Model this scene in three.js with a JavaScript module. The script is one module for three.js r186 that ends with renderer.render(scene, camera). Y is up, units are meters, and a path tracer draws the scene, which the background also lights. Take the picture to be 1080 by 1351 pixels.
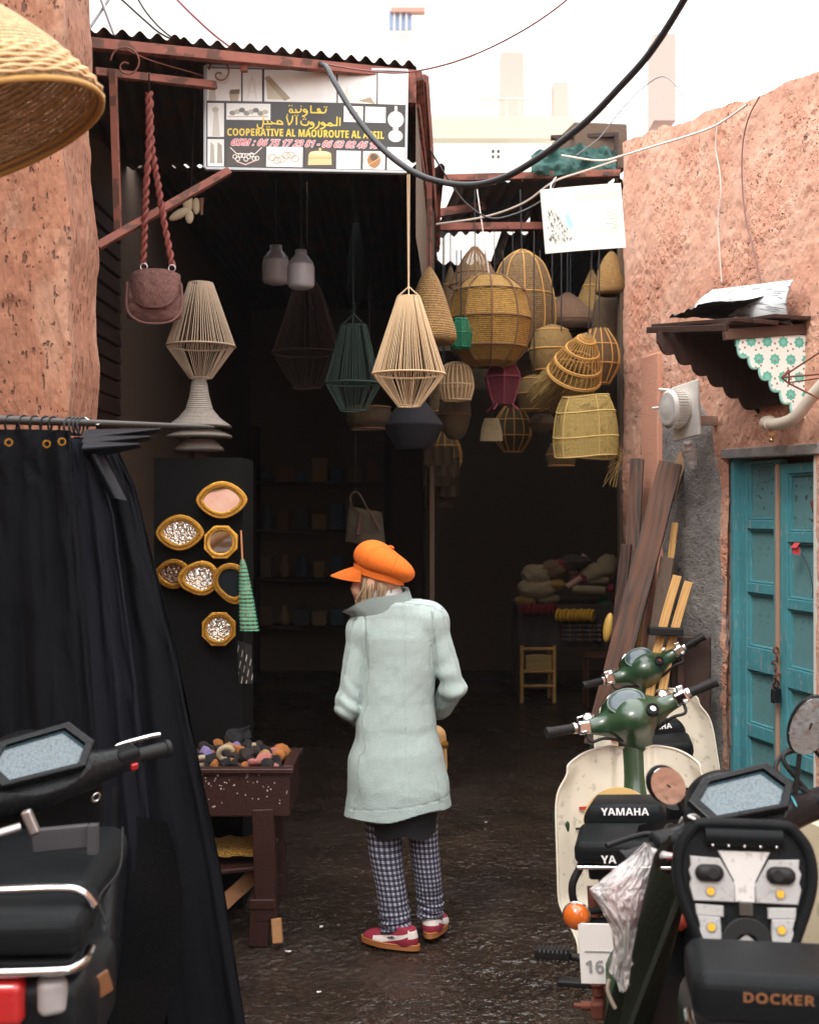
import * as THREE from 'three';
import { RoundedBoxGeometry } from 'three/addons/geometries/RoundedBoxGeometry.js';
import { mergeGeometries, mergeVertices, toCreasedNormals } from 'three/addons/utils/BufferGeometryUtils.js';
import { MarchingCubes } from 'three/addons/objects/MarchingCubes.js';
import { FontLoader } from 'three/addons/loaders/FontLoader.js';
import { TextGeometry } from 'three/addons/geometries/TextGeometry.js';

// ---------- camera, sky, sun, exposure ----------
const scene = new THREE.Scene();
const camera = new THREE.PerspectiveCamera(45.77, 1080 / 1351, 0.1, 300);
camera.position.set(0, 1.7, 0);
camera.lookAt(0, 1.7, -10);
camera.focus = 4.9;
camera.userData.fStop = 4.0;
scene.add(camera);
const SKY = 2.7;                                   // overcast sky, brighter overhead
{
  const w = 64, h = 32, data = new Float32Array(w * h * 4);
  for (let j = 0; j < h; j++) for (let i = 0; i < w; i++) {
    const s = Math.max(0, Math.sin((j + 0.5 - h / 2) / h * Math.PI));
    const L = SKY * (1 + 1.3 * s) / 1.9, k = (j * w + i) * 4;
    data[k] = L; data[k + 1] = L * 1.0; data[k + 2] = L * 1.01; data[k + 3] = 1;
  }
  const t = new THREE.DataTexture(data, w, h, THREE.RGBAFormat, THREE.FloatType);
  t.mapping = THREE.EquirectangularReflectionMapping; t.magFilter = THREE.LinearFilter; t.needsUpdate = true;
  scene.background = t; scene.environment = t;
}
const sun = new THREE.DirectionalLight(0xfff4e6, 1.3);
sun.position.set(-5, 14, 5); sun.target.position.set(0, 1, -5);
sun.castShadow = true; sun.shadow.radius = 30; sun.shadow.mapSize.set(2048, 2048);
Object.assign(sun.shadow.camera, { left: -9, right: 9, top: 9, bottom: -9, near: 1, far: 40 });
scene.add(sun, sun.target);
const renderer = new THREE.WebGLRenderer({ antialias: true });
renderer.toneMapping = THREE.LinearToneMapping;
renderer.toneMappingExposure = 1.3;
renderer.shadowMap.enabled = true;
scene.fog = new THREE.FogExp2(0xf4f4f6, 0.0006);  // thin haze added only to lift the blacks
// ---------- helpers ----------
const V = (x, y, z) => new THREE.Vector3(x, y, z);
const at = (px, py, d) => V((px - 540) / 1600 * d, 1.7 - (py - 675.5) / 1600 * d, -d);   // a point seen at (px, py) at depth d
const PI = Math.PI, sin = Math.sin, cos = Math.cos, R = (a) => a * PI / 180;
const clamp = (x, a = 0, b = 1) => Math.min(b, Math.max(a, x)), mix = (a, b, t) => a + (b - a) * t;
const smooth = (a, b, x) => { const t = clamp((x - a) / (b - a)); return t * t * (3 - 2 * t); };
function rng(seed) { let a = seed >>> 0; return () => { a = (a + 0x6D2B79F5) | 0; let t = Math.imul(a ^ (a >>> 15), 1 | a); t = (t + Math.imul(t ^ (t >>> 7), 61 | t)) ^ t; return ((t ^ (t >>> 14)) >>> 0) / 4294967296; }; }
const rnd = rng(7), rr = (a, b) => a + (b - a) * rnd();
const NT = new Float32Array(65536); { const r = rng(99); for (let i = 0; i < 65536; i++) NT[i] = r(); }
const hsh = (i, j) => NT[((i * 7919 + j * 104729) & 65535) >>> 0];
function vn(x, y, p = 0) {                       // value noise, periodic with p
  let i = Math.floor(x), j = Math.floor(y); const fx = x - i, fy = y - j, u = fx * fx * (3 - 2 * fx), v = fy * fy * (3 - 2 * fy); let i1 = i + 1, j1 = j + 1;
  if (p) { i = ((i % p) + p) % p; j = ((j % p) + p) % p; i1 = i + 1 === p ? 0 : i + 1; j1 = j + 1 === p ? 0 : j + 1; }
  const A = i * 7919, B = i1 * 7919, C = j * 104729, D = j1 * 104729, a = NT[(A + C) & 65535], b = NT[(B + C) & 65535], c = NT[(A + D) & 65535], d = NT[(B + D) & 65535];
  return a + (b - a) * u + (c - a) * v + (a - b - c + d) * u * v;
}
function fbm(x, y, o = 4, p = 0) { let s = 0, a = 0.5, n = 0; for (let k = 0; k < o; k++) { s += a * vn(x + k * 17, y + k * 31, p); n += a; a *= 0.5; x *= 2; y *= 2; p *= 2; } return s / n; }
function vn2(x, y, px, py) { let i = Math.floor(x), j = Math.floor(y); const fx = x - i, fy = y - j, u = fx * fx * (3 - 2 * fx), v = fy * fy * (3 - 2 * fy), i1 = (i + 1) % px, j1 = (j + 1) % py; i %= px; j %= py; const a = hsh(i, j), b = hsh(i1, j), c = hsh(i, j1), d = hsh(i1, j1); return a + (b - a) * u + (c - a) * v + (a - b - c + d) * u * v; }
function fb2(u, v, fx, fy, o) { let s = 0, a = 0.5, n = 0; for (let k = 0; k < o; k++) { s += a * vn2(u * fx, v * fy, fx, fy); n += a; a *= 0.5; fx *= 2; fy *= 2; } return s / n; }
function n3(x, y, z) { return (vn(x + z * 0.7, y - z * 1.3) + vn(y + 11.3, z + x * 0.6) + vn(z + 5.1, x - y * 0.8)) / 3; }
const S8 = (x) => { x = clamp(x); return 255 * (x <= 0.0031308 ? 12.92 * x : 1.055 * Math.pow(x, 1 / 2.4) - 0.055); };
function texOf(n, f, color = false, m = n) {      // f(u, v) gives linear rgb (colour) or a number
  const d = new Uint8Array(n * m * 4);
  for (let j = 0; j < m; j++) for (let i = 0; i < n; i++) {
    const c = f(i / n, j / m), k = (j * n + i) * 4;
    if (color) { d[k] = S8(c[0]); d[k + 1] = S8(c[1]); d[k + 2] = S8(c[2]); } else d[k] = d[k + 1] = d[k + 2] = 255 * clamp(c);
    d[k + 3] = 255;
  }
  const t = new THREE.DataTexture(d, n, m); t.wrapS = t.wrapT = THREE.RepeatWrapping; t.magFilter = THREE.LinearFilter; t.minFilter = THREE.LinearMipmapLinearFilter; t.generateMipmaps = true;
  if (color) t.colorSpace = THREE.SRGBColorSpace; t.needsUpdate = true; return t;
}
function canvasTex(w, h, draw) { const c = document.createElement('canvas'); c.width = w; c.height = h; draw(c.getContext('2d'), w, h); const t = new THREE.CanvasTexture(c); t.colorSpace = THREE.SRGBColorSpace; return t; }
const rep = (t, a, b = a) => { const c = t.clone(); c.repeat.set(a, b); c.wrapS = c.wrapT = THREE.RepeatWrapping; c.needsUpdate = true; return c; };
const lin = (r, g, b) => new THREE.Color().setRGB(r, g, b);
const M = (c, rough = 0.7, o = {}) => new THREE.MeshStandardMaterial({ color: Array.isArray(c) ? lin(...c) : c, roughness: rough, side: THREE.DoubleSide, ...o });
const MP = (c, rough = 0.5, o = {}) => new THREE.MeshPhysicalMaterial({ color: Array.isArray(c) ? lin(...c) : c, roughness: rough, side: THREE.DoubleSide, ...o });

function fix(g) { if (g.index) g = g.toNonIndexed(); for (const k of Object.keys(g.attributes)) if (!['position', 'normal', 'uv'].includes(k)) g.deleteAttribute(k); if (!g.attributes.uv) g.setAttribute('uv', new THREE.BufferAttribute(new Float32Array(g.attributes.position.count * 2), 2)); if (!g.attributes.normal) g.computeVertexNormals(); g.morphAttributes = {}; return g; }
const merge = (a) => { a = a.flat(9).filter(Boolean).map(fix); return a.length === 1 ? a[0] : mergeGeometries(a); };
function boxUV(g, s = 1) { g = fix(g); const p = g.attributes.position, n = g.attributes.normal, u = g.attributes.uv; for (let i = 0; i < p.count; i++) { const ax = Math.abs(n.getX(i)), ay = Math.abs(n.getY(i)), az = Math.abs(n.getZ(i)); if (ax > ay && ax > az) u.setXY(i, p.getZ(i) * s, p.getY(i) * s); else if (ay > az) u.setXY(i, p.getX(i) * s, p.getZ(i) * s); else u.setXY(i, p.getX(i) * s, p.getY(i) * s); } return g; }
function xf(g, p = [0, 0, 0], r = [0, 0, 0], s = 1) { const m = new THREE.Matrix4().compose(p.isVector3 ? p : V(...p), new THREE.Quaternion().setFromEuler(new THREE.Euler(...r)), typeof s === 'number' ? V(s, s, s) : V(...s)); return g.clone().applyMatrix4(m); }
const box = (w, h, d, p = [0, 0, 0], r = [0, 0, 0], bev = 0) => xf(bev ? new RoundedBoxGeometry(w, h, d, bev > 0.008 ? 3 : 1, Math.min(bev, w / 2.02, h / 2.02, d / 2.02)) : new THREE.BoxGeometry(w, h, d), p, r);
const _q = (a, b) => new THREE.Quaternion().setFromUnitVectors(V(0, 1, 0), b.clone().sub(a).normalize());
function rod(a, b, r1, r2 = r1, n = 10, open = false) { const L = a.distanceTo(b), g = new THREE.CylinderGeometry(r2, r1, L, n, 1, open); g.applyQuaternion(_q(a, b)); const c = a.clone().add(b).multiplyScalar(0.5); return g.translate(c.x, c.y, c.z); }
function bar(a, b, w, t, bev = 0.003, up = V(0, 0, 1), round = 1) {   // a beam of section w x t from a to b; t along 'up'
  const y = b.clone().sub(a), L = y.length(); y.normalize(); const x = y.clone().cross(up).normalize(), z = x.clone().cross(y);
  const g = bev ? new RoundedBoxGeometry(w, L, t, round, Math.min(bev, w / 2.02, t / 2.02)) : new THREE.BoxGeometry(w, L, t);
  const c = a.clone().add(b).multiplyScalar(0.5); return g.applyMatrix4(new THREE.Matrix4().makeBasis(x, y, z).setPosition(c));
}
const tube = (pts, r, n = 24, k = 7, closed = false) => new THREE.TubeGeometry(new THREE.CatmullRomCurve3(pts, closed, 'catmullrom', 0.5), n, r, k, closed);
const ball = (r, p = [0, 0, 0], s = [1, 1, 1], n = 14, rot = [0, 0, 0]) => xf(new THREE.SphereGeometry(r, n, Math.ceil(n * 0.7)), p, rot, s);
const torus = (r, t, p = [0, 0, 0], rot = [0, 0, 0], k = 8, n = 32, arc = 2 * PI) => xf(new THREE.TorusGeometry(r, t, k, n, arc), p, rot);
const lathe = (prof, n = 40) => new THREE.LatheGeometry(prof.map(([r, y]) => new THREE.Vector2(Math.max(r, 1e-4), y)), n);
function shapeOf(pts, hole) { const s = new THREE.Shape(pts.map((p) => new THREE.Vector2(p[0], p[1]))); if (hole) s.holes.push(new THREE.Path(hole.map((p) => new THREE.Vector2(p[0], p[1])))); return s; }
const ext = (s, depth, bev = 0.002, seg = 1) => new THREE.ExtrudeGeometry(Array.isArray(s) ? shapeOf(s) : s, { depth, bevelEnabled: bev > 0, bevelThickness: bev, bevelSize: bev, bevelSegments: seg, curveSegments: 10 });
function grid(nu, nv, f, closeU = false) {         // parametric sheet, smooth normals; f(u, v) -> Vector3 ; uv = (u, v)
  const pos = [], uv = [], idx = [];
  for (let j = 0; j <= nv; j++) for (let i = 0; i <= nu; i++) { const p = f(closeU && i === nu ? 0 : i / nu, j / nv); pos.push(p.x, p.y, p.z); uv.push(i / nu, j / nv); }
  for (let j = 0; j < nv; j++) for (let i = 0; i < nu; i++) { const a = j * (nu + 1) + i, b = a + 1, c = a + nu + 1, d = c + 1; idx.push(a, b, d, a, d, c); }
  const g = new THREE.BufferGeometry(); g.setAttribute('position', new THREE.Float32BufferAttribute(pos, 3)); g.setAttribute('uv', new THREE.Float32BufferAttribute(uv, 2)); g.setIndex(idx); g.computeVertexNormals();
  if (closeU) { const n = g.attributes.normal; for (let j = 0; j <= nv; j++) { const a = j * (nu + 1), b = a + nu; const s = V(n.getX(a) + n.getX(b), n.getY(a) + n.getY(b), n.getZ(a) + n.getZ(b)).normalize(); n.setXYZ(a, s.x, s.y, s.z); n.setXYZ(b, s.x, s.y, s.z); } }
  return g;
}
function sdfMesh(f, c, half, res) {                // the zero surface of f in a cube round c
  const mc = new MarchingCubes(res, new THREE.MeshBasicMaterial(), true, false, 260000); mc.isolation = 0;
  const fl = mc.field, h = res / 2;
  const bl = 5, cell = half / h, far = bl * cell * 1.9 + 0.012;      // blocks far from the surface take one value
  for (let K = 0; K < res; K += bl) for (let J = 0; J < res; J += bl) for (let I = 0; I < res; I += bl) {
    const q = f(c.x + (I + bl / 2 - h) * cell, c.y + (J + bl / 2 - h) * cell, c.z + (K + bl / 2 - h) * cell), skip = Math.abs(q) > far;
    for (let k = K; k < Math.min(res, K + bl); k++) for (let j = J; j < Math.min(res, J + bl); j++) for (let i = I; i < Math.min(res, I + bl); i++) fl[k * res * res + j * res + i] = skip ? -q : -f(c.x + (i - h) * cell, c.y + (j - h) * cell, c.z + (k - h) * cell);
  }
  mc.update(); const n = mc.count, pos = new Float32Array(n * 3), nor = new Float32Array(n * 3), e = half / res * 0.8;
  for (let i = 0; i < n; i++) {
    const x = c.x + mc.positionArray[i * 3] * half, y = c.y + mc.positionArray[i * 3 + 1] * half, z = c.z + mc.positionArray[i * 3 + 2] * half;
    pos.set([x, y, z], i * 3); const d = V(f(x + e, y, z) - f(x - e, y, z), f(x, y + e, z) - f(x, y - e, z), f(x, y, z + e) - f(x, y, z - e)).normalize(); nor.set([d.x, d.y, d.z], i * 3);
  }
  const g = new THREE.BufferGeometry(); g.setAttribute('position', new THREE.BufferAttribute(pos, 3)); g.setAttribute('normal', new THREE.BufferAttribute(nor, 3)); return boxUV(g);
}
const cap3 = (x, y, z, a, b, r1, r2) => { const bx = b[0] - a[0], by = b[1] - a[1], bz = b[2] - a[2], px = x - a[0], py = y - a[1], pz = z - a[2]; const t = clamp((px * bx + py * by + pz * bz) / (bx * bx + by * by + bz * bz)); return Math.hypot(px - t * bx, py - t * by, pz - t * bz) - mix(r1, r2, t); };
const ell = (x, y, z, c, r) => { const a = (x - c[0]) / r[0], b = (y - c[1]) / r[1], d = (z - c[2]) / r[2]; return (Math.hypot(a, b, d) - 1) * Math.min(...r); };
const smin = (a, b, k) => { const h = Math.max(k - Math.abs(a - b), 0) / k; return Math.min(a, b) - h * h * k * 0.25; };

// naming
const used = {};
const numbered = (n) => { used[n] = (used[n] ?? -1) + 1; return used[n] ? n + '_' + String(used[n]).padStart(3, '0') : n; };
function thing(name, label, category, pos = V(0, 0, 0), group, rotY = 0) { const o = new THREE.Group(); o.name = numbered(name); o.position.copy(pos); o.rotation.y = rotY; o.userData = { label, category }; if (group) o.userData.group = group; scene.add(o); return o; }
function sh(m) { m.castShadow = m.receiveShadow = true; return m; }
function part(parent, name, geo, mat) { const m = sh(new THREE.Mesh(Array.isArray(geo) ? merge(geo) : geo, mat)); m.name = name; parent.add(m); return m; }
function partW(root, name, geo, mat, par = root) { const g = Array.isArray(geo) ? merge(geo) : geo.clone(); g.translate(-root.position.x, -root.position.y, -root.position.z); return part(par, name, g, mat); }   // geometry given in world space
function one(name, label, category, geo, mat, pos, group) { let g = Array.isArray(geo) ? merge(geo) : geo; const m = sh(new THREE.Mesh(g, mat)); m.name = numbered(name); if (pos) m.position.copy(pos); m.userData = { label, category }; if (group) m.userData.group = group; scene.add(m); return m; }
function oneW(name, label, category, geo, mat, pos, group) { const g = merge([geo]).clone(); g.translate(-pos.x, -pos.y, -pos.z); return one(name, label, category, g, mat, pos, group); }
function struct(name, geo, mat) { const m = sh(new THREE.Mesh(Array.isArray(geo) ? merge(geo) : geo, mat)); m.name = numbered(name); m.userData = { kind: 'structure' }; scene.add(m); return m; }
function copy(o, label, pos, rotY) { const c = o.clone(); c.name = numbered(o.name.replace(/_\d{3}$/, '')); c.userData = { ...o.userData, label: label ?? o.userData.label }; if (pos) c.position.copy(pos); if (rotY !== undefined) c.rotation.y = rotY; scene.add(c); return c; }
const font = await new FontLoader().loadAsync('fonts/droid/droid_sans_bold.typeface.json');
function text(s, size, depth = 0.0015, stretch = 1) { const g = new TextGeometry(s, { font, size, depth, curveSegments: 3, bevelEnabled: false }); g.computeBoundingBox(); const b = g.boundingBox; g.translate(-(b.min.x + b.max.x) / 2, -(b.min.y + b.max.y) / 2, 0); g.scale(stretch, 1, 1); return fix(g); }
// ---------- textures and materials ----------
const flecks = (u, v, f, t, sx = 1) => smooth(t, t + 0.09, fbm(u * f * sx, v * f, 3, f));
const tPlaster = texOf(768, (u, v) => { const b = fbm(u * 6, v * 6, 5, 6), c = fbm(u * 40, v * 40, 3, 40), k = flecks(u, v, 84, 0.70, 1), k2 = flecks(u + 0.37, v + 0.11, 44, 0.745), q = smooth(0.38, 0.62, fbm(u * 3 + 5, v * 3, 4, 3)), s = (0.84 + 0.26 * b + 0.16 * (c - 0.5)) * (1 - 0.7 * Math.max(k * 0.75 * q, k2 * (0.35 + 0.65 * q))); return [(0.7 - 0.05 * (b - 0.5)) * s, (0.365 + 0.1 * (b - 0.5) + 0.03 * (1 - q)) * s, (0.255 + 0.1 * (b - 0.5) + 0.03 * (1 - q)) * s]; }, true);
const bPlaster = texOf(768, (u, v) => { const q = smooth(0.38, 0.62, fbm(u * 3 + 5, v * 3, 4, 3)); return (0.25 + 0.35 * q) * fbm(u * 40, v * 40, 4, 40) + 0.4 + 0.17 * (1 - q) - 0.4 * Math.max(flecks(u, v, 84, 0.70) * q, flecks(u + 0.37, v + 0.11, 44, 0.745)); });
const tPlasterL = texOf(768, (u, v) => { const b = fbm(u * 5, v * 3, 5, 0 || 5), c = fbm(u * 60, v * 20, 3, 60), k = smooth(0.7, 0.8, fb2(u, v, 72, 26, 3)), w = smooth(0.55, 0.75, fbm(u * 7 + 2, v * 3, 4, 7)); const s = (0.72 + 0.4 * b + 0.3 * (c - 0.5)) * (1 - 0.55 * k); return [mix(0.36, 0.43, w) * s, mix(0.165, 0.235, w) * s, mix(0.1, 0.155, w) * s]; }, true);
const bPlasterL = texOf(768, (u, v) => 0.6 * fb2(u, v, 44, 18, 4) + 0.4 - 0.4 * smooth(0.7, 0.8, fb2(u, v, 72, 26, 3)));
const tCement = texOf(512, (u, v) => { const b = fbm(u * 5, v * 5, 5, 5), c = fbm(u * 70, v * 70, 2, 70), k = flecks(u, v, 36, 0.68); const s = (0.7 + 0.7 * (b - 0.3) + 0.35 * (c - 0.5)) * (1 - 0.4 * k); return [0.3 * s, 0.285 * s, 0.275 * s]; }, true);
const bGrit = texOf(512, (u, v) => 0.6 * fbm(u * 48, v * 48, 3, 48) + 0.4 * fbm(u * 12, v * 12, 3, 12));
const tGround = texOf(768, (u, v) => { const b = fbm(u * 4, v * 4, 6, 4), c = fbm(u * 90, v * 90, 2, 90), s = 0.5 + 1.0 * b + 0.5 * (c - 0.5), g = smooth(0.72, 0.8, fbm(u * 60, v * 60, 2, 60)); return [0.034 * s + 0.04 * g, 0.023 * s + 0.03 * g, 0.017 * s + 0.024 * g]; }, true);
const rGround = texOf(768, (u, v) => { const b = fbm(u * 4 + 0.3, v * 4, 5, 4), c = fbm(u * 50, v * 50, 2, 50); return clamp(0.15 + 1.0 * (b - 0.46) + 0.1 * (c - 0.5), 0.06, 0.36); });
const bGround = texOf(768, (u, v) => 0.55 * fbm(u * 40, v * 40, 4, 40) + 0.45 * fbm(u * 12, v * 12, 3, 12));
const tRust = texOf(512, (u, v) => { const b = fbm(u * 6, v * 6, 5, 6), k = smooth(0.52, 0.62, fbm(u * 9 + 3, v * 9, 4, 9)); const s = 0.7 + 0.6 * b; return [mix(0.24, 0.1, k) * s, mix(0.075, 0.04, k) * s, mix(0.05, 0.025, k) * s]; }, true);
const tRoof = texOf(512, (u, v) => { const b = fbm(u * 6, v * 3, 5, 6), k = smooth(0.5, 0.65, fbm(u * 9 + 3, v * 5, 4, 9)); const s = 0.6 + 0.7 * b; return [mix(0.05, 0.1, k) * s, mix(0.045, 0.045, k) * s, mix(0.04, 0.025, k) * s]; }, true);
const wood = (c1, c2, seed, knots = 0.7) => texOf(512, (u, v) => { const w = fbm(u * 3 + seed, v * 2, 3, 0) * 2.2, g = 0.5 + 0.5 * sin((u * 14 + w * 2.4) * 6.28), f = fbm(u * 90, v * 5, 3, 90), k = smooth(knots, knots + 0.08, fbm(u * 7 + seed, v * 5, 3, 7)); const t = clamp(0.55 * g * f * 1.6 + 0.5 * (f - 0.3) + 0.35 * k); return c1.map((a, i) => mix(a, c2[i], t)); }, true);
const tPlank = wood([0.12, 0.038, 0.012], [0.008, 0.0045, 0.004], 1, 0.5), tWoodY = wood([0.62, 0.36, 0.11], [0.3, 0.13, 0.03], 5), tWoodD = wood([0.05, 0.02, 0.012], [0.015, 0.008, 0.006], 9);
const tWeave = texOf(512, (u, v) => { const r = Math.floor(v * 40), s = Math.abs(sin((u * 24 + (r % 2) * 0.5) * PI)), h = sin((v * 40 % 1) * PI), n = fbm(u * 90, v * 90, 2, 90), q = hsh(r, Math.floor(u * 24)); const k = (0.4 + 0.6 * h) * (0.75 + 0.25 * s) * (0.65 + 0.5 * n) * (0.75 + 0.4 * q); return [k, k * 0.98, k * 0.95]; }, true);
const bWeave = texOf(512, (u, v) => { const r = Math.floor(v * 40); return sin((v * 40 % 1) * PI) * (0.45 + 0.55 * Math.abs(sin((u * 24 + (r % 2) * 0.5) * PI))); });
const aWeave = texOf(512, (u, v) => { const r = Math.floor(v * 40), h = sin((v * 40 % 1) * PI), s = Math.abs(sin((u * 24 + (r % 2) * 0.5) * PI)); return h * 0.7 + 0.5 * s + 0.25 * fbm(u * 30, v * 30, 2, 30) > 0.44 ? 1 : 0; });
const aGauze = texOf(512, (u, v) => { const a = Math.abs((u * 64 % 1) - 0.5), b = Math.abs((v * 64 % 1) - 0.5), n = fbm(u * 12, v * 12, 3, 12); return (a > 0.5 - 0.09 * (0.5 + n) || b > 0.5 - 0.15 * (0.5 + n)) ? 1 : 0; });
const bRopes = texOf(256, (u, v) => sin((v * 48 % 1) * PI) * 0.8 + 0.2 * fbm(u * 64, v * 64, 2, 64));
const bTwill = texOf(512, (u, v) => 0.35 * (0.5 + 0.5 * sin((u * 90 + v * 90) * 2 * PI)) + 0.4 * fbm(u * 110, v * 110, 2, 110) + 0.25 * fbm(u * 24, v * 24, 3, 24));
const tWool = texOf(512, (u, v) => { const s = 0.9 + 0.14 * fbm(u * 100, v * 30, 3, 100) + 0.1 * (fbm(u * 9, v * 9, 3, 9) - 0.5); return [0.435 * s, 0.545 * s, 0.53 * s]; }, true);
const bFab = texOf(512, (u, v) => 0.5 * fbm(u * 14, v * 4, 4, 14) + 0.3 * fbm(u * 90, v * 90, 2, 90));
const bWet = texOf(512, (u, v) => smooth(0.66, 0.74, fbm(u * 60, v * 60, 2, 60)) + 0.15 * fbm(u * 20, v * 20, 2, 20));
const bHammer = texOf(256, (u, v) => fbm(u * 14, v * 14, 2, 14));
const tTeal = texOf(512, (u, v) => { const b = fbm(u * 5, v * 5, 5, 5), w = smooth(0.66, 0.72, fbm(u * 22 + 5, v * 8, 4, 22)), g = fbm(u * 60, v * 8, 2, 60); const s = 0.75 + 0.35 * b + 0.2 * (g - 0.5); return [mix(0.08 * s, 0.28, w * 0.7), mix(0.32 * s, 0.34, w * 0.7), mix(0.37 * s, 0.35, w * 0.7)]; }, true);
const tGrime = texOf(512, (u, v) => { const b = fbm(u * 6, v * 6, 4, 6); const s = 0.92 + 0.14 * b - 0.25 * smooth(0.68, 0.76, fbm(u * 20, v * 20, 3, 20)); return [s, s * 0.99, s * 0.97]; }, true);
const rSmear = texOf(512, (u, v) => 0.25 + 0.5 * fbm(u * 8, v * 8, 4, 8));
const tHide = texOf(512, (u, v) => { const b = fbm(u * 6, v * 6, 5, 6), s = 0.5 + b; return [0.17 * s, 0.075 * s, 0.062 * s]; }, true);

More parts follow.
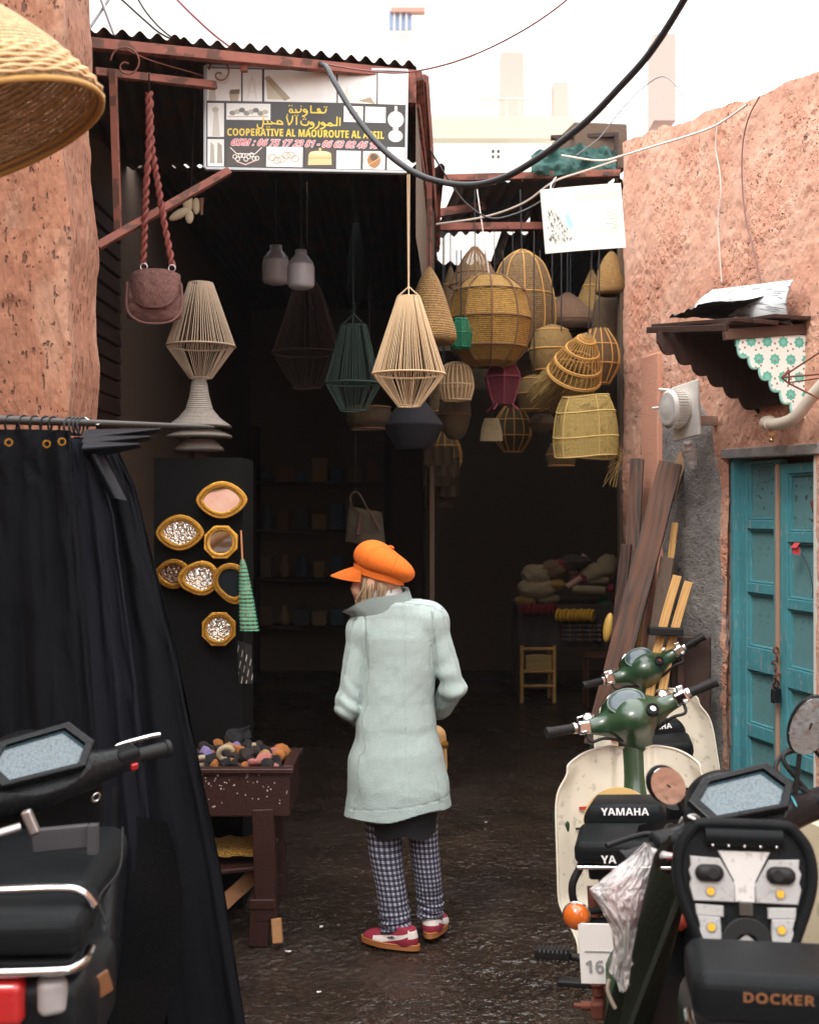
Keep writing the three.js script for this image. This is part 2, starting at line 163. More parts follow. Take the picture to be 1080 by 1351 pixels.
const mat = {
  plaster: M(0xffffff, 0.95, { map: rep(tPlaster, 0.9), bumpMap: rep(bPlaster, 0.9), bumpScale: 0.016 }),
  plasterL: M(0xffffff, 0.93, { map: rep(tPlasterL, 1.1), bumpMap: rep(bPlasterL, 1.1), bumpScale: 0.018 }),
  trimPink: M([0.6, 0.3, 0.21], 0.9, { bumpMap: rep(bGrit, 3), bumpScale: 0.003 }),
  cement: M(0xffffff, 0.95, { map: rep(tCement, 1.3), bumpMap: rep(bGrit, 3), bumpScale: 0.008 }),
  ground: M(0xffffff, 1, { map: rep(tGround, 0.8), roughnessMap: rep(rGround, 0.55), bumpMap: rep(bGround, 0.9), bumpScale: 0.026 }),
  white: M([0.78, 0.75, 0.7], 0.9, { bumpMap: rep(bGrit, 1), bumpScale: 0.005 }),
  farPink: M([0.55, 0.41, 0.36], 0.9), farCream: M([0.58, 0.53, 0.42], 0.9), farRed: M([0.5, 0.26, 0.2], 0.9),
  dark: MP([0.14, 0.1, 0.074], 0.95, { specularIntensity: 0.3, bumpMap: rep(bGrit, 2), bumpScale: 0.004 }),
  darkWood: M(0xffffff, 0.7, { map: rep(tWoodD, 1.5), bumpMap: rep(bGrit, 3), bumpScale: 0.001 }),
  rust: M(0xffffff, 0.75, { map: rep(tRust, 2), bumpMap: rep(bGrit, 6), bumpScale: 0.001 }),
  roof: M(0xffffff, 0.7, { map: rep(tRoof, 1), metalness: 0.15 }),
  galv: M([0.5, 0.52, 0.55], 0.5, { map: rep(tGrime, 3), metalness: 0.5 }),
  plank: M(0xffffff, 0.6, { map: rep(tPlank, 1), bumpMap: rep(tPlank, 1), bumpScale: 0.004 }),
  woodY: M(0xffffff, 0.6, { map: rep(tWoodY, 2) }),
  woodD: M(0xffffff, 0.5, { map: rep(tWoodD, 2) }),
  tableWood: M([0.036, 0.0115, 0.009], 0.45, { map: rep(tGrime, 2), bumpMap: rep(bGrit, 4), bumpScale: 0.002 }),
  rattan: (c, o = {}) => M(c, 0.75, { map: rep(tWeave, o.ru ?? 4, o.rv ?? 2), bumpMap: rep(bWeave, o.ru ?? 4, o.rv ?? 2), bumpScale: 0.004, ...(o.open ? { alphaMap: rep(aWeave, o.ru ?? 4, o.rv ?? 2), alphaTest: 0.5 } : {}) }),
  gauze: (c, a = 3, b = 2) => M(c, 0.8, { alphaMap: rep(aGauze, a, b), alphaTest: 0.5 }),
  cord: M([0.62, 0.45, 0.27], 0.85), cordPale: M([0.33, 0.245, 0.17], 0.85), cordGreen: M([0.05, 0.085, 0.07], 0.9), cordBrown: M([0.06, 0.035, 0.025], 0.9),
  cane: M([0.5, 0.27, 0.07], 0.7), straw: M([0.52, 0.36, 0.13], 0.85), caneD: M([0.16, 0.08, 0.035], 0.75),
  steel: M([0.5, 0.5, 0.5], 0.35, { metalness: 1 }), chrome: M([0.78, 0.78, 0.78], 0.14, { metalness: 1, roughnessMap: rep(rSmear, 2) }), rustMetal: M(0xffffff, 0.7, { map: rep(tRust, 6), metalness: 0.4 }),
  blackWire: M([0.02, 0.02, 0.022], 0.55), rubber: MP([0.011, 0.011, 0.012], 0.55, { specularIntensity: 0.6 }), plastic: MP([0.008, 0.009, 0.0105], 0.3, { specularIntensity: 0.4, bumpMap: rep(bWet, 4), bumpScale: 0.0008 }), vinyl: MP([0.0085, 0.0105, 0.012], 0.42, { specularIntensity: 0.25, bumpMap: rep(bWet, 5), bumpScale: 0.001 }),
  cloth: MP([0.0065, 0.0072, 0.0098], 0.9, { specularIntensity: 0.2, bumpMap: rep(bFab, 2), bumpScale: 0.004 }), navy: MP([0.008, 0.01, 0.015], 0.5, { specularIntensity: 0.5 }), blackFelt: MP([0.01, 0.01, 0.01], 0.97, { specularIntensity: 0.1 }),
  green: MP([0.018, 0.055, 0.024], 0.32, { clearcoat: 0.8, clearcoatRoughness: 0.12 }), cream: MP([0.7, 0.66, 0.56], 0.4, { clearcoat: 0.4, clearcoatRoughness: 0.2, map: rep(tGrime, 1.4) }),
  red: MP([0.5, 0.02, 0.02], 0.2, { clearcoat: 1 }), amber: MP([0.62, 0.13, 0.015], 0.15, { clearcoat: 1 }), redDeep: MP([0.3, 0.03, 0.015], 0.18, { clearcoat: 1 }), clearLens: MP([0.45, 0.42, 0.42], 0.1, { clearcoat: 1, bumpMap: rep(bWeave, 0.5), bumpScale: 0.002 }),
  dash: MP([0.05, 0.09, 0.11], 0.12, { clearcoat: 1, clearcoatRoughness: 0.08, bumpMap: rep(bWet, 8), bumpScale: 0.0015 }),
  mirror: M([0.85, 0.86, 0.86], 0.03, { metalness: 1 }), foil: M([0.9, 0.9, 0.88], 0.08, { metalness: 1, bumpMap: rep(bHammer, 10), bumpScale: 0.012 }), gold: M([0.42, 0.22, 0.04], 0.27, { metalness: 1, bumpMap: rep(bHammer, 30), bumpScale: 0.0015 }),
  plate: M([0.85, 0.85, 0.83], 0.4), ink: M([0.03, 0.03, 0.03], 0.6), inkGrey: M([0.3, 0.3, 0.32], 0.6), inkWhite: M([0.85, 0.85, 0.85], 0.6), inkRed: M([0.5, 0.05, 0.03], 0.6), inkAmber: M([0.2, 0.085, 0.035], 0.5), yellow: M([0.75, 0.42, 0.03], 0.4),
  greyPlastic: M([0.4, 0.41, 0.42], 0.4, { map: rep(tGrime, 5), bumpMap: rep(bGrit, 8), bumpScale: 0.001 }), aqua: M([0.07, 0.4, 0.5], 0.6), offWhite: M([0.75, 0.74, 0.71], 0.45, { map: rep(tGrime, 3) }), creamPipe: M([0.62, 0.55, 0.46], 0.4),
  teal: M(0xffffff, 0.55, { map: rep(tTeal, 2), bumpMap: rep(bGrit, 5), bumpScale: 0.0015 }), tealDark: M([0.12, 0.28, 0.305], 0.75, { map: rep(tGrime, 3), bumpMap: rep(bGrit, 6), bumpScale: 0.002 }), tarp: M([0.02, 0.09, 0.075], 0.6, { bumpMap: rep(bFab, 3), bumpScale: 0.01 }),
  enamel: M([0.6, 0.62, 0.68], 0.3), magenta: M([0.28, 0.05, 0.075], 0.8), emerald: M([0.01, 0.16, 0.08], 0.6), hide: M(0xffffff, 0.75, { map: rep(tHide, 4), bumpMap: rep(bFab, 4), bumpScale: 0.003 }), ropeRed: M([0.2, 0.045, 0.035], 0.8), canvasBag: M([0.1, 0.08, 0.052], 0.85),
  coat: M(0xffffff, 0.9, { map: rep(tWool, 3), bumpMap: rep(bTwill, 3), bumpScale: 0.003 }), orange: M([0.8, 0.17, 0.012], 0.9, { bumpMap: rep(bTwill, 4), bumpScale: 0.002 }), skin: MP([0.6, 0.33, 0.23], 0.5), hair: M([0.42, 0.3, 0.18], 0.55), hairDark: M([0.2, 0.13, 0.07], 0.55),
  suede: M([0.33, 0.025, 0.055], 0.9, { bumpMap: rep(bGrit, 12), bumpScale: 0.0008 }), leatherW: M([0.8, 0.74, 0.68], 0.5), gum: M([0.42, 0.16, 0.05], 0.55), trouserBlack: M([0.012, 0.012, 0.015], 0.9),
};
// ---------- ground ----------
{
  const xs = [], zs = []; for (let x = -2.6; x <= 2.8; x += 0.03) xs.push(x); for (const k of [3.2, 4, 6, 10, 20, 45, 90]) { xs.push(k); xs.unshift(-k + 0.4); }
  for (let z = -2; z >= -9; z -= 0.03) zs.push(z); for (let z = -9.3; z > -14; z -= 0.4) zs.push(z); for (const k of [-16, -20, -30, -50, -120]) zs.push(k); for (const k of [-1, 0, 2, 5, 10, 25, 60]) zs.unshift(k);
  const nu = xs.length - 1, nv = zs.length - 1;
  const g = grid(nu, nv, (u, v) => { const x = xs[Math.round(u * nu)], z = zs[Math.round(v * nv)]; const near = Math.abs(x) < 2.8 && z < -1.9 && z > -9; return V(x, near ? 0.05 * (fbm(x * 1.4 + 9, z * 1.4, 3) - 0.62) + 0.02 * (fbm(x * 7, z * 7, 3) - 0.5) - 0.004 : -0.01, z); });
  const p = g.attributes.position, uv = g.attributes.uv; for (let i = 0; i < p.count; i++) uv.setXY(i, p.getX(i), p.getZ(i));
  struct('ground', g, mat.ground);
}
// ---------- right hand wall: u runs from its far end towards the camera ----------
const WA = V(1.33, 0, -7.6), WD = V(0.2139, 0, 0.9769), WN = V(-0.9769, 0, 0.2139);
const wl = (u, y, n = 0) => WA.clone().addScaledVector(WD, u).addScaledVector(WN, n).setY(y);
const wu = (px) => { const d = 7.6 * 630 / (px - 190); return (7.6 - d) / 0.9769; };
const wp = (px, py, n = 0) => { const d = 7.6 * 630 / (px - 190); return wl(wu(px), 1.7 - (py - 675.5) / 1600 * d, n); };   // the wall point seen at a pixel of its face
const wy = (px, py) => wp(px, py).y;
const wallM = new THREE.Matrix4().makeBasis(WD, V(0, 1, 0), WN).setPosition(WA);    // local x along, y up, z out of the wall
const onWall = (g) => g.clone().applyMatrix4(wallM);
const DU0 = wu(958), DU1 = wu(1075), DTOP = 2.0;
function rough(u, y) { return 0.03 * (fbm(u * 2.2 + 4, y * 2.2, 3) - 0.5) + 0.012 * (fbm(u * 18, y * 18, 3) - 0.5) - 0.008 * smooth(0.68, 0.78, fbm(u * 34 + 7, y * 34, 2)); }
{
  const top = (u) => 4.02 - 0.16 * u + 0.05 * (fbm(u * 5, 3, 3) - 0.5);
  const t = thing('plaster_wall', 'rough salmon pink clay wall with the turquoise double door', 'wall', wl(0, 0));
  const face = (u0, u1, y0, y1f, s) => { const nu = Math.ceil((u1 - u0) / s), nv = Math.ceil((y1f(u0) - y0) / s); const g = grid(nu, nv, (a, b) => { const u = mix(u0, u1, a), y = mix(y0, y1f(u), b); const e = Math.min(1, u / 0.05 + 0.15); return wl(u - (u < 0.02 ? 0.03 * (fbm(y * 6, 2, 3) - 0.5) : 0), y, rough(u, y) * (u1 > 2.6 ? 1 : 1) - (1 - e) * 0.012); }); const uv = g.attributes.uv; for (let i = 0; i < uv.count; i++) uv.setXY(i, mix(u0, u1, uv.getX(i)), mix(y0, 4, uv.getY(i))); return g; };
  const D = () => DTOP;
  partW(t, 'render_coat', [face(0, DU0, -0.05, D, 0.016), face(0, DU0, DTOP, top, 0.016), face(DU0, DU1, DTOP, top, 0.016), face(DU1, 2.9, -0.05, D, 0.03), face(DU1, 2.9, DTOP, top, 0.02), face(2.9, 9, -0.05, top, 0.12)].map(fix), mat.plaster);
  const sl = (u0, u1, y0, y1) => onWall(boxUV(box(u1 - u0, y1 - y0, 0.33, [(u0 + u1) / 2, (y0 + y1) / 2, -0.2])));
  partW(t, 'wall_core', [sl(0.012, DU0 * 0.5, -0.05, 3.84), sl(DU0 * 0.5, DU0, -0.05, 3.72), sl(DU1, 9, -0.05, 2.9), sl(DU0, DU1, DTOP, 3.58), sl(DU1, 3, 2.9, 3.5), onWall(box(DU1 - DU0, DTOP, 0.04, [(DU0 + DU1) / 2, DTOP / 2, -0.34]))], mat.plaster);
  const ul = (px) => wu(px);
  // flat pilaster strip and the grey cement patch beside the door
  const strip = onWall(boxUV(box(ul(872) - ul(850), 2.35 - 0.2, 0.05, [(ul(850) + ul(872)) / 2, 1.5 + 0.05, 0.0], [0, 0, 0], 0.01))); partW(t, 'pilaster_strip', strip, mat.trimPink);
  const o = []; const edge = [[871, 1010], [871, 640], [872, 545], [886, 520], [905, 512], [926, 535], [938, 570], [946, 620], [950, 680], [953, 760], [957, 840], [955, 920], [960, 1010]].map(([x, y]) => [wu(x), wy(x, y)]);
  edge[0][1] = edge[edge.length - 1][1] = -0.02; const sp = new THREE.CatmullRomCurve3(edge.map((e) => V(e[0], e[1], 0)), false, 'catmullrom', 0.3).getPoints(60).map((p) => [p.x + 0.006 * (fbm(p.y * 14, 1, 2) - 0.5), p.y]);
  const ul0 = Math.min(...sp.map((p) => p[0])); const rowAt = (y) => { let r = ul0 + 0.02; for (let i = 0; i < sp.length - 1; i++) { const a = sp[i], b = sp[i + 1]; if ((a[1] - y) * (b[1] - y) <= 0 && a[1] !== b[1]) { const x = mix(a[0], b[0], (y - a[1]) / (b[1] - a[1])); if (x > r) r = x; } } return r; };
  const ty = Math.max(...sp.map((p) => p[1])) - 0.01;
  const cg = grid(40, 180, (a, b) => { const y = mix(-0.04, ty, b), r = rowAt(Math.max(y, 0.01)), u = mix(ul0, r, a); const ed = Math.min(1, Math.min(a, 1 - a) * 12, (1 - b) * 25 + 0.02); return wl(u, y, Math.max(rough(u, y) * 0.5, -0.004) + 0.022 * Math.sqrt(ed) - 0.014 + 0.006 * (fbm(u * 40, y * 40, 2) - 0.5)); });
  { const uv = cg.attributes.uv; for (let i = 0; i < uv.count; i++) uv.setXY(i, uv.getX(i) * 0.45, uv.getY(i) * 2.4); }
  partW(t, 'cement_patch', cg, mat.cement);
}
// ---------- left hand plaster wall ----------
{
  const X = -1.235, d = 4.4, t = thing('plaster_wall', 'brown pink plaster wall end behind the clothes rail, scored with vertical scratches', 'wall', V(-1.8, 0, -d));
  const h = (x, y) => 0.014 * (fbm(x * 2.5, y * 1.5, 3) - 0.5) + 0.016 * (fbm(x * 22, y * 7, 3) - 0.5) - 0.01 * smooth(0.68, 0.8, fbm(x * 30 + 3, y * 9, 2));
  const ex = (y) => X + 0.03 * (fbm(y * 4, 8, 4) - 0.5) - 0.03 * smooth(2.7, 3.1, y);
  const g = grid(110, 460, (a, b) => { const y = mix(-0.05, 4.9, b), x = mix(-2.9, ex(y), Math.pow(a, 0.8)); const e = clamp((ex(y) - x) / 0.012); return V(x, y, -d + h(x, y) - 0.01 * (1 - e) * (1 - e)); });
  { const p = g.attributes.position, uv = g.attributes.uv; for (let i = 0; i < p.count; i++) uv.setXY(i, p.getX(i), p.getY(i)); }
  const s = grid(30, 460, (a, b) => { const y = mix(-0.05, 4.9, b); return V(ex(y) + h(a * 0.4 + 7, y) * 0.8 * sin(a * PI), y, -d - 0.01 + h(ex(y), y) - a * 0.4); });
  { const p = s.attributes.position, uv = s.attributes.uv; for (let i = 0; i < p.count; i++) uv.setXY(i, p.getZ(i), p.getY(i)); }
  partW(t, 'render_coat', [g, s], mat.plasterL);
  partW(t, 'wall_core', boxUV(box(1.6, 4.9, 0.34, [-2.09, 2.43, -d - 0.24])), mat.plasterL);
}
// ---------- corrugated sheet ----------
function corrugated(a, b, c, amp = 0.014, pitch = 0.075, n = 8, e) {   // a->b across the waves, a->c along them
  const K = e ? e.clone().sub(b).sub(c).add(a) : V(0, 0, 0), L = a.distanceTo(b), nu = Math.ceil(L / pitch * 8), U = b.clone().sub(a), W = c.clone().sub(a), N = U.clone().cross(W).normalize(); if (N.y < 0) N.negate();
  const g = grid(nu, n, (u, v) => a.clone().addScaledVector(U, u).addScaledVector(W, v).addScaledVector(K, u * v).addScaledVector(N, amp * sin(u * L / pitch * 2 * PI) + 0.012 * (fbm(u * 5, v * 4 + a.x, 2) - 0.5)));
  const uv = g.attributes.uv; for (let i = 0; i < uv.count; i++) uv.setXY(i, uv.getX(i) * L, uv.getY(i) * W.length()); return g;
}
// ---------- shop canopy on the left ----------
{
  const A = at(118, 58, 4.95), B = at(545, 100, 5.7), t = thing('shop_canopy', 'rusty red steel canopy with corrugated roof over the dark shop', 'canopy', V(-0.6, 3.6, -5.5));
  const Bk = V(0.16, 3.78, -9.4), At = at(60, 52, 4.9);
  const up = V(0, 0.045, 0);
  // roof sheets: one run to the back, then a lapped second run
  const p1 = (a, b) => { const k = (p, q) => p.clone().lerp(q, b); return k(At.clone().lerp(B, a), V(-1.9, 3.72, -7.3).lerp(V(0.09, 3.77, -7.3), a)).add(up); };
  for (let k = 0; k < 3; k++) partW(t, 'roof_sheet', corrugated(p1(k / 3, -0.02), p1((k + 1) / 3 + 0.01, -0.02), p1(k / 3, 1), 0.014, 0.075, 8, p1((k + 1) / 3 + 0.01, 1)), mat.roof);
  for (let k = 0; k < 2; k++) partW(t, 'roof_sheet', corrugated(V(-2.4 + k * 1.3, 3.84, -7.5), V(-1.08 + k * 1.3, 3.84, -7.5), V(-2.4 + k * 1.3, 3.88, -13.2)), mat.roof);
  const beam = (a, b, w = 0.05, h = 0.035) => partW(t, 'beam', boxUV(bar(a, b, w, h, 0.003)), mat.rust);
  beam(A, B, 0.045, 0.04); beam(at(125, 95, 4.98), at(285, 113, 5.3), 0.034, 0.03); beam(at(149, 92, 5.0), at(156, 304, 5.06), 0.03, 0.03); beam(at(128, 326, 4.98), at(302, 226, 5.42), 0.034, 0.03);
  beam(at(322, 74, 5.3), at(322, 95, 5.3), 0.03, 0.03);
  // receding right side frame
  beam(B.clone().add(V(0.02, 0.0, 0)), Bk, 0.05, 0.05); beam(at(541, 103, 5.68), at(541, 138, 5.68), 0.055, 0.05); beam(at(560, 103, 5.8), at(577, 330, 9.3), 0.035, 0.03); beam(at(551, 140, 5.9), at(573, 320, 8.9), 0.02, 0.02);
  beam(at(541, 130, 5.7), at(575, 345, 9.4), 0.03, 0.03);
  beam(at(566, 240, 7.1), at(566, 360, 7.1), 0.03, 0.03);
  partW(t, 'side_board', grid(10, 6, (u, v) => V(mix(0.03, 0.17, u), mix(3.66, 3.0, v) + 0.02 * sin(u * 9), mix(-5.75, -9.4, u))), mat.dark);
  const scroll = (c, s) => { const pts = []; for (let k = 0; k <= 26; k++) { const a = k / 26 * 2.6 * PI, r = 0.085 * s * (1 - k / 34); pts.push(c.clone().add(V(-cos(a) * r + 0.05, sin(a) * r - 0.03 * k / 26, 0))); } return tube(pts, 0.004, 60, 5); };
  partW(t, 'scroll_ornament', [scroll(at(152, 80, 4.97), 0.8), tube([at(160, 62, 4.97), at(200, 80, 5.08), at(268, 100, 5.3)], 0.003, 20, 5)], mat.rust);
  partW(t, 'scroll_ornament', scroll(at(276, 92, 5.28), 0.6), mat.rust);
}
// ---------- dark shop interior ----------
{
  const t = thing('shop_room', 'dark interior of the lamp shop behind the canopy', 'shop', V(-0.9, 0, -8));
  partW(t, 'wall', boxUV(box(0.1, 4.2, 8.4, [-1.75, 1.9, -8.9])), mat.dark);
  partW(t, 'partition', boxUV(box(0.03, 3.95, 5.1, [0.15, 1.88, -10.6])), mat.dark);  // edge-on wall added to keep lane light out of the shop
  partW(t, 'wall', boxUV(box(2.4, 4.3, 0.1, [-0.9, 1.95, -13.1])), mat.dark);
  for (let k = 0; k < 26; k++) partW(t, 'shutter_slat', boxUV(box(0.03, 0.088, 1.9, [-1.69, 0.9 + k * 0.1, -6.1], [0, 0, 0.12], 0.004)), mat.darkWood);
  for (let k = 0; k < 4; k++) { partW(t, 'shelf_board', boxUV(box(1.4, 0.03, 0.36, [-0.95, 0.5 + k * 0.5, -12.8], [0, 0, 0], 0.003)), mat.darkWood); }
  partW(t, 'upright', boxUV(box(0.05, 2.6, 0.36, [-0.24, 1.3, -12.8])), mat.darkWood); partW(t, 'upright', boxUV(box(0.05, 2.6, 0.36, [-1.62, 1.3, -12.8])), mat.darkWood);
}
// ---------- covered lane behind ----------
{
  const t = thing('covered_market_lane', 'dim covered market lane hung with basket lamps', 'market', V(0.9, 0, -10));
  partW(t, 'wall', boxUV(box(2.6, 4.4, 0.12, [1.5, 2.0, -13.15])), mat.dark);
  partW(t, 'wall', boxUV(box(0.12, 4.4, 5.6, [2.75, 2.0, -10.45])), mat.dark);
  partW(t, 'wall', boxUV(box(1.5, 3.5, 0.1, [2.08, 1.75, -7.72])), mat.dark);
  // roof bays
  const beam = (a, b, w = 0.06, h = 0.05) => partW(t, 'beam', boxUV(bar(a, b, w, h, 0.003)), mat.rust);
  partW(t, 'roof_sheet', corrugated(at(600, 246, 8.6), at(742, 228, 8.2), at(572, 312, 10.2), 0.02, 0.11), mat.roof);
  partW(t, 'roof_sheet', corrugated(at(700, 246, 8.1), at(850, 236, 8.0), V(1.0, 3.85, -10.2), 0.02, 0.11), mat.roof);
  partW(t, 'roof_sheet', corrugated(V(0.1, 3.82, -10.32), V(0.78, 3.82, -10.32), V(0.1, 3.9, -13.2), 0.02, 0.11), mat.roof);
  partW(t, 'roof_sheet', corrugated(V(0.74, 3.97, -9.85), V(2.8, 3.97, -9.85), V(0.74, 4.0, -13.2), 0.02, 0.11), mat.roof);
  partW(t, 'roof_sheet', corrugated(V(1.6, 3.45, -7.7), V(2.8, 3.45, -7.7), V(1.6, 3.6, -10.4), 0.02, 0.11), mat.roof);
  beam(at(570, 236, 8.1), at(818, 229, 7.9), 0.045, 0.05); beam(at(574, 282, 8.9), at(640, 272, 8.9)); beam(at(574, 300, 9.3), at(740, 300, 9.3)); beam(at(577, 230, 8.1), at(577, 322, 8.5), 0.04, 0.04); beam(at(570, 300, 8.5), at(836, 297, 8.5), 0.05, 0.05);
  partW(t, 'fascia_board', boxUV(box(1.5, 0.28, 0.03, [0.95, 3.02, -8.9])), mat.dark);
  // a lit scalloped valance at the back
  partW(t, 'valance', grid(60, 3, (u, v) => at(mix(706, 790, u), 392 + v * (13 + 5 * sin(u * 44)), 9.0 + 0.03 * sin(u * 44)).add(V(0, 0, 0))), M([0.5, 0.45, 0.3], 0.9));
  // dark boxed stack, green tarp
  const b = thing('roof_crate', 'dark crate frame lying on the market roof behind the poster', 'crate', at(776, 238, 8.1));
  partW(b, 'panel', boxUV(box(0.37, 0.3, 0.5, at(776, 206, 8.3).toArray(), [0, 0.2, 0.03], 0.01)), mat.dark);
  partW(b, 'rail', bar(at(726, 182, 8.05), at(815, 178, 8.05), 0.03, 0.03), mat.darkWood); partW(b, 'leg', bar(at(812, 176, 8.02), at(812, 240, 8.02), 0.02, 0.03), mat.darkWood); partW(b, 'rail', bar(at(727, 180, 8.04), at(742, 188, 8.04), 0.02, 0.03), mat.darkWood);
  const g = grid(50, 16, (u, v) => { const p = at(mix(700, 812, u), mix(202, 230, v) - 9 * sin(u * 3) * (1 - v), 8.0 - 0.1 * v); p.y += 0.05 * (fbm(u * 9, v * 5, 3) - 0.5); p.z += 0.14 * (fbm(u * 8 + 3, v * 3, 3) - 0.5); return p; });
  oneW('tarpaulin', 'crumpled dark green tarpaulin bunched along the market roof beam', 'tarpaulin', g, mat.tarp, at(750, 228, 7.9));
}
// ---------- far houses ----------
{
  const a = thing('far_house', 'whitewashed far house with a small blue window under a red ledge', 'house', V(1, 0, -26));
  partW(a, 'wall', boxUV(box(14, 11.2, 6, [-2.6, 5.6, -30])), mat.white);
  partW(a, 'upper_storey', boxUV(box(9, 6, 4, [-3, 14.19, -29.3])), mat.white);
  const w = partW(a, 'window', box(0.5, 0.42, 0.08, at(528, 27, 26.95).toArray()), M([0.22, 0.28, 0.42], 0.4));
  for (const k of [-1, 0, 1]) { const bp = at(528 + k * 8, 27, 26.88); partW(a, 'window_bar', box(0.04, 0.42, 0.03, bp.toArray()), mat.white, w); }
  partW(a, 'ledge', box(0.75, 0.1, 0.2, at(538, 15, 26.9).toArray()), mat.farRed);
  const b = thing('far_house', 'pale far house with a pinkish chimney stack and terrace railing', 'house', V(2, 0, -20));
  partW(b, 'wall', boxUV(box(9, 6.3, 4, [2.2, 3.15, -22])), mat.white);
  partW(b, 'parapet', boxUV(box(3.4, 0.35, 0.3, at(618, 172, 19.8).toArray())), mat.farCream);
  partW(b, 'chimney', boxUV(box(0.4, 1.3, 0.5, at(674, 125, 21).toArray())), mat.farPink); partW(b, 'chimney', boxUV(box(0.25, 0.7, 0.4, at(738, 140, 21).toArray())), mat.farPink);
  for (let k = 0; k < 5; k++) partW(b, 'railing_post', rod(at(634 + k * 17, 160, 20), at(634 + k * 17, 131, 20), 0.02), mat.farCream);
  partW(b, 'railing', rod(at(630, 131, 20), at(704, 131, 20), 0.02), mat.farCream);
  for (const [x, y] of [[650, 200], [657, 200], [650, 207], [657, 207]]) partW(b, 'vent_hole', box(0.045, 0.045, 0.06, at(x, y, 19.98).toArray()), mat.ink);
  const c = thing('far_house', 'pale stepped corner of a house above the pink wall top', 'house', V(4, 0, -17));
  partW(c, 'wall', boxUV(box(0.42, 6, 0.5, at(880, 170, 17).setY(3.9).toArray())), mat.farPink); partW(c, 'wall', boxUV(box(0.3, 1.2, 0.5, at(872, 110, 17).toArray())), mat.farPink); partW(c, 'wall', boxUV(box(2.2, 6.3, 3, [4.1, 3.15, -19.4])), mat.white);
}

// ---------- the street behind the viewpoint: plain walls that shade the lane and show in glossy paint ----------
{
  const a = thing('street_wall', 'plain pink plaster street wall running beside the clothes rail', 'wall', V(-2.7, 0, 2)); part(a, 'render_coat', boxUV(box(0.3, 4.6, 13, [0, 2.3, 0])), mat.plasterL);
  const b = thing('street_wall', 'plain pink plaster house front closing the street behind the viewpoint', 'wall', V(0.8, 0, 9)); part(b, 'render_coat', boxUV(box(8, 5.5, 0.3, [0, 2.75, 0])), mat.plaster); part(b, 'door', boxUV(box(1.1, 2.2, 0.1, [-0.6, 1.1, -0.16])), mat.darkWood); part(b, 'window', box(0.9, 1.1, 0.08, [1.6, 3.4, -0.14]), mat.darkWood);
}
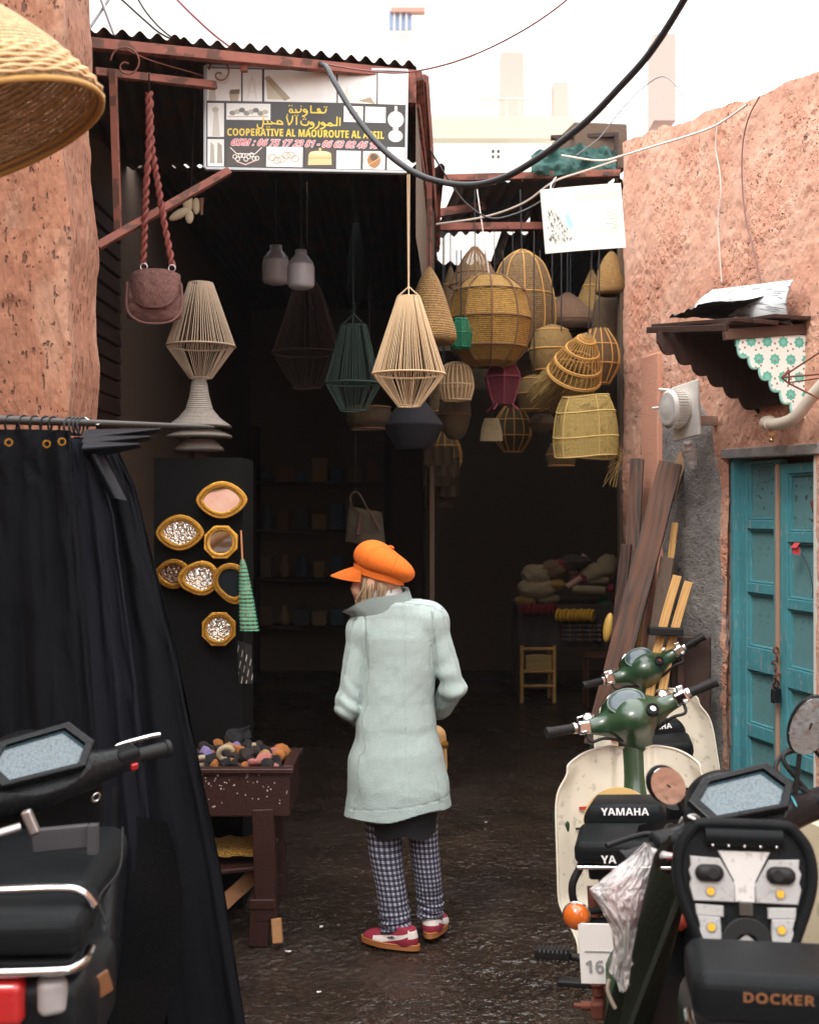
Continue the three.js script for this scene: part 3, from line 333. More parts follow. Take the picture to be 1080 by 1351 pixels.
// ---------- the cooperative's sign board ----------
{
  const draw = (c, w, h) => {
    c.fillStyle = '#3a3735'; c.fillRect(0, 0, w, h);
    const sx = w / 267, sy = h / 136, Q = (x, y, a, b, col) => { c.fillStyle = col; c.fillRect(x * sx, y * sy, a * sx, b * sy); };
    const cell = (x, y, a, b, f) => { Q(x, y, a, b, '#efeee8'); c.save(); c.beginPath(); c.rect(x * sx, y * sy, a * sx, b * sy); c.clip(); c.translate(x * sx, y * sy); c.scale(sx, sy); if (f) f(a, b); c.restore(); };
    const P = (pts, col, fill = true, lw = 1) => { c.beginPath(); pts.forEach((p, i) => i ? c.lineTo(...p) : c.moveTo(...p)); if (fill) { c.fillStyle = col; c.fill(); } else { c.strokeStyle = col; c.lineWidth = lw; c.stroke(); } };
    const E = (x, y, a, b, col, st) => { c.beginPath(); c.ellipse(x, y, a, b, 0, 0, 7); if (st) { c.strokeStyle = col; c.lineWidth = st; c.stroke(); } else { c.fillStyle = col; c.fill(); } };
    cell(2, 3, 44, 43, () => { P([[4, 26], [10, 18], [12, 43], [2, 43]], '#c9c3b4'); P([[28, 30], [42, 28], [40, 43], [30, 43]], '#b8a88e'); P([[30, 28], [42, 27], [42, 33], [30, 34]], '#77695c'); E(20, 14, 9, 7, '#dcd8cd'); });
    cell(48, 3, 25, 43, () => { P([[6, 40], [12, 10], [18, 40]], '#d5d2ca', false, 1); E(12, 22, 5, 9, '#dedcd4', 1); });
    cell(76, 3, 95, 43, () => { P([[2, 8], [28, 40], [4, 40]], '#c3baa2'); P([[0, 12], [6, 8], [34, 38], [26, 42]], '#a89a7f'); P([[28, 6], [80, 4], [84, 30], [44, 34]], '#f5f3ec'); });
    cell(173, 3, 52, 43, () => { P([[4, 43], [12, 20], [20, 43]], '#d8d2c2'); E(30, 26, 9, 12, '#e0dbcf'); P([[26, 40], [44, 34], [50, 43]], '#9d8e73'); });
    cell(227, 3, 38, 43, () => { E(18, 22, 12, 12, '#e3e0d8', 1); });
    cell(3, 49, 21, 45, () => { P([[6, 44], [8, 12], [13, 12], [16, 44]], '#cfc9bb'); E(10, 9, 4, 4, '#bdb6a6'); });
    cell(27, 49, 57, 22, () => { for (let k = 0; k < 8; k++) E(8 + k * 6, 13 - (k % 3) * 2, 4, 3.2, ['#8f897e', '#b9b2a2', '#6f6a62'][k % 3]); P([[2, 18], [54, 17]], '#a9a291', false, 1); });
    cell(181, 50, 26, 21, () => { P([[4, 5], [22, 3], [18, 16], [8, 17]], '#bcb5a5', false, 1.2); E(13, 9, 6, 3, '#8d8375'); });
    cell(210, 50, 28, 21, () => { E(14, 10, 8, 6, '#dad7cf', 1); E(14, 10, 3, 2, '#cfccc4'); });
    c.save(); c.scale(sx, sy); E(252, 66, 11, 11, '#eae8e1'); P([[250, 48], [254, 48], [254, 58], [250, 58]], '#d9d6cd'); E(252, 88, 10, 8, '#e4e2da'); E(252, 78, 4, 3, '#d5d2c8'); c.restore();
    cell(3, 97, 21, 36, () => { P([[4, 4], [8, 8], [9, 32], [3, 32]], '#b6b09f'); P([[13, 4], [18, 8], [19, 32], [12, 32]], '#a8a294'); });
    Q(28, 106, 48, 26, '#4a4039'); c.save(); c.scale(sx, sy); P([[32, 108], [40, 116], [64, 116], [73, 107]], '#e9e4da', false, 1.2); for (let k = 0; k < 9; k++) E(38 + k * 3.6, 120 + 3 * Math.sin(k * 1.9), 2.6, 2.6, '#e9e2d8', 1.1); P([[40, 126], [52, 130], [66, 124]], '#d8b8b0', false, 1.5); c.restore();
    cell(79, 106, 48, 26, () => { for (let k = 0; k < 6; k++) E(8 + k * 6, 14 + 4 * Math.sin(k * 1.3), 5, 4, '#a79674', 1.2); });
    Q(130, 106, 40, 26, '#4d453c'); c.save(); c.scale(sx, sy); P([[135, 114], [165, 113], [166, 128], [134, 129]], '#d7c58f'); E(150, 113, 14, 3, '#e6d9a8'); E(150, 108, 2, 2, '#d2bd80'); P([[135, 120], [165, 119]], '#9b8655', false, 0.8); c.restore();
    cell(172, 109, 33, 24, () => { P([[4, 13], [28, 12]], '#dcdad4', false, 0.8); });
    cell(208, 109, 30, 24, () => { E(15, 12, 9, 10, '#a8763f'); E(15, 8, 5, 5, '#5c4630'); E(12, 13, 11, 10, '#8d8070', 0.8); P([[8, 18], [24, 8]], '#cfa06a', false, 1.4); });
    cell(241, 103, 24, 30, () => { E(11, 16, 7, 6, '#c9c5bb', 1); P([[6, 4], [12, 12], [18, 4]], '#d4d1c8', false, 0.8); });
    // arabic lettering, drawn stroke by stroke (right to left)
    c.save(); c.scale(sx, sy); c.strokeStyle = '#e9c93c'; c.lineCap = 'round'; c.lineJoin = 'round';
    const S = (lw, ...p) => { c.lineWidth = lw; c.beginPath(); c.moveTo(p[0], p[1]); for (let k = 2; k < p.length; k += 4) p.length - k >= 4 ? c.quadraticCurveTo(p[k], p[k + 1], p[k + 2], p[k + 3]) : c.lineTo(p[k], p[k + 1]); c.stroke(); };
    const dot = (x, y) => { c.fillStyle = '#e9c93c'; c.beginPath(); c.arc(x, y, 0.9, 0, 7); c.fill(); };
    // taa ayn alif waw noon yaa taa-marbuta
    S(1.9, 157, 55, 157, 60, 153, 60); dot(155, 52); dot(158, 52); S(1.9, 153, 60, 150, 60, 149, 57, 149, 54, 146, 55, 145, 57, 148, 59); S(1.9, 152, 60, 138, 60); S(1.9, 137, 51, 137, 60); S(1.9, 140, 60, 137, 60);
    S(1.9, 132, 58, 129, 54, 127, 57, 128, 60, 132, 59); S(1.9, 132, 58, 133, 63, 126, 65); S(1.9, 124, 55, 124, 60, 120, 60); dot(124, 51.5); S(1.9, 120, 60, 118, 60, 117, 56); dot(116, 64); dot(119.5, 64); S(1.9, 118, 60, 113, 60); S(1.9, 113, 60, 108, 61, 109, 57, 112, 53, 113, 60); dot(108.5, 51); dot(112, 51);
    // alif lam meem waw raa waw thaa
    S(1.9, 176, 66, 176, 76); S(1.9, 172, 65, 172, 76); S(1.9, 172, 76, 166, 76); S(1.9, 166, 76, 163, 71, 160, 75, 163, 78, 166, 76); S(1.9, 160, 76, 157, 76); S(1.9, 156, 75, 153, 71, 151, 74, 153, 77, 156, 75); S(1.9, 156, 75, 157, 80, 150, 81); S(1.9, 148, 72, 149, 78, 143, 81); S(1.9, 141, 75, 138, 71, 136, 74, 138, 77, 141, 75); S(1.9, 141, 75, 142, 80, 135, 81); S(1.9, 134, 72, 134, 77, 130, 77, 123, 77, 124, 72); dot(127, 69); dot(130, 69); dot(128.5, 66.5);
    // alif lam alif-hamza sad yaa lam
    S(1.9, 118, 66, 118, 76); S(1.9, 113, 65, 113, 73, 108, 77, 106, 70, 105, 66); S(1, 106.5, 62.5, 104.5, 63.5, 106.5, 64.5); S(1.9, 100, 75, 97, 70, 93, 72, 92, 77, 100, 76); S(1.9, 100, 76, 86, 76, 85, 73); S(1.9, 86, 76, 82, 76); S(1.9, 82, 76, 81, 76, 80, 72); dot(79.5, 80); dot(82.5, 80); S(1.9, 81, 76, 75, 76); S(1.9, 75, 65, 75, 80, 72, 82, 66, 82, 67, 77);
    c.restore();
    c.textAlign = 'center'; c.textBaseline = 'middle'; c.fillStyle = '#e9c93c'; c.font = `bold ${13.4 * sy}px sans-serif`;
    const fit = (s, x, y, wd) => { const m = c.measureText(s).width; c.save(); c.translate(x * sx, y * sy); c.scale(wd * sx / m, 1); c.lineWidth = 2.2; c.strokeText(s, 0, 0); c.fillText(s, 0, 0); c.restore(); };
    c.strokeStyle = '#e9c93c'; fit('COOPERATIVE AL MAOUROUTE AL ASSIL', 132, 87.5, 209);
    c.font = `italic bold ${12 * sy}px sans-serif`; c.fillStyle = '#e04a5a'; c.strokeStyle = '#f6ece8'; const s2 = 'GSM : 06 75 17 23 81 - 06 63 02 46 18', m2 = c.measureText(s2).width; c.save(); c.translate(130 * sx, 101 * sy); c.transform(1, 0, -0.18, 1, 0, 0); c.scale(196 * sx / m2, 1); c.lineJoin = 'round'; c.lineWidth = 9; c.strokeText(s2, 0, 0); c.fillText(s2, 0, 0); c.restore();
  };
  const tx = canvasTex(2048, 1043, draw);
  const a = at(271, 88, 5.42), b = at(537, 94, 5.62), e = at(271, 223, 5.4), f = at(535, 228, 5.6), c0 = a.clone().add(f).multiplyScalar(0.5);
  const t = thing('shop_sign', 'printed black and white shop sign with yellow Arabic and French lettering', 'sign', c0);
  const q = (z) => grid(1, 1, (u, v) => a.clone().lerp(b, u).lerp(e.clone().lerp(f, u), 1 - v).add(V(0.1 * z, 0, z)));
  partW(t, 'printed_face', q(0.008), M(0xffffff, 0.35, { map: tx }));
  partW(t, 'backing_board', [q(0.004), q(-0.016)], mat.steel);
  for (const [p, r] of [[a, b], [e, f], [a, e], [b, f]]) partW(t, 'edge_strip', bar(p, r, 0.012, 0.03, 0.002), mat.galv);
  // the poster on the right
  const p2 = canvasTex(700, 590, (c, w, h) => {
    c.fillStyle = '#eef0e6'; c.fillRect(0, 0, w, h); const g = rng(5);
    c.fillStyle = 'rgba(222,232,150,0.35)'; c.fillRect(280, 60, 380, 90); c.fillStyle = 'rgba(190,220,190,0.35)'; c.fillRect(300, 400, 330, 80);
    for (let k = 0; k < 240; k++) { const x = 40 + g() * 190, y = 150 + g() * 330; if (x - 40 > (y - 80) * 0.55) continue; c.fillStyle = ['#77786f', '#a3a49a', '#4f504a', '#c5c6bd'][k % 4]; c.beginPath(); c.moveTo(x, y); c.lineTo(x + g() * 40 - 12, y + g() * 44); c.lineTo(x + g() * 18, y + g() * 60); c.fill(); }
    c.fillStyle = '#a9d3de'; c.beginPath(); c.moveTo(190, 250); c.lineTo(225, 240); c.lineTo(265, 360); c.lineTo(215, 390); c.fill();
    for (let k = 0; k < 9; k++) { c.fillStyle = `rgba(70,110,110,${0.25 + 0.2 * g()})`; c.fillRect(300 + g() * 30, 235 + k * 21, 240 + g() * 80, 5); } c.fillStyle = 'rgba(60,110,115,0.45)'; for (let k = 0; k < 14; k++) c.fillRect(540 + g() * 70, 230 + k * 14, 60 + g() * 30, 7);
    c.strokeStyle = '#b8bdb0'; c.lineWidth = 2; c.beginPath(); c.arc(225, 60, 16, 0, 7); c.stroke();
  });
  const A2 = at(712, 251, 6.7), B2 = at(818, 242, 6.7), C2 = at(719, 335, 6.7), D2 = at(825, 327, 6.7), c2 = A2.clone().add(D2).multiplyScalar(0.5);
  const t2 = thing('hanging_poster', 'tilted white poster board with faint print hung beside the pink wall', 'poster', c2);
  const q2 = (z, s = 1) => grid(10, 8, (u, v) => A2.clone().lerp(B2, u).lerp(C2.clone().lerp(D2, u), 1 - v).add(V(0, 0, z + 0.012 * sin(u * 3))));
  partW(t2, 'printed_face', q2(0.006), M(0xffffff, 0.5, { map: p2 })); partW(t2, 'backing_board', q2(0.0), mat.offWhite);
  partW(t2, 'tie', [tube([at(728, 256, 6.68), at(726, 246, 6.7), at(730, 238, 6.75), at(733, 234, 6.8)], 0.004, 10, 5)], mat.offWhite);
}
// ---------- overhead cables ----------
{
  const cable = (name, label, pts, r, m, n = 60) => { const P = pts.map((p) => at(...p)); oneW(name, label, 'cable', tube(P, r, n, 8), m, P[0]); };
  cable('thick_cable', 'thick black cable sagging from the canopy past the sign corner', [[418, 84, 5.5], [430, 88, 5.35], [441, 108, 5.25], [468, 152, 5.1], [505, 197, 4.95], [553, 231, 4.8], [610, 244, 4.65], [660, 236, 4.5], [712, 207, 4.35], [770, 163, 4.2], [815, 117, 4.05], [858, 68, 3.9], [905, -6, 3.7], [960, -110, 3.5]], 0.0125, M([0.025, 0.027, 0.032], 0.5, { bumpMap: rep(bGrit, 30, 1), bumpScale: 0.001 }), 120);
  cable('thin_cable', 'thin faded red cable swooping above the shop sign', [[425, 84, 5.4], [480, 93, 5.4], [530, 96, 5.4], [585, 86, 5.3], [640, 66, 5.2], [700, 34, 5.0], [752, -4, 4.9], [800, -50, 4.8]], 0.0042, M([0.26, 0.1, 0.1], 0.6));
  cable('thin_cable', 'thin red striped wire slanting down to the corrugated roof', [[215, -20, 5.4], [250, 16, 5.4], [285, 48, 5.45], [318, 72, 5.5]], 0.005, M([0.4, 0.1, 0.12], 0.6));
  cable('twisted_wire', 'black twisted wires dropping to the corrugated roof', [[150, -10, 5.3], [168, 6, 5.3], [190, 26, 5.3], [215, 46, 5.3], [256, 64, 5.35]], 0.0045, mat.blackWire);
  cable('twisted_wire', 'second black wire looped beside the twisted roof wires', [[178, -8, 5.32], [196, 20, 5.32], [222, 46, 5.32], [254, 63, 5.37]], 0.004, mat.blackWire);
  cable('thin_cable', 'pale cord tied across to the hanging poster', [[575, 296, 7.0], [640, 286, 7.0], [690, 268, 6.9], [730, 240, 6.8], [770, 226, 6.9], [812, 212, 7.2]], 0.006, M([0.5, 0.42, 0.35], 0.7));
  cable('thin_cable', 'dark wire strung from the canopy edge down to the poster tie', [[566, 196, 6.3], [590, 235, 6.5], [614, 268, 6.7], [648, 288, 6.8], [690, 278, 6.8], [722, 258, 6.8], [734, 236, 6.82]], 0.005, M([0.06, 0.06, 0.065], 0.5));
  cable('thin_cable', 'white wire running along the pink wall top', [[740, 205, 7.4], [790, 212, 7.4], [822, 205, 7.5], [865, 192, 6.9], [905, 180, 6.55], [945, 165, 6.2], [985, 138, 5.9]], 0.006, M([0.75, 0.68, 0.62], 0.6));
  cable('thin_cable', 'thin grey wire arching above the pink wall', [[760, 205, 7.5], [790, 182, 7.4], [815, 150, 7.3], [845, 118, 7.2], [872, 101, 7.1], [890, 112, 7.0], [906, 138, 6.9], [916, 164, 6.7]], 0.004, M([0.25, 0.24, 0.25], 0.5));
  const onW = (name, label, pts, r, m) => { const P = pts.map(([x, y]) => wp(x, y, 0.02)); oneW(name, label, 'wire', tube(P, r, 50, 6), m, P[0]); };
  onW('wall_wire', 'white wire hanging down the face of the pink wall', [[950, 163], [948, 195], [953, 225], [955, 255], [951, 290], [953, 330], [956, 372]], 0.004, M([0.72, 0.62, 0.55], 0.6));
  onW('wall_wire', 'brown wire hanging down the pink wall towards the metal sheet', [[1006, 128], [992, 155], [984, 190], [983, 240], [988, 290], [998, 330], [1008, 372]], 0.004, M([0.24, 0.13, 0.11], 0.6));
  const mast = thing('roof_mast', 'thin crossed aerial poles above the corrugated roof', 'aerial', at(154, 56, 5.3));
  partW(mast, 'pole', rod(at(155, 56, 5.3), at(128, -16, 5.3), 0.008), mat.galv); partW(mast, 'pole', rod(at(118, 38, 5.3), at(146, -4, 5.32), 0.007), mat.galv);
}
// ---------- woven shade hanging at the top left ----------
{
  const c = at(-66, 196, 2.62), t = thing('wicker_shade', 'large tilted wicker lampshade hanging in front of the left wall', 'lampshade', c);
  const g0 = lathe([[0.34, 0.0], [0.345, 0.02], [0.335, 0.06], [0.30, 0.13], [0.25, 0.2], [0.19, 0.27], [0.13, 0.32], [0.08, 0.35]], 96);
  t.rotation.set(R(6), 0, R(20));
  part(t, 'shade', g0, mat.rattan([0.78, 0.52, 0.26], { ru: 7, rv: 1.3, open: true }));
  part(t, 'rim', [torus(0.343, 0.007, [0, 0.004, 0], [PI / 2, 0, 0], 8, 80), torus(0.336, 0.005, [0, 0.018, 0], [PI / 2, 0, 0], 6, 80)], mat.cane);
  const ws = []; for (let r = 0; r < 26; r++) { const k = r / 26, y = 0.02 + 0.3 * k, rad = 0.349 - 0.225 * Math.pow(k, 1.35); const pts = []; const n = 64; for (let i = 0; i < n; i++) { const a = i / n * 2 * PI; pts.push(V(cos(a) * (rad + 0.0035 * (((i + r) % 2) ? 1 : -1)), y + 0.002 * sin(a * 5 + r), sin(a) * (rad + 0.0035 * (((i + r) % 2) ? 1 : -1)))); } ws.push(tube(pts, 0.0036, 128, 4, true)); }
  const wv = part(t, 'woven_strands', ws, M([0.74, 0.5, 0.27], 0.7, { map: rep(tGrime, 20, 1) })); wv.userData.kind = 'stuff';
  part(t, 'cord', rod(V(0, 0.34, 0), V(0.25, 1.2, 0), 0.006), mat.blackWire);
}
// ---------- leather bag on braided straps ----------
{
  const t = thing('leather_bag', 'brown hide shoulder bag hanging by long red braided straps', 'bag', at(204, 420, 5.12));
  const g = grid(40, 30, (u, v) => { const a = u * 2 * PI, y = v; const w = 37 * Math.pow(sin(PI * (0.16 + 0.84 * (1 - v) * 0.62)), 0.5) * (v > 0.9 ? Math.sqrt(Math.max(0.02, (1 - v) * 10)) : 1) * (v < 0.08 ? Math.sqrt(v / 0.08 + 0.03) : 1); const p = at(204 + cos(a) * w - 3 * v, 426 - 66 * v + 4 * cos(a) * cos(a) * v, 5.12); p.z += sin(a) * 0.05 * Math.sqrt(Math.max(0.03, sin(PI * clamp(v * 0.9 + 0.06)))) + 0.012 * (fbm(u * 10, v * 8, 3) - 0.5); return p; }, true);
  partW(t, 'pouch', g, mat.hide);
  partW(t, 'flap', grid(24, 16, (u, v) => { const x = mix(-34, 33, u), e = 1 - Math.pow(Math.abs(u - 0.5) * 2, 3); const p = at(203 + x, 358 + 6 * (1 - e) + v * (22 + 30 * e) - 4, 5.055); p.z += 0.012 * sin(v * 3) * e - 0.04 * (1 - e) + 0.006 * (fbm(u * 12, v * 9, 2) - 0.5); return p; }), mat.hide);
  partW(t, 'piping', tube([at(168, 372, 5.09), at(168, 408, 5.08), at(182, 423, 5.06), at(204, 427, 5.06), at(228, 423, 5.06), at(240, 406, 5.08), at(239, 374, 5.09)], 0.006, 40, 6), mat.hide);
  const braid = (pts) => { const c = new THREE.CatmullRomCurve3(pts), o = []; for (let k = 0; k < 2; k++) { const q = []; for (let i = 0; i <= 60; i++) { const p = c.getPoint(i / 60), a = i * 0.9 + k * PI; q.push(p.add(V(0.008 * cos(a), 0, 0.008 * sin(a)))); } o.push(tube(q, 0.0085, 140, 5)); } return o; };
  partW(t, 'strap', braid([at(196, 122, 5.1), at(197, 180, 5.1), at(193, 250, 5.1), at(191, 300, 5.1), at(189, 352, 5.1)]), mat.ropeRed);
  partW(t, 'strap', braid([at(198, 122, 5.12), at(200, 190, 5.12), at(208, 240, 5.12), at(217, 295, 5.12), at(228, 352, 5.1)]), mat.ropeRed);
  partW(t, 'ring', [torus(0.014, 0.003, at(190, 352, 5.08).toArray()), torus(0.014, 0.003, at(227, 354, 5.08).toArray())], mat.steel);
  partW(t, 'hook', rod(at(197, 126, 5.11), at(197, 96, 5.0), 0.003), mat.blackWire);
}
// ---------- lamps ----------
const ringPts = (r, y, n, ph = 0) => Array.from({ length: n }, (_, i) => V(cos(i / n * 2 * PI + ph) * r, y, sin(i / n * 2 * PI + ph) * r));
function cordLamp(label, px, pyTop, pyMid, pyBot, d, wTop, wMid, wBot, m, n, hang, group) {   // bicone wire frame wound with cord
  const s = d / 1600, c = at(px, pyMid, d), t = thing('cord_lampshade', label, 'lampshade', c, group), y1 = (pyMid - pyTop) * s, y0 = -(pyBot - pyMid) * s, rt = wTop / 2 * s, rm = wMid / 2 * s, rb = wBot / 2 * s, st = rng(Math.round(px * 7));
  const up = [], lo = [], A = ringPts(rt, y1, n), B = ringPts(rm, 0, n), C = ringPts(rb, y0, n);
  for (let i = 0; i < n; i++) { const j = (st() - 0.5) * 0.006; if (st() > 0.07) up.push(rod(A[i], B[i].clone().add(V(j, 0, j)), 0.0022, 0.0019, 5, true)); if (st() > 0.2) lo.push(rod(B[i], C[i], 0.0017, 0.0015, 4, true)); }
  const w1 = part(t, 'cord_winding', up, m), w2 = part(t, 'cord_winding', lo, m); w1.userData.kind = w2.userData.kind = 'stuff';
  part(t, 'ring', torus(rt, 0.003, [0, y1, 0], [PI / 2, 0, 0], 6, 40), m); part(t, 'ring', torus(rm, 0.0045, [0, 0, 0], [PI / 2, 0, 0], 7, 60), m); part(t, 'ring', torus(rb, 0.003, [0, y0, 0], [PI / 2, 0, 0], 6, 40), m);
  const hb = [V(0, y1 + rt * 0.9, 0)]; if (hang) part(t, 'hanger', [rod(V(-rt, y1, 0), hb[0], 0.0035), rod(V(rt, y1, 0), hb[0], 0.0035), rod(V(0, y1, rt), hb[0], 0.0025)], m);
  if (hang) part(t, 'suspension', hang.map(([dx, py]) => rod(V(dx * 0.3, y1 + rt * 0.88, 0), V(dx, 1.7 - (py - 675.5) * s - c.y, 0), 0.0028, 0.0028, 5)), m);
  return t;
}
cordLamp('pale cord lampshade hanging under the right end of the sign', 539, 392, 494, 536, 5.5, 30, 96, 30, mat.cord, 88, [[0.003, 230], [-0.006, 230]]);
cordLamp('taupe cord lampshade sitting above the trumpet shaped lamp', 265, 374, 457, 499, 5.25, 32, 90, 30, mat.cordPale, 80, null);
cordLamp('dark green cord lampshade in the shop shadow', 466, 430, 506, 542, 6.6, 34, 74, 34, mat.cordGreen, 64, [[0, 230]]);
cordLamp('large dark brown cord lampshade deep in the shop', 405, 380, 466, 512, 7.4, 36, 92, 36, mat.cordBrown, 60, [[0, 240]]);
{ // trumpet lamps
  const s = 5.25 / 1600, t = thing('trumpet_lamp', 'cream ribbed trumpet lamp with two stacked flared rims', 'lamp', at(263, 606, 5.25));
  const P = (a) => lathe(a.map(([w, y]) => [w * s, (606 - y) * s]), 48), m = M([0.4, 0.35, 0.3], 0.85, { bumpMap: rep(bRopes, 1, 1), bumpScale: 0.004, map: rep(bRopes, 1, 1) });
  part(t, 'body', P([[9, 500], [11, 508], [13, 522], [18, 540], [28, 552], [42, 562], [43, 564], [38, 565]]), m); part(t, 'lower_rim', P([[24, 566], [43, 575], [43, 578], [36, 579]]), m); part(t, 'lower_rim', P([[20, 580], [32, 592], [33, 595], [24, 597]]), m); part(t, 'stem', P([[12, 560], [13, 606]]), mat.darkWood);
  const b = thing('plinth', 'dark plinth under the trumpet lamp', 'plinth', V(-0.9, 0, -5.35)); part(b, 'box', boxUV(box(0.38, at(0, 606, 5.35).y, 0.34, [0, at(0, 606, 5.35).y / 2, 0])), mat.blackFelt);
}
// woven basket lamps: a lathe of woven cane with rib and ring canes
function basketLamp(label, px, py, d, prof, o = {}) {
  const s = d / 1600, t = thing(o.name ?? 'basket_lampshade', label, 'lampshade', at(px, py, d), o.group);
  const pr = prof.map(([w, y]) => [w * s, (py - y) * s]), seg = o.seg ?? 40, g = lathe(o.seg ? pr : new THREE.SplineCurve(pr.map((p) => new THREE.Vector2(...p))).getPoints(30).map((p) => [p.x, p.y]), seg);
  part(t, 'shade', o.seg ? toCreasedNormals(g, 0.3) : g, o.mat ?? mat.rattan(o.c ?? [0.5, 0.3, 0.09], { ru: o.ru ?? 3, rv: o.rv ?? 2, open: o.open }));
  const rm = o.rib ?? mat.caneD; const nr = o.ribs ?? 0; for (let k = 0; k < nr; k++) { const a = k / nr * 2 * PI; part(t, 'rib', tube(pr.map(([r, y]) => V(sin(a) * (r + 0.003), y, cos(a) * (r + 0.003))), 0.0045, 24, 5), rm); }
  for (const i of o.rings ?? []) part(t, 'ring', o.seg ? tube(ringPts(pr[i][0] + 0.002, pr[i][1], o.seg, PI / 2), 0.0045, o.seg * 2, 5, true) : torus(pr[i][0], 0.005, [0, pr[i][1], 0], [PI / 2, 0, 0], 6, 48), rm);
  if (o.tilt) t.rotation.set(...o.tilt);
  if (o.hang) part(t, 'cord', rod(V(0, pr[0][1] - 0.01, 0), V(o.hang[0] * s, (py - o.hang[1]) * s, 0), 0.004, 0.004, 5), o.hm ?? mat.blackWire);
  return t;
}
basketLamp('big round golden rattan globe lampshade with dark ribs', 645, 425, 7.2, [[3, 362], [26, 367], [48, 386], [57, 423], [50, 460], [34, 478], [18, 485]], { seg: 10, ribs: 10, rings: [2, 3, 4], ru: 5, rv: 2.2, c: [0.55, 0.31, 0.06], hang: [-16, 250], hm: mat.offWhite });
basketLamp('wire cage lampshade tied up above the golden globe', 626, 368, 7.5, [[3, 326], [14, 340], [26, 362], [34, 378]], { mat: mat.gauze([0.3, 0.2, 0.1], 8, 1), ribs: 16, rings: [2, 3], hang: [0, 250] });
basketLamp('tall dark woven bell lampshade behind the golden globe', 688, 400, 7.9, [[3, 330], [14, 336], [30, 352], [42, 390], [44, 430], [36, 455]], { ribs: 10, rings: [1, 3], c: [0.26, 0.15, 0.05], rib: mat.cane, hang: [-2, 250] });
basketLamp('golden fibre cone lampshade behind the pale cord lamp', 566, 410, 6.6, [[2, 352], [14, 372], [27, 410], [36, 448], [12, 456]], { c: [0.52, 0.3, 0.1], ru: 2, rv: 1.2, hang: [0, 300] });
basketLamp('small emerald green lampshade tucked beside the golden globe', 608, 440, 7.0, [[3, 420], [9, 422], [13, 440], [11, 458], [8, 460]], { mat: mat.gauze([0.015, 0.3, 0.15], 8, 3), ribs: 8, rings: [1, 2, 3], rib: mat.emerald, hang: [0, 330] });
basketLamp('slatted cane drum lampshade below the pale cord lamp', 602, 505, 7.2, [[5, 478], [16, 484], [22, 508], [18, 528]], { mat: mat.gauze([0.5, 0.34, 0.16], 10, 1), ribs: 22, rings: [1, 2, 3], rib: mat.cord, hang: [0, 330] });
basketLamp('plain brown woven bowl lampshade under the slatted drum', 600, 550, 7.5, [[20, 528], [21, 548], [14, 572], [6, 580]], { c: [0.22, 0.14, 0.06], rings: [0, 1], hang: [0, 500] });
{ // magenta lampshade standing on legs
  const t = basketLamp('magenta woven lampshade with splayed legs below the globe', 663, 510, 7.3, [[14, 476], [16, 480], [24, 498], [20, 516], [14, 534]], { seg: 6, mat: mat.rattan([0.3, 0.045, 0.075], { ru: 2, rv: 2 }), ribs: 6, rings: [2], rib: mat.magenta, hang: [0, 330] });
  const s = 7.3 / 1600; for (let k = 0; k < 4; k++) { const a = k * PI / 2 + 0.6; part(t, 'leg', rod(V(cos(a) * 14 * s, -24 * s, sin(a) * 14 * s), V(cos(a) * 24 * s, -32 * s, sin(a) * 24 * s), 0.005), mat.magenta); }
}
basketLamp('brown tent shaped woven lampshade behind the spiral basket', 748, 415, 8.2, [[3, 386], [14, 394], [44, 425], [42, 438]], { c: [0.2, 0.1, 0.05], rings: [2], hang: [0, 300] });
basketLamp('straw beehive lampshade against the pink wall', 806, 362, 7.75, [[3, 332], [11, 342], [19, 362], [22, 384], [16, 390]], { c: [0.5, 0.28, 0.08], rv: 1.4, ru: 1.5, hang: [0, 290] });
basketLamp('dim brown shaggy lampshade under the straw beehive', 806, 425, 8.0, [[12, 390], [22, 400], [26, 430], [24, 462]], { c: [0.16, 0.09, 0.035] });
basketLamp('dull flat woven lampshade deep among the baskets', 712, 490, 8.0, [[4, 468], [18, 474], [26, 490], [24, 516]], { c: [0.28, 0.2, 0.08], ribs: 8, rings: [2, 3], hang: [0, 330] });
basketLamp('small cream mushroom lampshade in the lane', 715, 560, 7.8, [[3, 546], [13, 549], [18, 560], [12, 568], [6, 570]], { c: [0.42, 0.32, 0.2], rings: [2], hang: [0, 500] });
basketLamp('dim grey gauze lampshade hanging by the emerald one', 640, 480, 8.4, [[3, 466], [10, 470], [20, 494], [18, 512]], { mat: mat.gauze([0.12, 0.09, 0.05], 5, 2), hang: [0, 330] });
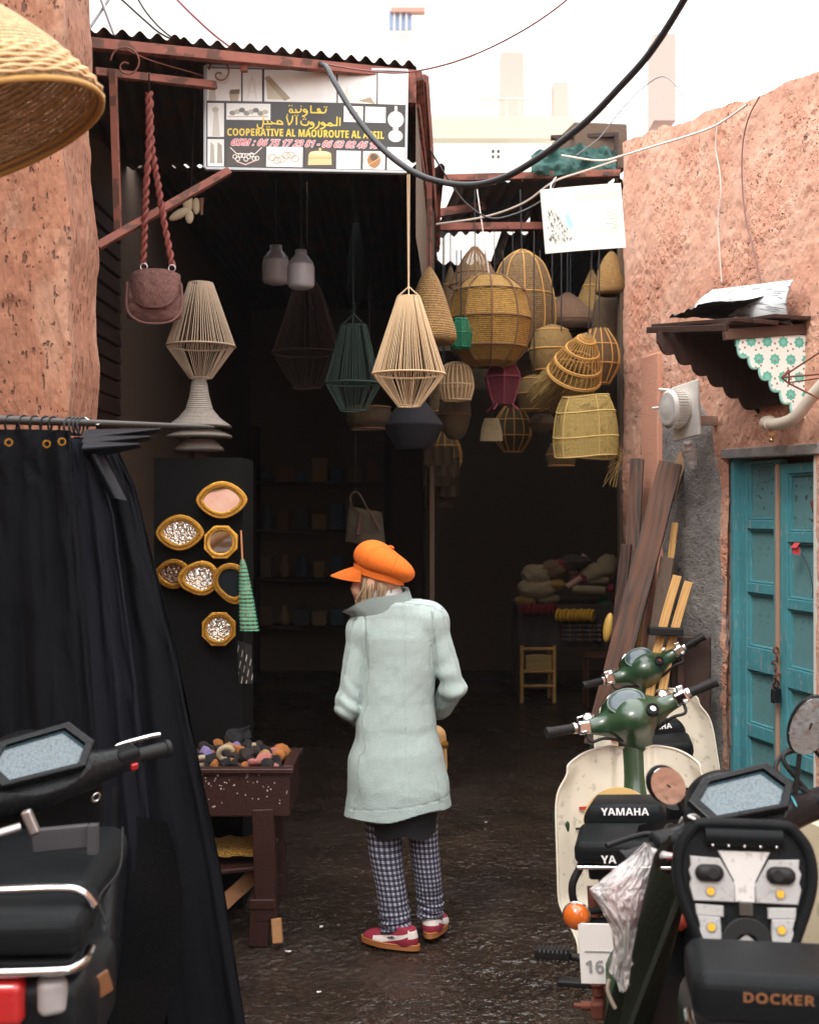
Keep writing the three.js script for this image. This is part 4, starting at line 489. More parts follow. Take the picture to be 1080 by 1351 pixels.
{ // fish trap style spiral basket with raffia fringe
  const d = 6.9, s = d / 1600, t = thing('spiral_basket_lampshade', 'tipped spiral cane basket lampshade with a shaggy raffia fringe', 'lampshade', at(764, 474, d)); t.rotation.set(R(38), 0, R(-12));
  const H = [[5, 36], [12, 30], [22, 14], [31, -6], [36, -24]]; H.forEach(([r, y], i) => part(t, 'ring', [torus(r * s, 0.006, [0, y * s, 0], [PI / 2, 0, 0], 6, 48), torus(r * s * 1.02, 0.005, [0, y * s - 0.009, 0], [PI / 2, 0, 0], 6, 48)], mat.cane));
  for (let k = 0; k < 30; k++) { const a = k / 30 * 2 * PI; part(t, 'stake', tube(H.map(([r, y]) => V(cos(a) * r * s, y * s, sin(a) * r * s)), 0.0032, 12, 4), mat.cane); }
  part(t, 'top_coil', lathe([[0.001, 39 * s], [5 * s, 38 * s], [9 * s, 33 * s], [11 * s, 30 * s]], 24), mat.rattan([0.6, 0.33, 0.1], { ru: 1, rv: 0.5 }));
  const f = [], st = rng(3); for (let k = 0; k < 900; k++) { const a = st() * 2 * PI, r = (16 + 18 * st()) * s, y0 = (-18 - 10 * st()) * s, L = (36 + 56 * st()) * s; const p = V(cos(a) * r, y0, sin(a) * r), q = p.clone().add(V(cos(a) * 0.02 + (st() - 0.5) * 0.07, -L, sin(a) * 0.02 - L * 0.7)); f.push(tube([p, p.clone().lerp(q, 0.5).add(V((st() - 0.5) * 0.04, 0, 0.03 * st())), q], 0.0012 + 0.0012 * st(), 4, 3)); }
  part(t, 'raffia_fringe', f, mat.straw).userData.kind = 'stuff';
  part(t, 'cord', rod(V(0, 38 * s, 0), V(-0.1, 0.75, -0.42), 0.003, 0.003, 5), mat.blackWire);
}
{ // box shaped gauze lampshade
  const d = 6.9, t = thing('gauze_lampshade', 'squarish yellow wire gauze lampshade against the pink wall', 'lampshade', at(772, 565, d));
  const ring = (w, y) => { const s = d / 1600, pts = []; for (let k = 0; k < 12; k++) { const a = k / 12 * 2 * PI + 0.2, sq = 1 / Math.max(Math.abs(cos(a)), Math.abs(sin(a))); const rr0 = mix(1, sq, 0.6); pts.push(V(cos(a) * w * rr0 * s, (565 - y) * s + 0.01 * sin(a * 2), sin(a) * w * 0.7 * rr0 * s)); } return pts; };
  const rows = [ring(30, 524), ring(38, 545), ring(42, 578), ring(40, 603)]; const crv = rows.map((r) => new THREE.CatmullRomCurve3(r, true));
  part(t, 'mesh_cover', grid(60, 12, (u, v) => { const k = Math.min(2, Math.floor(v * 3)), f = v * 3 - k; return crv[k].getPoint(u).lerp(crv[k + 1].getPoint(u), f); }, true), mat.gauze([0.55, 0.4, 0.13], 3, 1.2));
  part(t, 'inner_liner', grid(40, 6, (u, v) => { const k = Math.min(2, Math.floor(v * 3)), f = v * 3 - k; return crv[k].getPoint(u).lerp(crv[k + 1].getPoint(u), f).multiply(V(0.7, 1, 0.7)); }, true), mat.gauze([0.3, 0.2, 0.06], 2.3, 1));
  rows.forEach((r) => part(t, 'ring', tube(r, 0.0045, 48, 5, true), mat.straw)); for (let k = 0; k < 6; k++) part(t, 'rib', tube(rows.map((r) => r[k * 2]), 0.0035, 14, 5), mat.straw);
  part(t, 'cord', rod(V(0, 0.15, 0), V(0.1, 1.1, -0.1), 0.003, 0.003, 5), mat.blackWire); part(t, 'hanger', [rod(rows[0][0], V(0, 0.19, 0), 0.003), rod(rows[0][6], V(0, 0.19, 0), 0.003)], mat.straw);
  const f = thing('dry_palm_bunch', 'spiky dry palm fronds sticking past the pink wall edge', 'palm fronds', at(812, 610, 7.1)); const st = rng(8), gs = []; for (let k = 0; k < 34; k++) { const p = at(816 + st() * 6, 590 + st() * 26, 7.2), q = at(816 - 26 * st() - 4, 566 + st() * 80, 7.0 - 0.2 * st()); gs.push(tube([p, p.clone().lerp(q, 0.5).add(V(0, 0.02 * st(), 0)), q], 0.0016, 5, 3)); } partW(f, 'leaves', gs, mat.straw).userData.kind = 'stuff';
}
// bulbs, hung bag bits and dim goods in the shop
{
  for (const [x, y, d, l] of [[397, 358, 6.4, 'white jar bulb lamp with a grey collar under the sign'], [364, 352, 6.9, 'dimmer white jar bulb lamp behind the first bulb']]) {
    const s = 6.4 / 1600, t = thing('bulb_lamp', l, 'lamp', at(x, y, d)); const k = s * (d / 6.4);
    part(t, 'globe', lathe([[0.001, -24], [10, -23.5], [16, -21], [18, -17], [18, 4], [17, 8]].map(([a, b]) => [a * k, b * k]), 32), mat.enamel); part(t, 'collar', lathe([[17, 8], [16, 12], [11, 18], [8, 22], [8, 28], [0.001, 28]].map(([a, b]) => [a * k, b * k]), 32), M([0.35, 0.36, 0.4], 0.4)); part(t, 'flex', rod(V(0, 27 * k, 0), V(0, 3.7 - t.position.y, 0), 0.004), mat.blackWire);
  }
  const t = thing('beaded_ornament', 'pale tassel ornament hanging beside the canopy brace', 'ornament', at(252, 290, 5.6)); partW(t, 'drop', [ball(0.03, at(248, 268, 5.6).toArray(), [0.8, 1.6, 0.5]), ball(0.035, at(238, 282, 5.6).toArray(), [1.7, 0.6, 0.5], 14, [0, 0, 0.5]), ball(0.025, at(250, 286, 5.6).toArray(), [0.8, 1.3, 0.5]), ball(0.026, at(259, 272, 5.6).toArray(), [0.7, 1.5, 0.5])], M([0.55, 0.45, 0.3], 0.7)); partW(t, 'cord', rod(at(252, 266, 5.6), at(258, 112, 5.5), 0.003), mat.blackWire); partW(t, 'tassel', rod(at(266, 262, 5.6), at(266, 284, 5.6), 0.012, 0.006), M([0.2, 0.09, 0.05], 0.8));
  const tb = thing('tote_bag', 'beige canvas bag with dark tassels hanging at the back of the shop', 'bag', at(482, 690, 8.0)); partW(tb, 'pouch', grid(24, 14, (u, v) => { const a = u * 2 * PI, w = mix(27, 22, v); const p = at(482 + cos(a) * w, 718 - 46 * v + 4 * cos(a), 8.0); p.z += sin(a) * 0.05 + 0.02 * (fbm(u * 8, v * 6, 2) - 0.5); return p; }, true), mat.canvasBag); partW(tb, 'handle', tube([at(465, 672, 8), at(462, 655, 8), at(472, 650, 8), at(486, 674, 8)], 0.008, 16, 6), mat.canvasBag); partW(tb, 'tassel', [rod(at(476, 676, 7.93), at(472, 706, 7.9), 0.006, 0.016), rod(at(488, 676, 7.93), at(500, 698, 7.9), 0.005, 0.012)], mat.hide); partW(tb, 'cord', rod(at(468, 652, 8), at(470, 240, 8), 0.003), mat.blackWire);
  const cb = thing('cream_pouch', 'small cream fabric pouch hanging in the dark lane', 'bag', at(648, 570, 7.6)); partW(cb, 'pouch', grid(20, 10, (u, v) => { const a = u * 2 * PI, w = mix(15, 9, v * v); const p = at(648 + cos(a) * w, 582 - 30 * v, 7.6); p.z += sin(a) * 0.03; return p; }, true), M([0.4, 0.33, 0.19], 0.9, { map: rep(tGrime, 1) })); partW(cb, 'cord', rod(at(652, 552, 7.6), at(652, 300, 7.6), 0.003), mat.blackWire);
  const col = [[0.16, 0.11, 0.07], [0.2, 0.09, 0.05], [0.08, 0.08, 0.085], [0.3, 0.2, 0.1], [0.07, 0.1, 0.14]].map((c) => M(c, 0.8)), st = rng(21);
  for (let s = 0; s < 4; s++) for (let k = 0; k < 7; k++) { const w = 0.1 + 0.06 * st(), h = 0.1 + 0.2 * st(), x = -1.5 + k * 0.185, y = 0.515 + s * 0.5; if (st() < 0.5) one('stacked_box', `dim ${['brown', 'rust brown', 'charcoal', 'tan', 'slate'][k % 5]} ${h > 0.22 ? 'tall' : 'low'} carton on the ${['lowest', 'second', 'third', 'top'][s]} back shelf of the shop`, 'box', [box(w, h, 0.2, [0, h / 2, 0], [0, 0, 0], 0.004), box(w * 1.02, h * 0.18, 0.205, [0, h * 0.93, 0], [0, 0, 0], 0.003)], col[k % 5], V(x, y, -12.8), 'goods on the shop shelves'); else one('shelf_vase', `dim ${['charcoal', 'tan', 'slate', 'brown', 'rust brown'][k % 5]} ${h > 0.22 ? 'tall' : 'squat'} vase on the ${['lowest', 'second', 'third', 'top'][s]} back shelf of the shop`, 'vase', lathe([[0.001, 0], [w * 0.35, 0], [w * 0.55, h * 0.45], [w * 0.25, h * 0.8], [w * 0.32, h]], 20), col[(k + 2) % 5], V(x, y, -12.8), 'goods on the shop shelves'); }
  const bk = basketLamp('dim rattan drum lampshade beneath the dark green lamp', 487, 555, 7.0, [[28, 538], [30, 556], [24, 566]], { c: [0.16, 0.09, 0.03], rings: [0, 2], hang: [0, 300] });
  one('dark_drum_lamp', 'black flared lampshade hanging under the pale cord lamp', 'lampshade', lathe([[0.06, 0.16], [0.17, 0.02], [0.175, 0], [0.1, -0.12], [0.08, -0.13]], 36), M([0.014, 0.013, 0.018], 0.9), at(545, 563, 7.0));
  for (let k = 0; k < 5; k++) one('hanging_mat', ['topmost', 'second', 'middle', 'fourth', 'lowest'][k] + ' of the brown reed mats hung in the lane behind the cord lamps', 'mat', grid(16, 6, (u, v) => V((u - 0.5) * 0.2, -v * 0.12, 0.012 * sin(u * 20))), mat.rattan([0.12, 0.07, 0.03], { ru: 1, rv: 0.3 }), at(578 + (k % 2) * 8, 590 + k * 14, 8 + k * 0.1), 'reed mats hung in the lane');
  oneW('folded_parasol', 'closed dark cloth parasol hanging in the shop', 'parasol', lathe([[0.02, 0.5], [0.05, 0.3], [0.06, 0.05], [0.03, 0]], 20).translate(at(470, 440, 7.6).x, at(470, 400, 7.6).y, -7.6), mat.cloth, at(470, 400, 7.6));
}

// further shades filling the passage
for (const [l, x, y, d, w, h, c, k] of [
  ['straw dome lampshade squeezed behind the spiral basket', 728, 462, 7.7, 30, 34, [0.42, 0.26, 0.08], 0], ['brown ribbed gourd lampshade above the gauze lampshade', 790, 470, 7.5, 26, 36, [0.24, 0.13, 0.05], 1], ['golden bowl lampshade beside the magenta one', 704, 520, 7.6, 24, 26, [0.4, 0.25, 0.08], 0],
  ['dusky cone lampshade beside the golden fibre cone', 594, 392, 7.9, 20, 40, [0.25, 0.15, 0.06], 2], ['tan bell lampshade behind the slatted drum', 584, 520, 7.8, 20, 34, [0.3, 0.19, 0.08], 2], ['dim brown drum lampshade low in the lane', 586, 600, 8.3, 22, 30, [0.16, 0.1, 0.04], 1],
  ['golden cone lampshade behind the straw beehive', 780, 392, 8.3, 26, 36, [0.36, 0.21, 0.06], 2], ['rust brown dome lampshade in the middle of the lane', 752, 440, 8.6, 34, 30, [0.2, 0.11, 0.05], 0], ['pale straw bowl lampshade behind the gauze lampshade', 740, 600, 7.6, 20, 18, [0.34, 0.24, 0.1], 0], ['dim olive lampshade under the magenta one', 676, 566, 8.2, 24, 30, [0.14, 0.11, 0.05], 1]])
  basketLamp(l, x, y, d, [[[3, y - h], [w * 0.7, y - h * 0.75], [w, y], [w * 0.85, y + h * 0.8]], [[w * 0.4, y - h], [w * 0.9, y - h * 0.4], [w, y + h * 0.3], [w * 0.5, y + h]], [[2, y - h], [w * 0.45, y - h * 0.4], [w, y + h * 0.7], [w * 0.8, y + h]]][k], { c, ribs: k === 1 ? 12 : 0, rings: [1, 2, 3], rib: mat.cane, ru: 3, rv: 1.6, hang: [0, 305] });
// ---------- turquoise double door ----------
{
  const t = thing('double_door', 'weathered turquoise double door with recessed panels in the pink wall', 'door', wl(DU0, 0));
  t.applyMatrix4(new THREE.Matrix4()); const lw = (g) => onWall(g);
  const z0 = -0.075;
  const leaf = (u0, u1, y1, panels, tiltZ, lab) => {                     // panels: [y0, y1] pairs
    const L = new THREE.Group(); L.name = 'door_leaf'; L.userData = { label: lab }; t.add(L);
    const P = (name, g, m) => partW(t, name, lw(boxUV(g)), m, L), th = 0.04, st = 0.065, w = u1 - u0;
    const B = (a, b, c, d, z, dz, bev = 0.004) => box(b - a, d - c, dz, [(a + b) / 2, (c + d) / 2, z0 + z + tiltZ * ((a + b) / 2 - u0)], [0, -Math.atan(tiltZ), 0], bev);
    P('stile', B(u0, u0 + st, 0.02, y1, 0, th), mat.teal); P('stile', B(u1 - st, u1, 0.02, y1, 0, th), mat.teal);
    let prev = y1; for (const [b, a] of panels) { P('rail', B(u0 + st - 0.002, u1 - st + 0.002, a, prev, -0.001, th - 0.002), mat.teal); prev = b; P('panel', B(u0 + st - 0.01, u1 - st + 0.01, b - 0.01, a + 0.01, -0.014, 0.012, 0.001), mat.tealDark); for (const [q0, q1, q2, q3] of [[u0 + st, u1 - st, b, b + 0.012], [u0 + st, u1 - st, a - 0.012, a], [u0 + st, u0 + st + 0.012, b, a], [u1 - st - 0.012, u1 - st, b, a]]) P('moulding', B(q0, q1, q2, q3, -0.002, 0.02, 0.005), mat.teal); }
    P('rail', B(u0 + st - 0.002, u1 - st + 0.002, 0.02, prev, -0.001, th - 0.002), mat.teal);
    const nails = [], g = rng(Math.round(u0 * 100)); for (let k = 0; k < 14; k++) { const [b, a] = panels[0]; nails.push(ball(0.004, [mix(u0 + st + 0.03, u1 - st - 0.03, g()), mix(b + 0.03, a - 0.03, g()), z0 - 0.006 + tiltZ * w * 0.5], [1, 1.6, 0.6], 6)); } P('nail_heads', merge(nails), mat.ink).userData.kind = 'stuff';
    return L;
  };
  const um = (wu(1016) + wu(1010)) / 2 + 0.0, a0 = DU0 + 0.035, a1 = DU1 - 0.04;
  const Ly = (py) => 1.7 - (py - 675.5) / 1600 * 6.05, Ry = (py) => 1.7 - (py - 675.5) / 1600 * 5.65;
  leaf(a0, um - 0.008, 1.955, [[Ly(686), Ly(612)], [Ly(770), Ly(698)], [Ly(855), Ly(783)], [Ly(958), Ly(886)], [0.1, Ly(975)]], -0.03, 'left leaf of the door, slightly pushed in');
  leaf(um + 0.008, a1, 1.93, [[Ry(702), Ry(624)], [Ry(792), Ry(716)], [Ry(885), Ry(806)], [Ry(995), Ry(912)], [0.1, Ry(1015)]], 0, 'right leaf of the door');
  const P = (name, g, m) => partW(t, name, lw(boxUV(g)), m);
  P('frame', box(0.035, DTOP, 0.1, [DU0 + 0.016, DTOP / 2, -0.07], [0, 0, 0], 0.004), mat.teal); P('frame', box(0.04, DTOP, 0.1, [DU1 - 0.018, DTOP / 2, -0.06], [0, 0, 0], 0.004), mat.offWhite); P('lintel', box(DU1 - DU0 + 0.08, 0.05, 0.11, [(DU0 + DU1) / 2, 1.99, -0.04], [0, 0, -0.02], 0.006), M(0xffffff, 0.8, { map: rep(tCement, 3) })); P('meeting_strip', box(0.018, 1.9, 0.02, [um, 0.98, z0 + 0.028], [0, 0, 0], 0.004), M([0.4, 0.24, 0.17], 0.8));
  const hasp = wp(1017, 893, -0.02); const ch = []; for (let k = 0; k < 7; k++) ch.push(torus(0.014, 0.004, wp(1015 + 2 * sin(k * 2), 858 + k * 8, -0.03).toArray(), [0.4 * k, k % 2 ? 1.3 : 0.2, 0.3], 6, 14));
  partW(t, 'chain', ch, mat.rustMetal); partW(t, 'padlock', [box(0.05, 0.07, 0.025, wp(1019, 918, -0.015).toArray(), [0, 0.5, 0], 0.006), torus(0.018, 0.005, wp(1019, 903, -0.015).toArray(), [0, 0.5, 0], 6, 16)], M([0.03, 0.03, 0.032], 0.4, { metalness: 0.6 }));
  partW(t, 'latch', [box(0.03, 0.06, 0.02, wp(1066, 668, -0.03).toArray(), [0, 0, 0.2], 0.004), box(0.02, 0.05, 0.02, wp(1068, 690, -0.03).toArray(), [0, 0, 0.5], 0.004), rod(wp(1067, 655, -0.03), wp(1069, 702, -0.03), 0.004)], mat.rustMetal);
  const f = thing('paper_tag', 'small red paper tag stuck on the turquoise door leaf', 'tag', wp(1041, 725, -0.05)); partW(f, 'petal', [grid(6, 6, (u, v) => wp(1036 + 10 * u, 719 + 10 * v + 3 * u, -0.035 + 0.02 * sin(u * 3))), grid(6, 6, (u, v) => wp(1039 + 8 * u, 716 + 7 * v, -0.03 + 0.02 * v))], M([0.55, 0.06, 0.07], 0.7)); partW(f, 'thread', tube([wp(1043, 730, -0.05), wp(1052, 748, -0.05), wp(1058, 775, -0.05), wp(1057, 790, -0.05)], 0.0018, 16, 4), mat.blackWire);
}
// ---------- small awning above the door ----------
{
  const u0 = 1.72, u1 = 2.14, pr = 0.34, t = thing('door_awning', 'little dark wooden awning with scalloped mint patterned side board', 'awning', wl(1.7, 2.45));
  const scal = (n, pr = 0.34) => { const o = [[0, 0], [pr, 0], [pr, -0.05]]; for (let k = 0; k <= n * 6; k++) { const q = k / (n * 6), x = mix(pr - 0.01, 0.02, q), y = mix(-0.06, -0.36, Math.pow(q, 1.1)), s = Math.abs(sin(q * n * PI)); o.push([x + 0.012 * s, y - 0.024 * s]); } o.push([0, -0.38]); return o; };
  const NB = (u, y) => new THREE.Matrix4().makeBasis(WN.clone().negate(), V(0, 1, 0), WD).setPosition(wl(u, y, 0)); const flip = (a) => a.map(([x, y]) => [-x, y]);
  const side = (u, y, p) => ext(shapeOf(flip(scal(6, p))), 0.016, 0.001).applyMatrix4(NB(u, y));
  const mint = canvasTex(512, 512, (c, w, h) => { c.fillStyle = '#e6ebe6'; c.fillRect(0, 0, w, h); const g = rng(4); for (let k = 0; k < 700; k++) { c.fillStyle = `rgba(120,140,130,${0.1 * g()})`; c.fillRect(g() * w, g() * h, 6 * g(), 20 * g()); } const star = (x, y, r) => { c.fillStyle = '#5fb5a2'; c.beginPath(); for (let k = 0; k < 16; k++) { const a = k / 16 * 6.283, q = k % 2 ? r * 0.78 : r; c.lineTo(x + q * Math.cos(a), y + q * Math.sin(a)); } c.fill(); c.fillStyle = 'rgba(230,235,230,0.25)'; c.beginPath(); c.arc(x, y, r * 0.4, 0, 7); c.fill(); }; for (let i = 0; i < 5; i++) for (let j = 0; j < 5; j++) { star(50 + i * 105 + (j % 2) * 50, 45 + j * 105, 36); c.fillStyle = '#8a7f74'; for (const [a, b] of [[50, 10], [30, 52], [64, 40]]) { c.beginPath(); c.arc(50 + i * 105 + a, 45 + j * 105 + b, 7, 0, 7); c.fill(); } } });
  mint.wrapS = mint.wrapT = THREE.RepeatWrapping;
  partW(t, 'far_side_board', side(u0, 2.56, 0.53), mat.darkWood).userData.label = 'scalloped far side board with backlit shade put into its dark colour';  // dark wood colour also stands in for the backlit shade of this board
  const ns = side(u1, 2.5); { const p = ns.attributes.position, uv = ns.attributes.uv, inv = NB(u1, 2.5).invert(), q = V(0, 0, 0); for (let i = 0; i < p.count; i++) { q.fromBufferAttribute(p, i).applyMatrix4(inv); uv.setXY(i, q.x * 2.6, q.y * 2.6); } }
  partW(t, 'near_side_board', ns, M(0xffffff, 0.6, { map: mint })).userData.label = 'white side board with mint stars and scalloped edge';
  const edge = scal(6).slice(2, -1).map(([x, y]) => wl(u1, 2.5 + y, x).addScaledVector(WD, 0.01)); partW(t, 'scallop_trim', tube(edge, 0.008, 140, 6), M([0.3, 0.62, 0.55], 0.6));
  partW(t, 'side_rail', boxUV(bar(wl(u1 + 0.012, 2.53, 0.0), wl(u1 + 0.012, 2.49, pr + 0.06), 0.05, 0.03, 0.004, WD)), M([0.09, 0.045, 0.03], 0.7));
  for (let k = 0; k < 4; k++) partW(t, 'roof_board', boxUV(bar(wl(u0 - 0.12 - 0.03 * (k % 2), 2.6 + 0.012 * (k % 2), 0.05 + k * 0.128), wl(u1 + 0.07, 2.57 + 0.015 * (k % 2) - 0.012 * k, 0.04 + k * 0.09), 0.13, 0.018, 0.003, V(0, 1, 0))), mat.darkWood);
  partW(t, 'front_board', boxUV(bar(wl(u0 - 0.1, 2.585, 0.53), wl(u1 + 0.03, 2.52, pr + 0.05), 0.03, 0.02, 0.003, WN)), mat.darkWood);
  partW(t, 'soffit', boxUV(bar(wl(u0 - 0.05, 2.57, 0.24), wl(u1 + 0.01, 2.54, 0.18), 0.44, 0.012, 0.002, V(0, 1, 0))), mat.darkWood); partW(t, 'back_board', boxUV(bar(wl((u0 + u1) / 2, 2.2, 0.035), wl((u0 + u1) / 2, 2.55, 0.035), u1 - u0, 0.012, 0.002, WN)), mat.darkWood);  // soffit: shade under the awning is put into its dark wood colour
  partW(t, 'ragged_felt', grid(30, 10, (u, v) => { const p = wl(mix(u0 - 0.02, u1 - 0.1, u), 2.625 + 0.025 * fbm(u * 8, v * 4, 3) + 0.06 * v * u, mix(0.46, 0.14, v)); return p; }), mat.ink);
  const s = thing('curved_metal_sheet', 'curled white painted metal sheet lying on the door awning', 'metal sheet', wl(1.95, 2.62, 0.2)); const ds = (z) => grid(24, 12, (u, v) => { const c = v * 1.5; return wp(mix(957, 1064, u), mix(416, 424, u) - v * mix(33, 54, u) + 6 * smooth(0.8, 1, u) * (1 - v), 0.17 - 0.1 * v + 0.1 * sin(c) * (1 - v) - 0.1 * smooth(0.75, 1, u) * (1 - v) + z); }); partW(s, 'sheet', [ds(0), ds(0.004)], M(0xffffff, 0.5, { map: rep(texOf(256, (u, v) => { const k = smooth(0.55, 0.7, fbm(u * 10, v * 26, 4, 10)); return [mix(0.62, 0.2, k), mix(0.66, 0.22, k), mix(0.68, 0.23, k)]; }, true), 1) }));
}
// ---------- round vent fixture, plastic wrap, pipe, aerial ----------
{
  const c = at(899, 540, 6.35), t = thing('wall_vent_lamp', 'round ribbed white fixture on a square plate jutting from the wall', 'light fixture', c); t.rotation.set(0, R(-72), 0);
  part(t, 'drum', (() => { const g = lathe([[0.09, 0], [0.1, 0.015], [0.1, 0.075], [0.085, 0.09]], 56); const p = g.attributes.position; return g; })(), mat.offWhite).rotation.set(PI / 2, 0, 0);
  const fins = []; for (let k = 0; k < 40; k++) { const a = k / 40 * 2 * PI; fins.push(box(0.005, 0.008, 0.06, [cos(a) * 0.101, sin(a) * 0.101, 0.045], [0, 0, a + PI / 2])); } part(t, 'fin_ring', fins, mat.offWhite);
  part(t, 'front_disc', lathe([[0.001, 0.1], [0.03, 0.102], [0.055, 0.09], [0.07, 0.094], [0.086, 0.088]], 40), M([0.5, 0.49, 0.47], 0.35)).rotation.set(PI / 2, 0, 0);
  part(t, 'mount_plate', box(0.26, 0.29, 0.02, [0.02, -0.01, -0.012], [0, 0, 0.08], 0.008), mat.offWhite); part(t, 'arm', box(0.05, 0.05, 0.2, [0.04, -0.06, -0.12], [0, 0, 0], 0.006), mat.steel);
  part(t, 'stud', [rod(V(-0.11, 0.11, 0.0), V(-0.18, 0.12, 0.03), 0.008), rod(V(-0.1, 0.02, 0.03), V(-0.2, 0.02, 0.06), 0.007)], mat.offWhite);
  const p = thing('plastic_wrap', 'crumpled clear plastic wrap hanging below the round fixture', 'plastic bag', at(911, 605, 6.5)); partW(p, 'film', grid(26, 30, (u, v) => { const a = u * 2 * PI, r = 0.015 + 0.025 * sin(v * PI * 0.9 + 0.3) + 0.022 * (fbm(u * 7, v * 8, 3) - 0.5); return at(906 + v * 7, 582 + v * 36, 6.5).add(V(cos(a) * r, 0, sin(a) * r)); }, true), MP([0.75, 0.72, 0.7], 0.25, { transmission: 0.45, thickness: 0 }));
  const pp = thing('water_pipe', 'cream elbow pipe with a small brass tap on the pink wall', 'pipe', wp(1060, 560, 0.06)); partW(pp, 'pipe', tube([wl(2.5, 2.32, 0.04), wl(2.36, 2.2, 0.09), wl(2.26, 2.12, 0.11), wl(2.12, 2.1, 0.11), wl(2.02, 2.11, 0.11)], 0.028, 40, 14), mat.creamPipe); partW(pp, 'collar', [rod(wl(2.04, 2.11, 0.11), wl(2.0, 2.112, 0.11), 0.034, 0.034, 16)], mat.creamPipe); partW(pp, 'tap', [rod(wl(2.05, 2.09, 0.11), wl(2.05, 2.03, 0.11), 0.006), ball(0.012, wl(2.05, 2.03, 0.11).toArray()), box(0.03, 0.012, 0.012, wl(2.05, 2.06, 0.11).toArray())], M([0.5, 0.38, 0.2], 0.3, { metalness: 1 }));
  const ae = thing('wire_bracket', 'thin wire bracket fanning out beside the mint awning board', 'bracket', at(1060, 500, 5.1)); const j = at(1030, 498, 5.1); partW(ae, 'wire', [rod(j, at(1100, 452, 5.0), 0.004), rod(j, at(1100, 492, 5.0), 0.004), rod(at(1040, 505, 5.1), at(1100, 496, 5.0), 0.003), rod(at(1040, 506, 5.1), at(1100, 536, 5.0), 0.004), rod(j, at(1040, 488, 5.1), 0.004), rod(at(1040, 488, 5.1), at(1040, 508, 5.1), 0.004), rod(j, at(1041, 507, 5.1), 0.004)], mat.rustMetal);
}
// ---------- planks leaning on the wall end ----------
{
  const G = 'planks leaning against the pink wall';
  const plank = (label, x0, y0, d0, x1, y1, d1, w, th, m, o = {}) => { const a = at(x1, y1, d1), b = at(x0, y0, d0), L = a.distanceTo(b), st = rng(Math.round(x0 + y0)); const g = grid(24, Math.ceil(L / 0.02), (u, v) => { const q = u * 4, k = Math.floor(q) % 4, f = q - Math.floor(q), c = [[-1, -1], [1, -1], [1, 1], [-1, 1]], p = c[k], e = c[(k + 1) % 4]; const X = mix(p[0], e[0], f) * w / 2, Z = mix(p[1], e[1], f) * th / 2; const n = fbm(v * L * 5 + x0, k * 3, 3) - 0.5; return V(X + n * w * 0.05 + (o.bend ?? 0) * sin(v * PI), v * L + (o.cut ?? 0) * X * (v > 0.98 ? 1 : 0), Z + 0.02 * th * sin(v * 40)); }, true); const lid = xf(new THREE.BoxGeometry(w * 0.98, 0.01, th * 0.98), [0, L - 0.006, 0]); const uvA = g.attributes.uv; for (let i = 0; i < uvA.count; i++) uvA.setXY(i, uvA.getX(i) * (w + th) * 5 + x0, uvA.getY(i) * L * 0.5);
    const M4 = new THREE.Matrix4(), y = b.clone().sub(a).normalize(), z = V(-0.35, 0, 1).normalize(), x = y.clone().cross(z).normalize(); M4.makeBasis(x, y, x.clone().cross(y)); const gg = merge([toCreasedNormals(g, 0.7), lid]).applyMatrix4(M4); const t = one(o.name ?? 'wooden_plank', label, 'plank', gg, m, a, G); return t; };
  plank('tall dark plank with a notched top, standing upright at the wall edge', 840, 606, 7.05, 808, 960, 6.7, 0.075, 0.04, mat.plank, { bend: 0.02 });
  plank('widest reddish brown beam leaning steeply across the other planks', 884, 612, 6.65, 786, 985, 6.3, 0.125, 0.05, mat.plank);
  plank('thin raw stub of wood poking above the wide beam', 901, 598, 6.75, 884, 660, 6.72, 0.05, 0.04, M([0.3, 0.18, 0.1], 0.8, { map: rep(tGrime, 2) }));
  plank('pale orange slat showing between the dark planks', 861, 656, 7.0, 826, 960, 6.8, 0.045, 0.025, mat.woodY);
  plank('narrow brown plank beside the doorway darkness', 826, 718, 6.9, 802, 985, 6.75, 0.055, 0.035, mat.plank, { bend: -0.01 });
  plank('black stained plank behind the wide beam', 842, 728, 6.75, 815, 985, 6.6, 0.07, 0.04, mat.woodD);
  plank('grey brown plank on the cement side of the wide beam', 880, 736, 6.55, 842, 990, 6.4, 0.07, 0.04, M([0.12, 0.08, 0.06], 0.8, { map: rep(tGrime, 2) }));
  plank('slim tan plank on the cement side of the wide beam', 890, 690, 6.62, 858, 960, 6.5, 0.035, 0.03, mat.woodY);
  const stick = (label, x0, y0, x1, y1) => plank(label, x0, y0, 6.1, x1, y1, 5.95, 0.042, 0.03, mat.woodY, { name: 'yellow_wooden_plank', bend: -0.02 });
  stick('pale yellow curved slat tied in a pair, the one on the beam side', 893, 760, 852, 955); stick('pale yellow curved slat tied in a pair, the one on the cement side', 908, 768, 868, 955);
  const bd = at(877, 833, 6.0); one('black_strap', 'black strap binding the two yellow slats', 'strap', box(0.17, 0.04, 0.06, [0, 0, 0], [0, 0, -0.05], 0.008), mat.rubber, bd);
  const db = thing('leaning_board', 'dark brown wooden panel standing against the cement patch', 'panel', at(905, 985, 6.1).setY(0)); const th = at(0, 838, 6.1).y; part(db, 'board', boxUV(box(0.2, th, 0.05, [0.02, th / 2, 0], [0, -0.2, 0], 0.012)), M([0.04, 0.018, 0.012], 0.6, { map: rep(tGrime, 2) })); part(db, 'batten', boxUV(box(0.04, th * 0.9, 0.07, [-0.03, th * 0.46, 0.0], [0, -0.2, 0], 0.008)), M([0.055, 0.025, 0.015], 0.6));
  one('yellow_gourd', 'yellow curved gourd hanging beside the planks', 'gourd', ball(0.085, [0, 0, 0], [0.34, 1, 0.4], 18, [0, 0, -0.15]), M([0.62, 0.38, 0.08], 0.5), at(802, 828, 6.9));
}
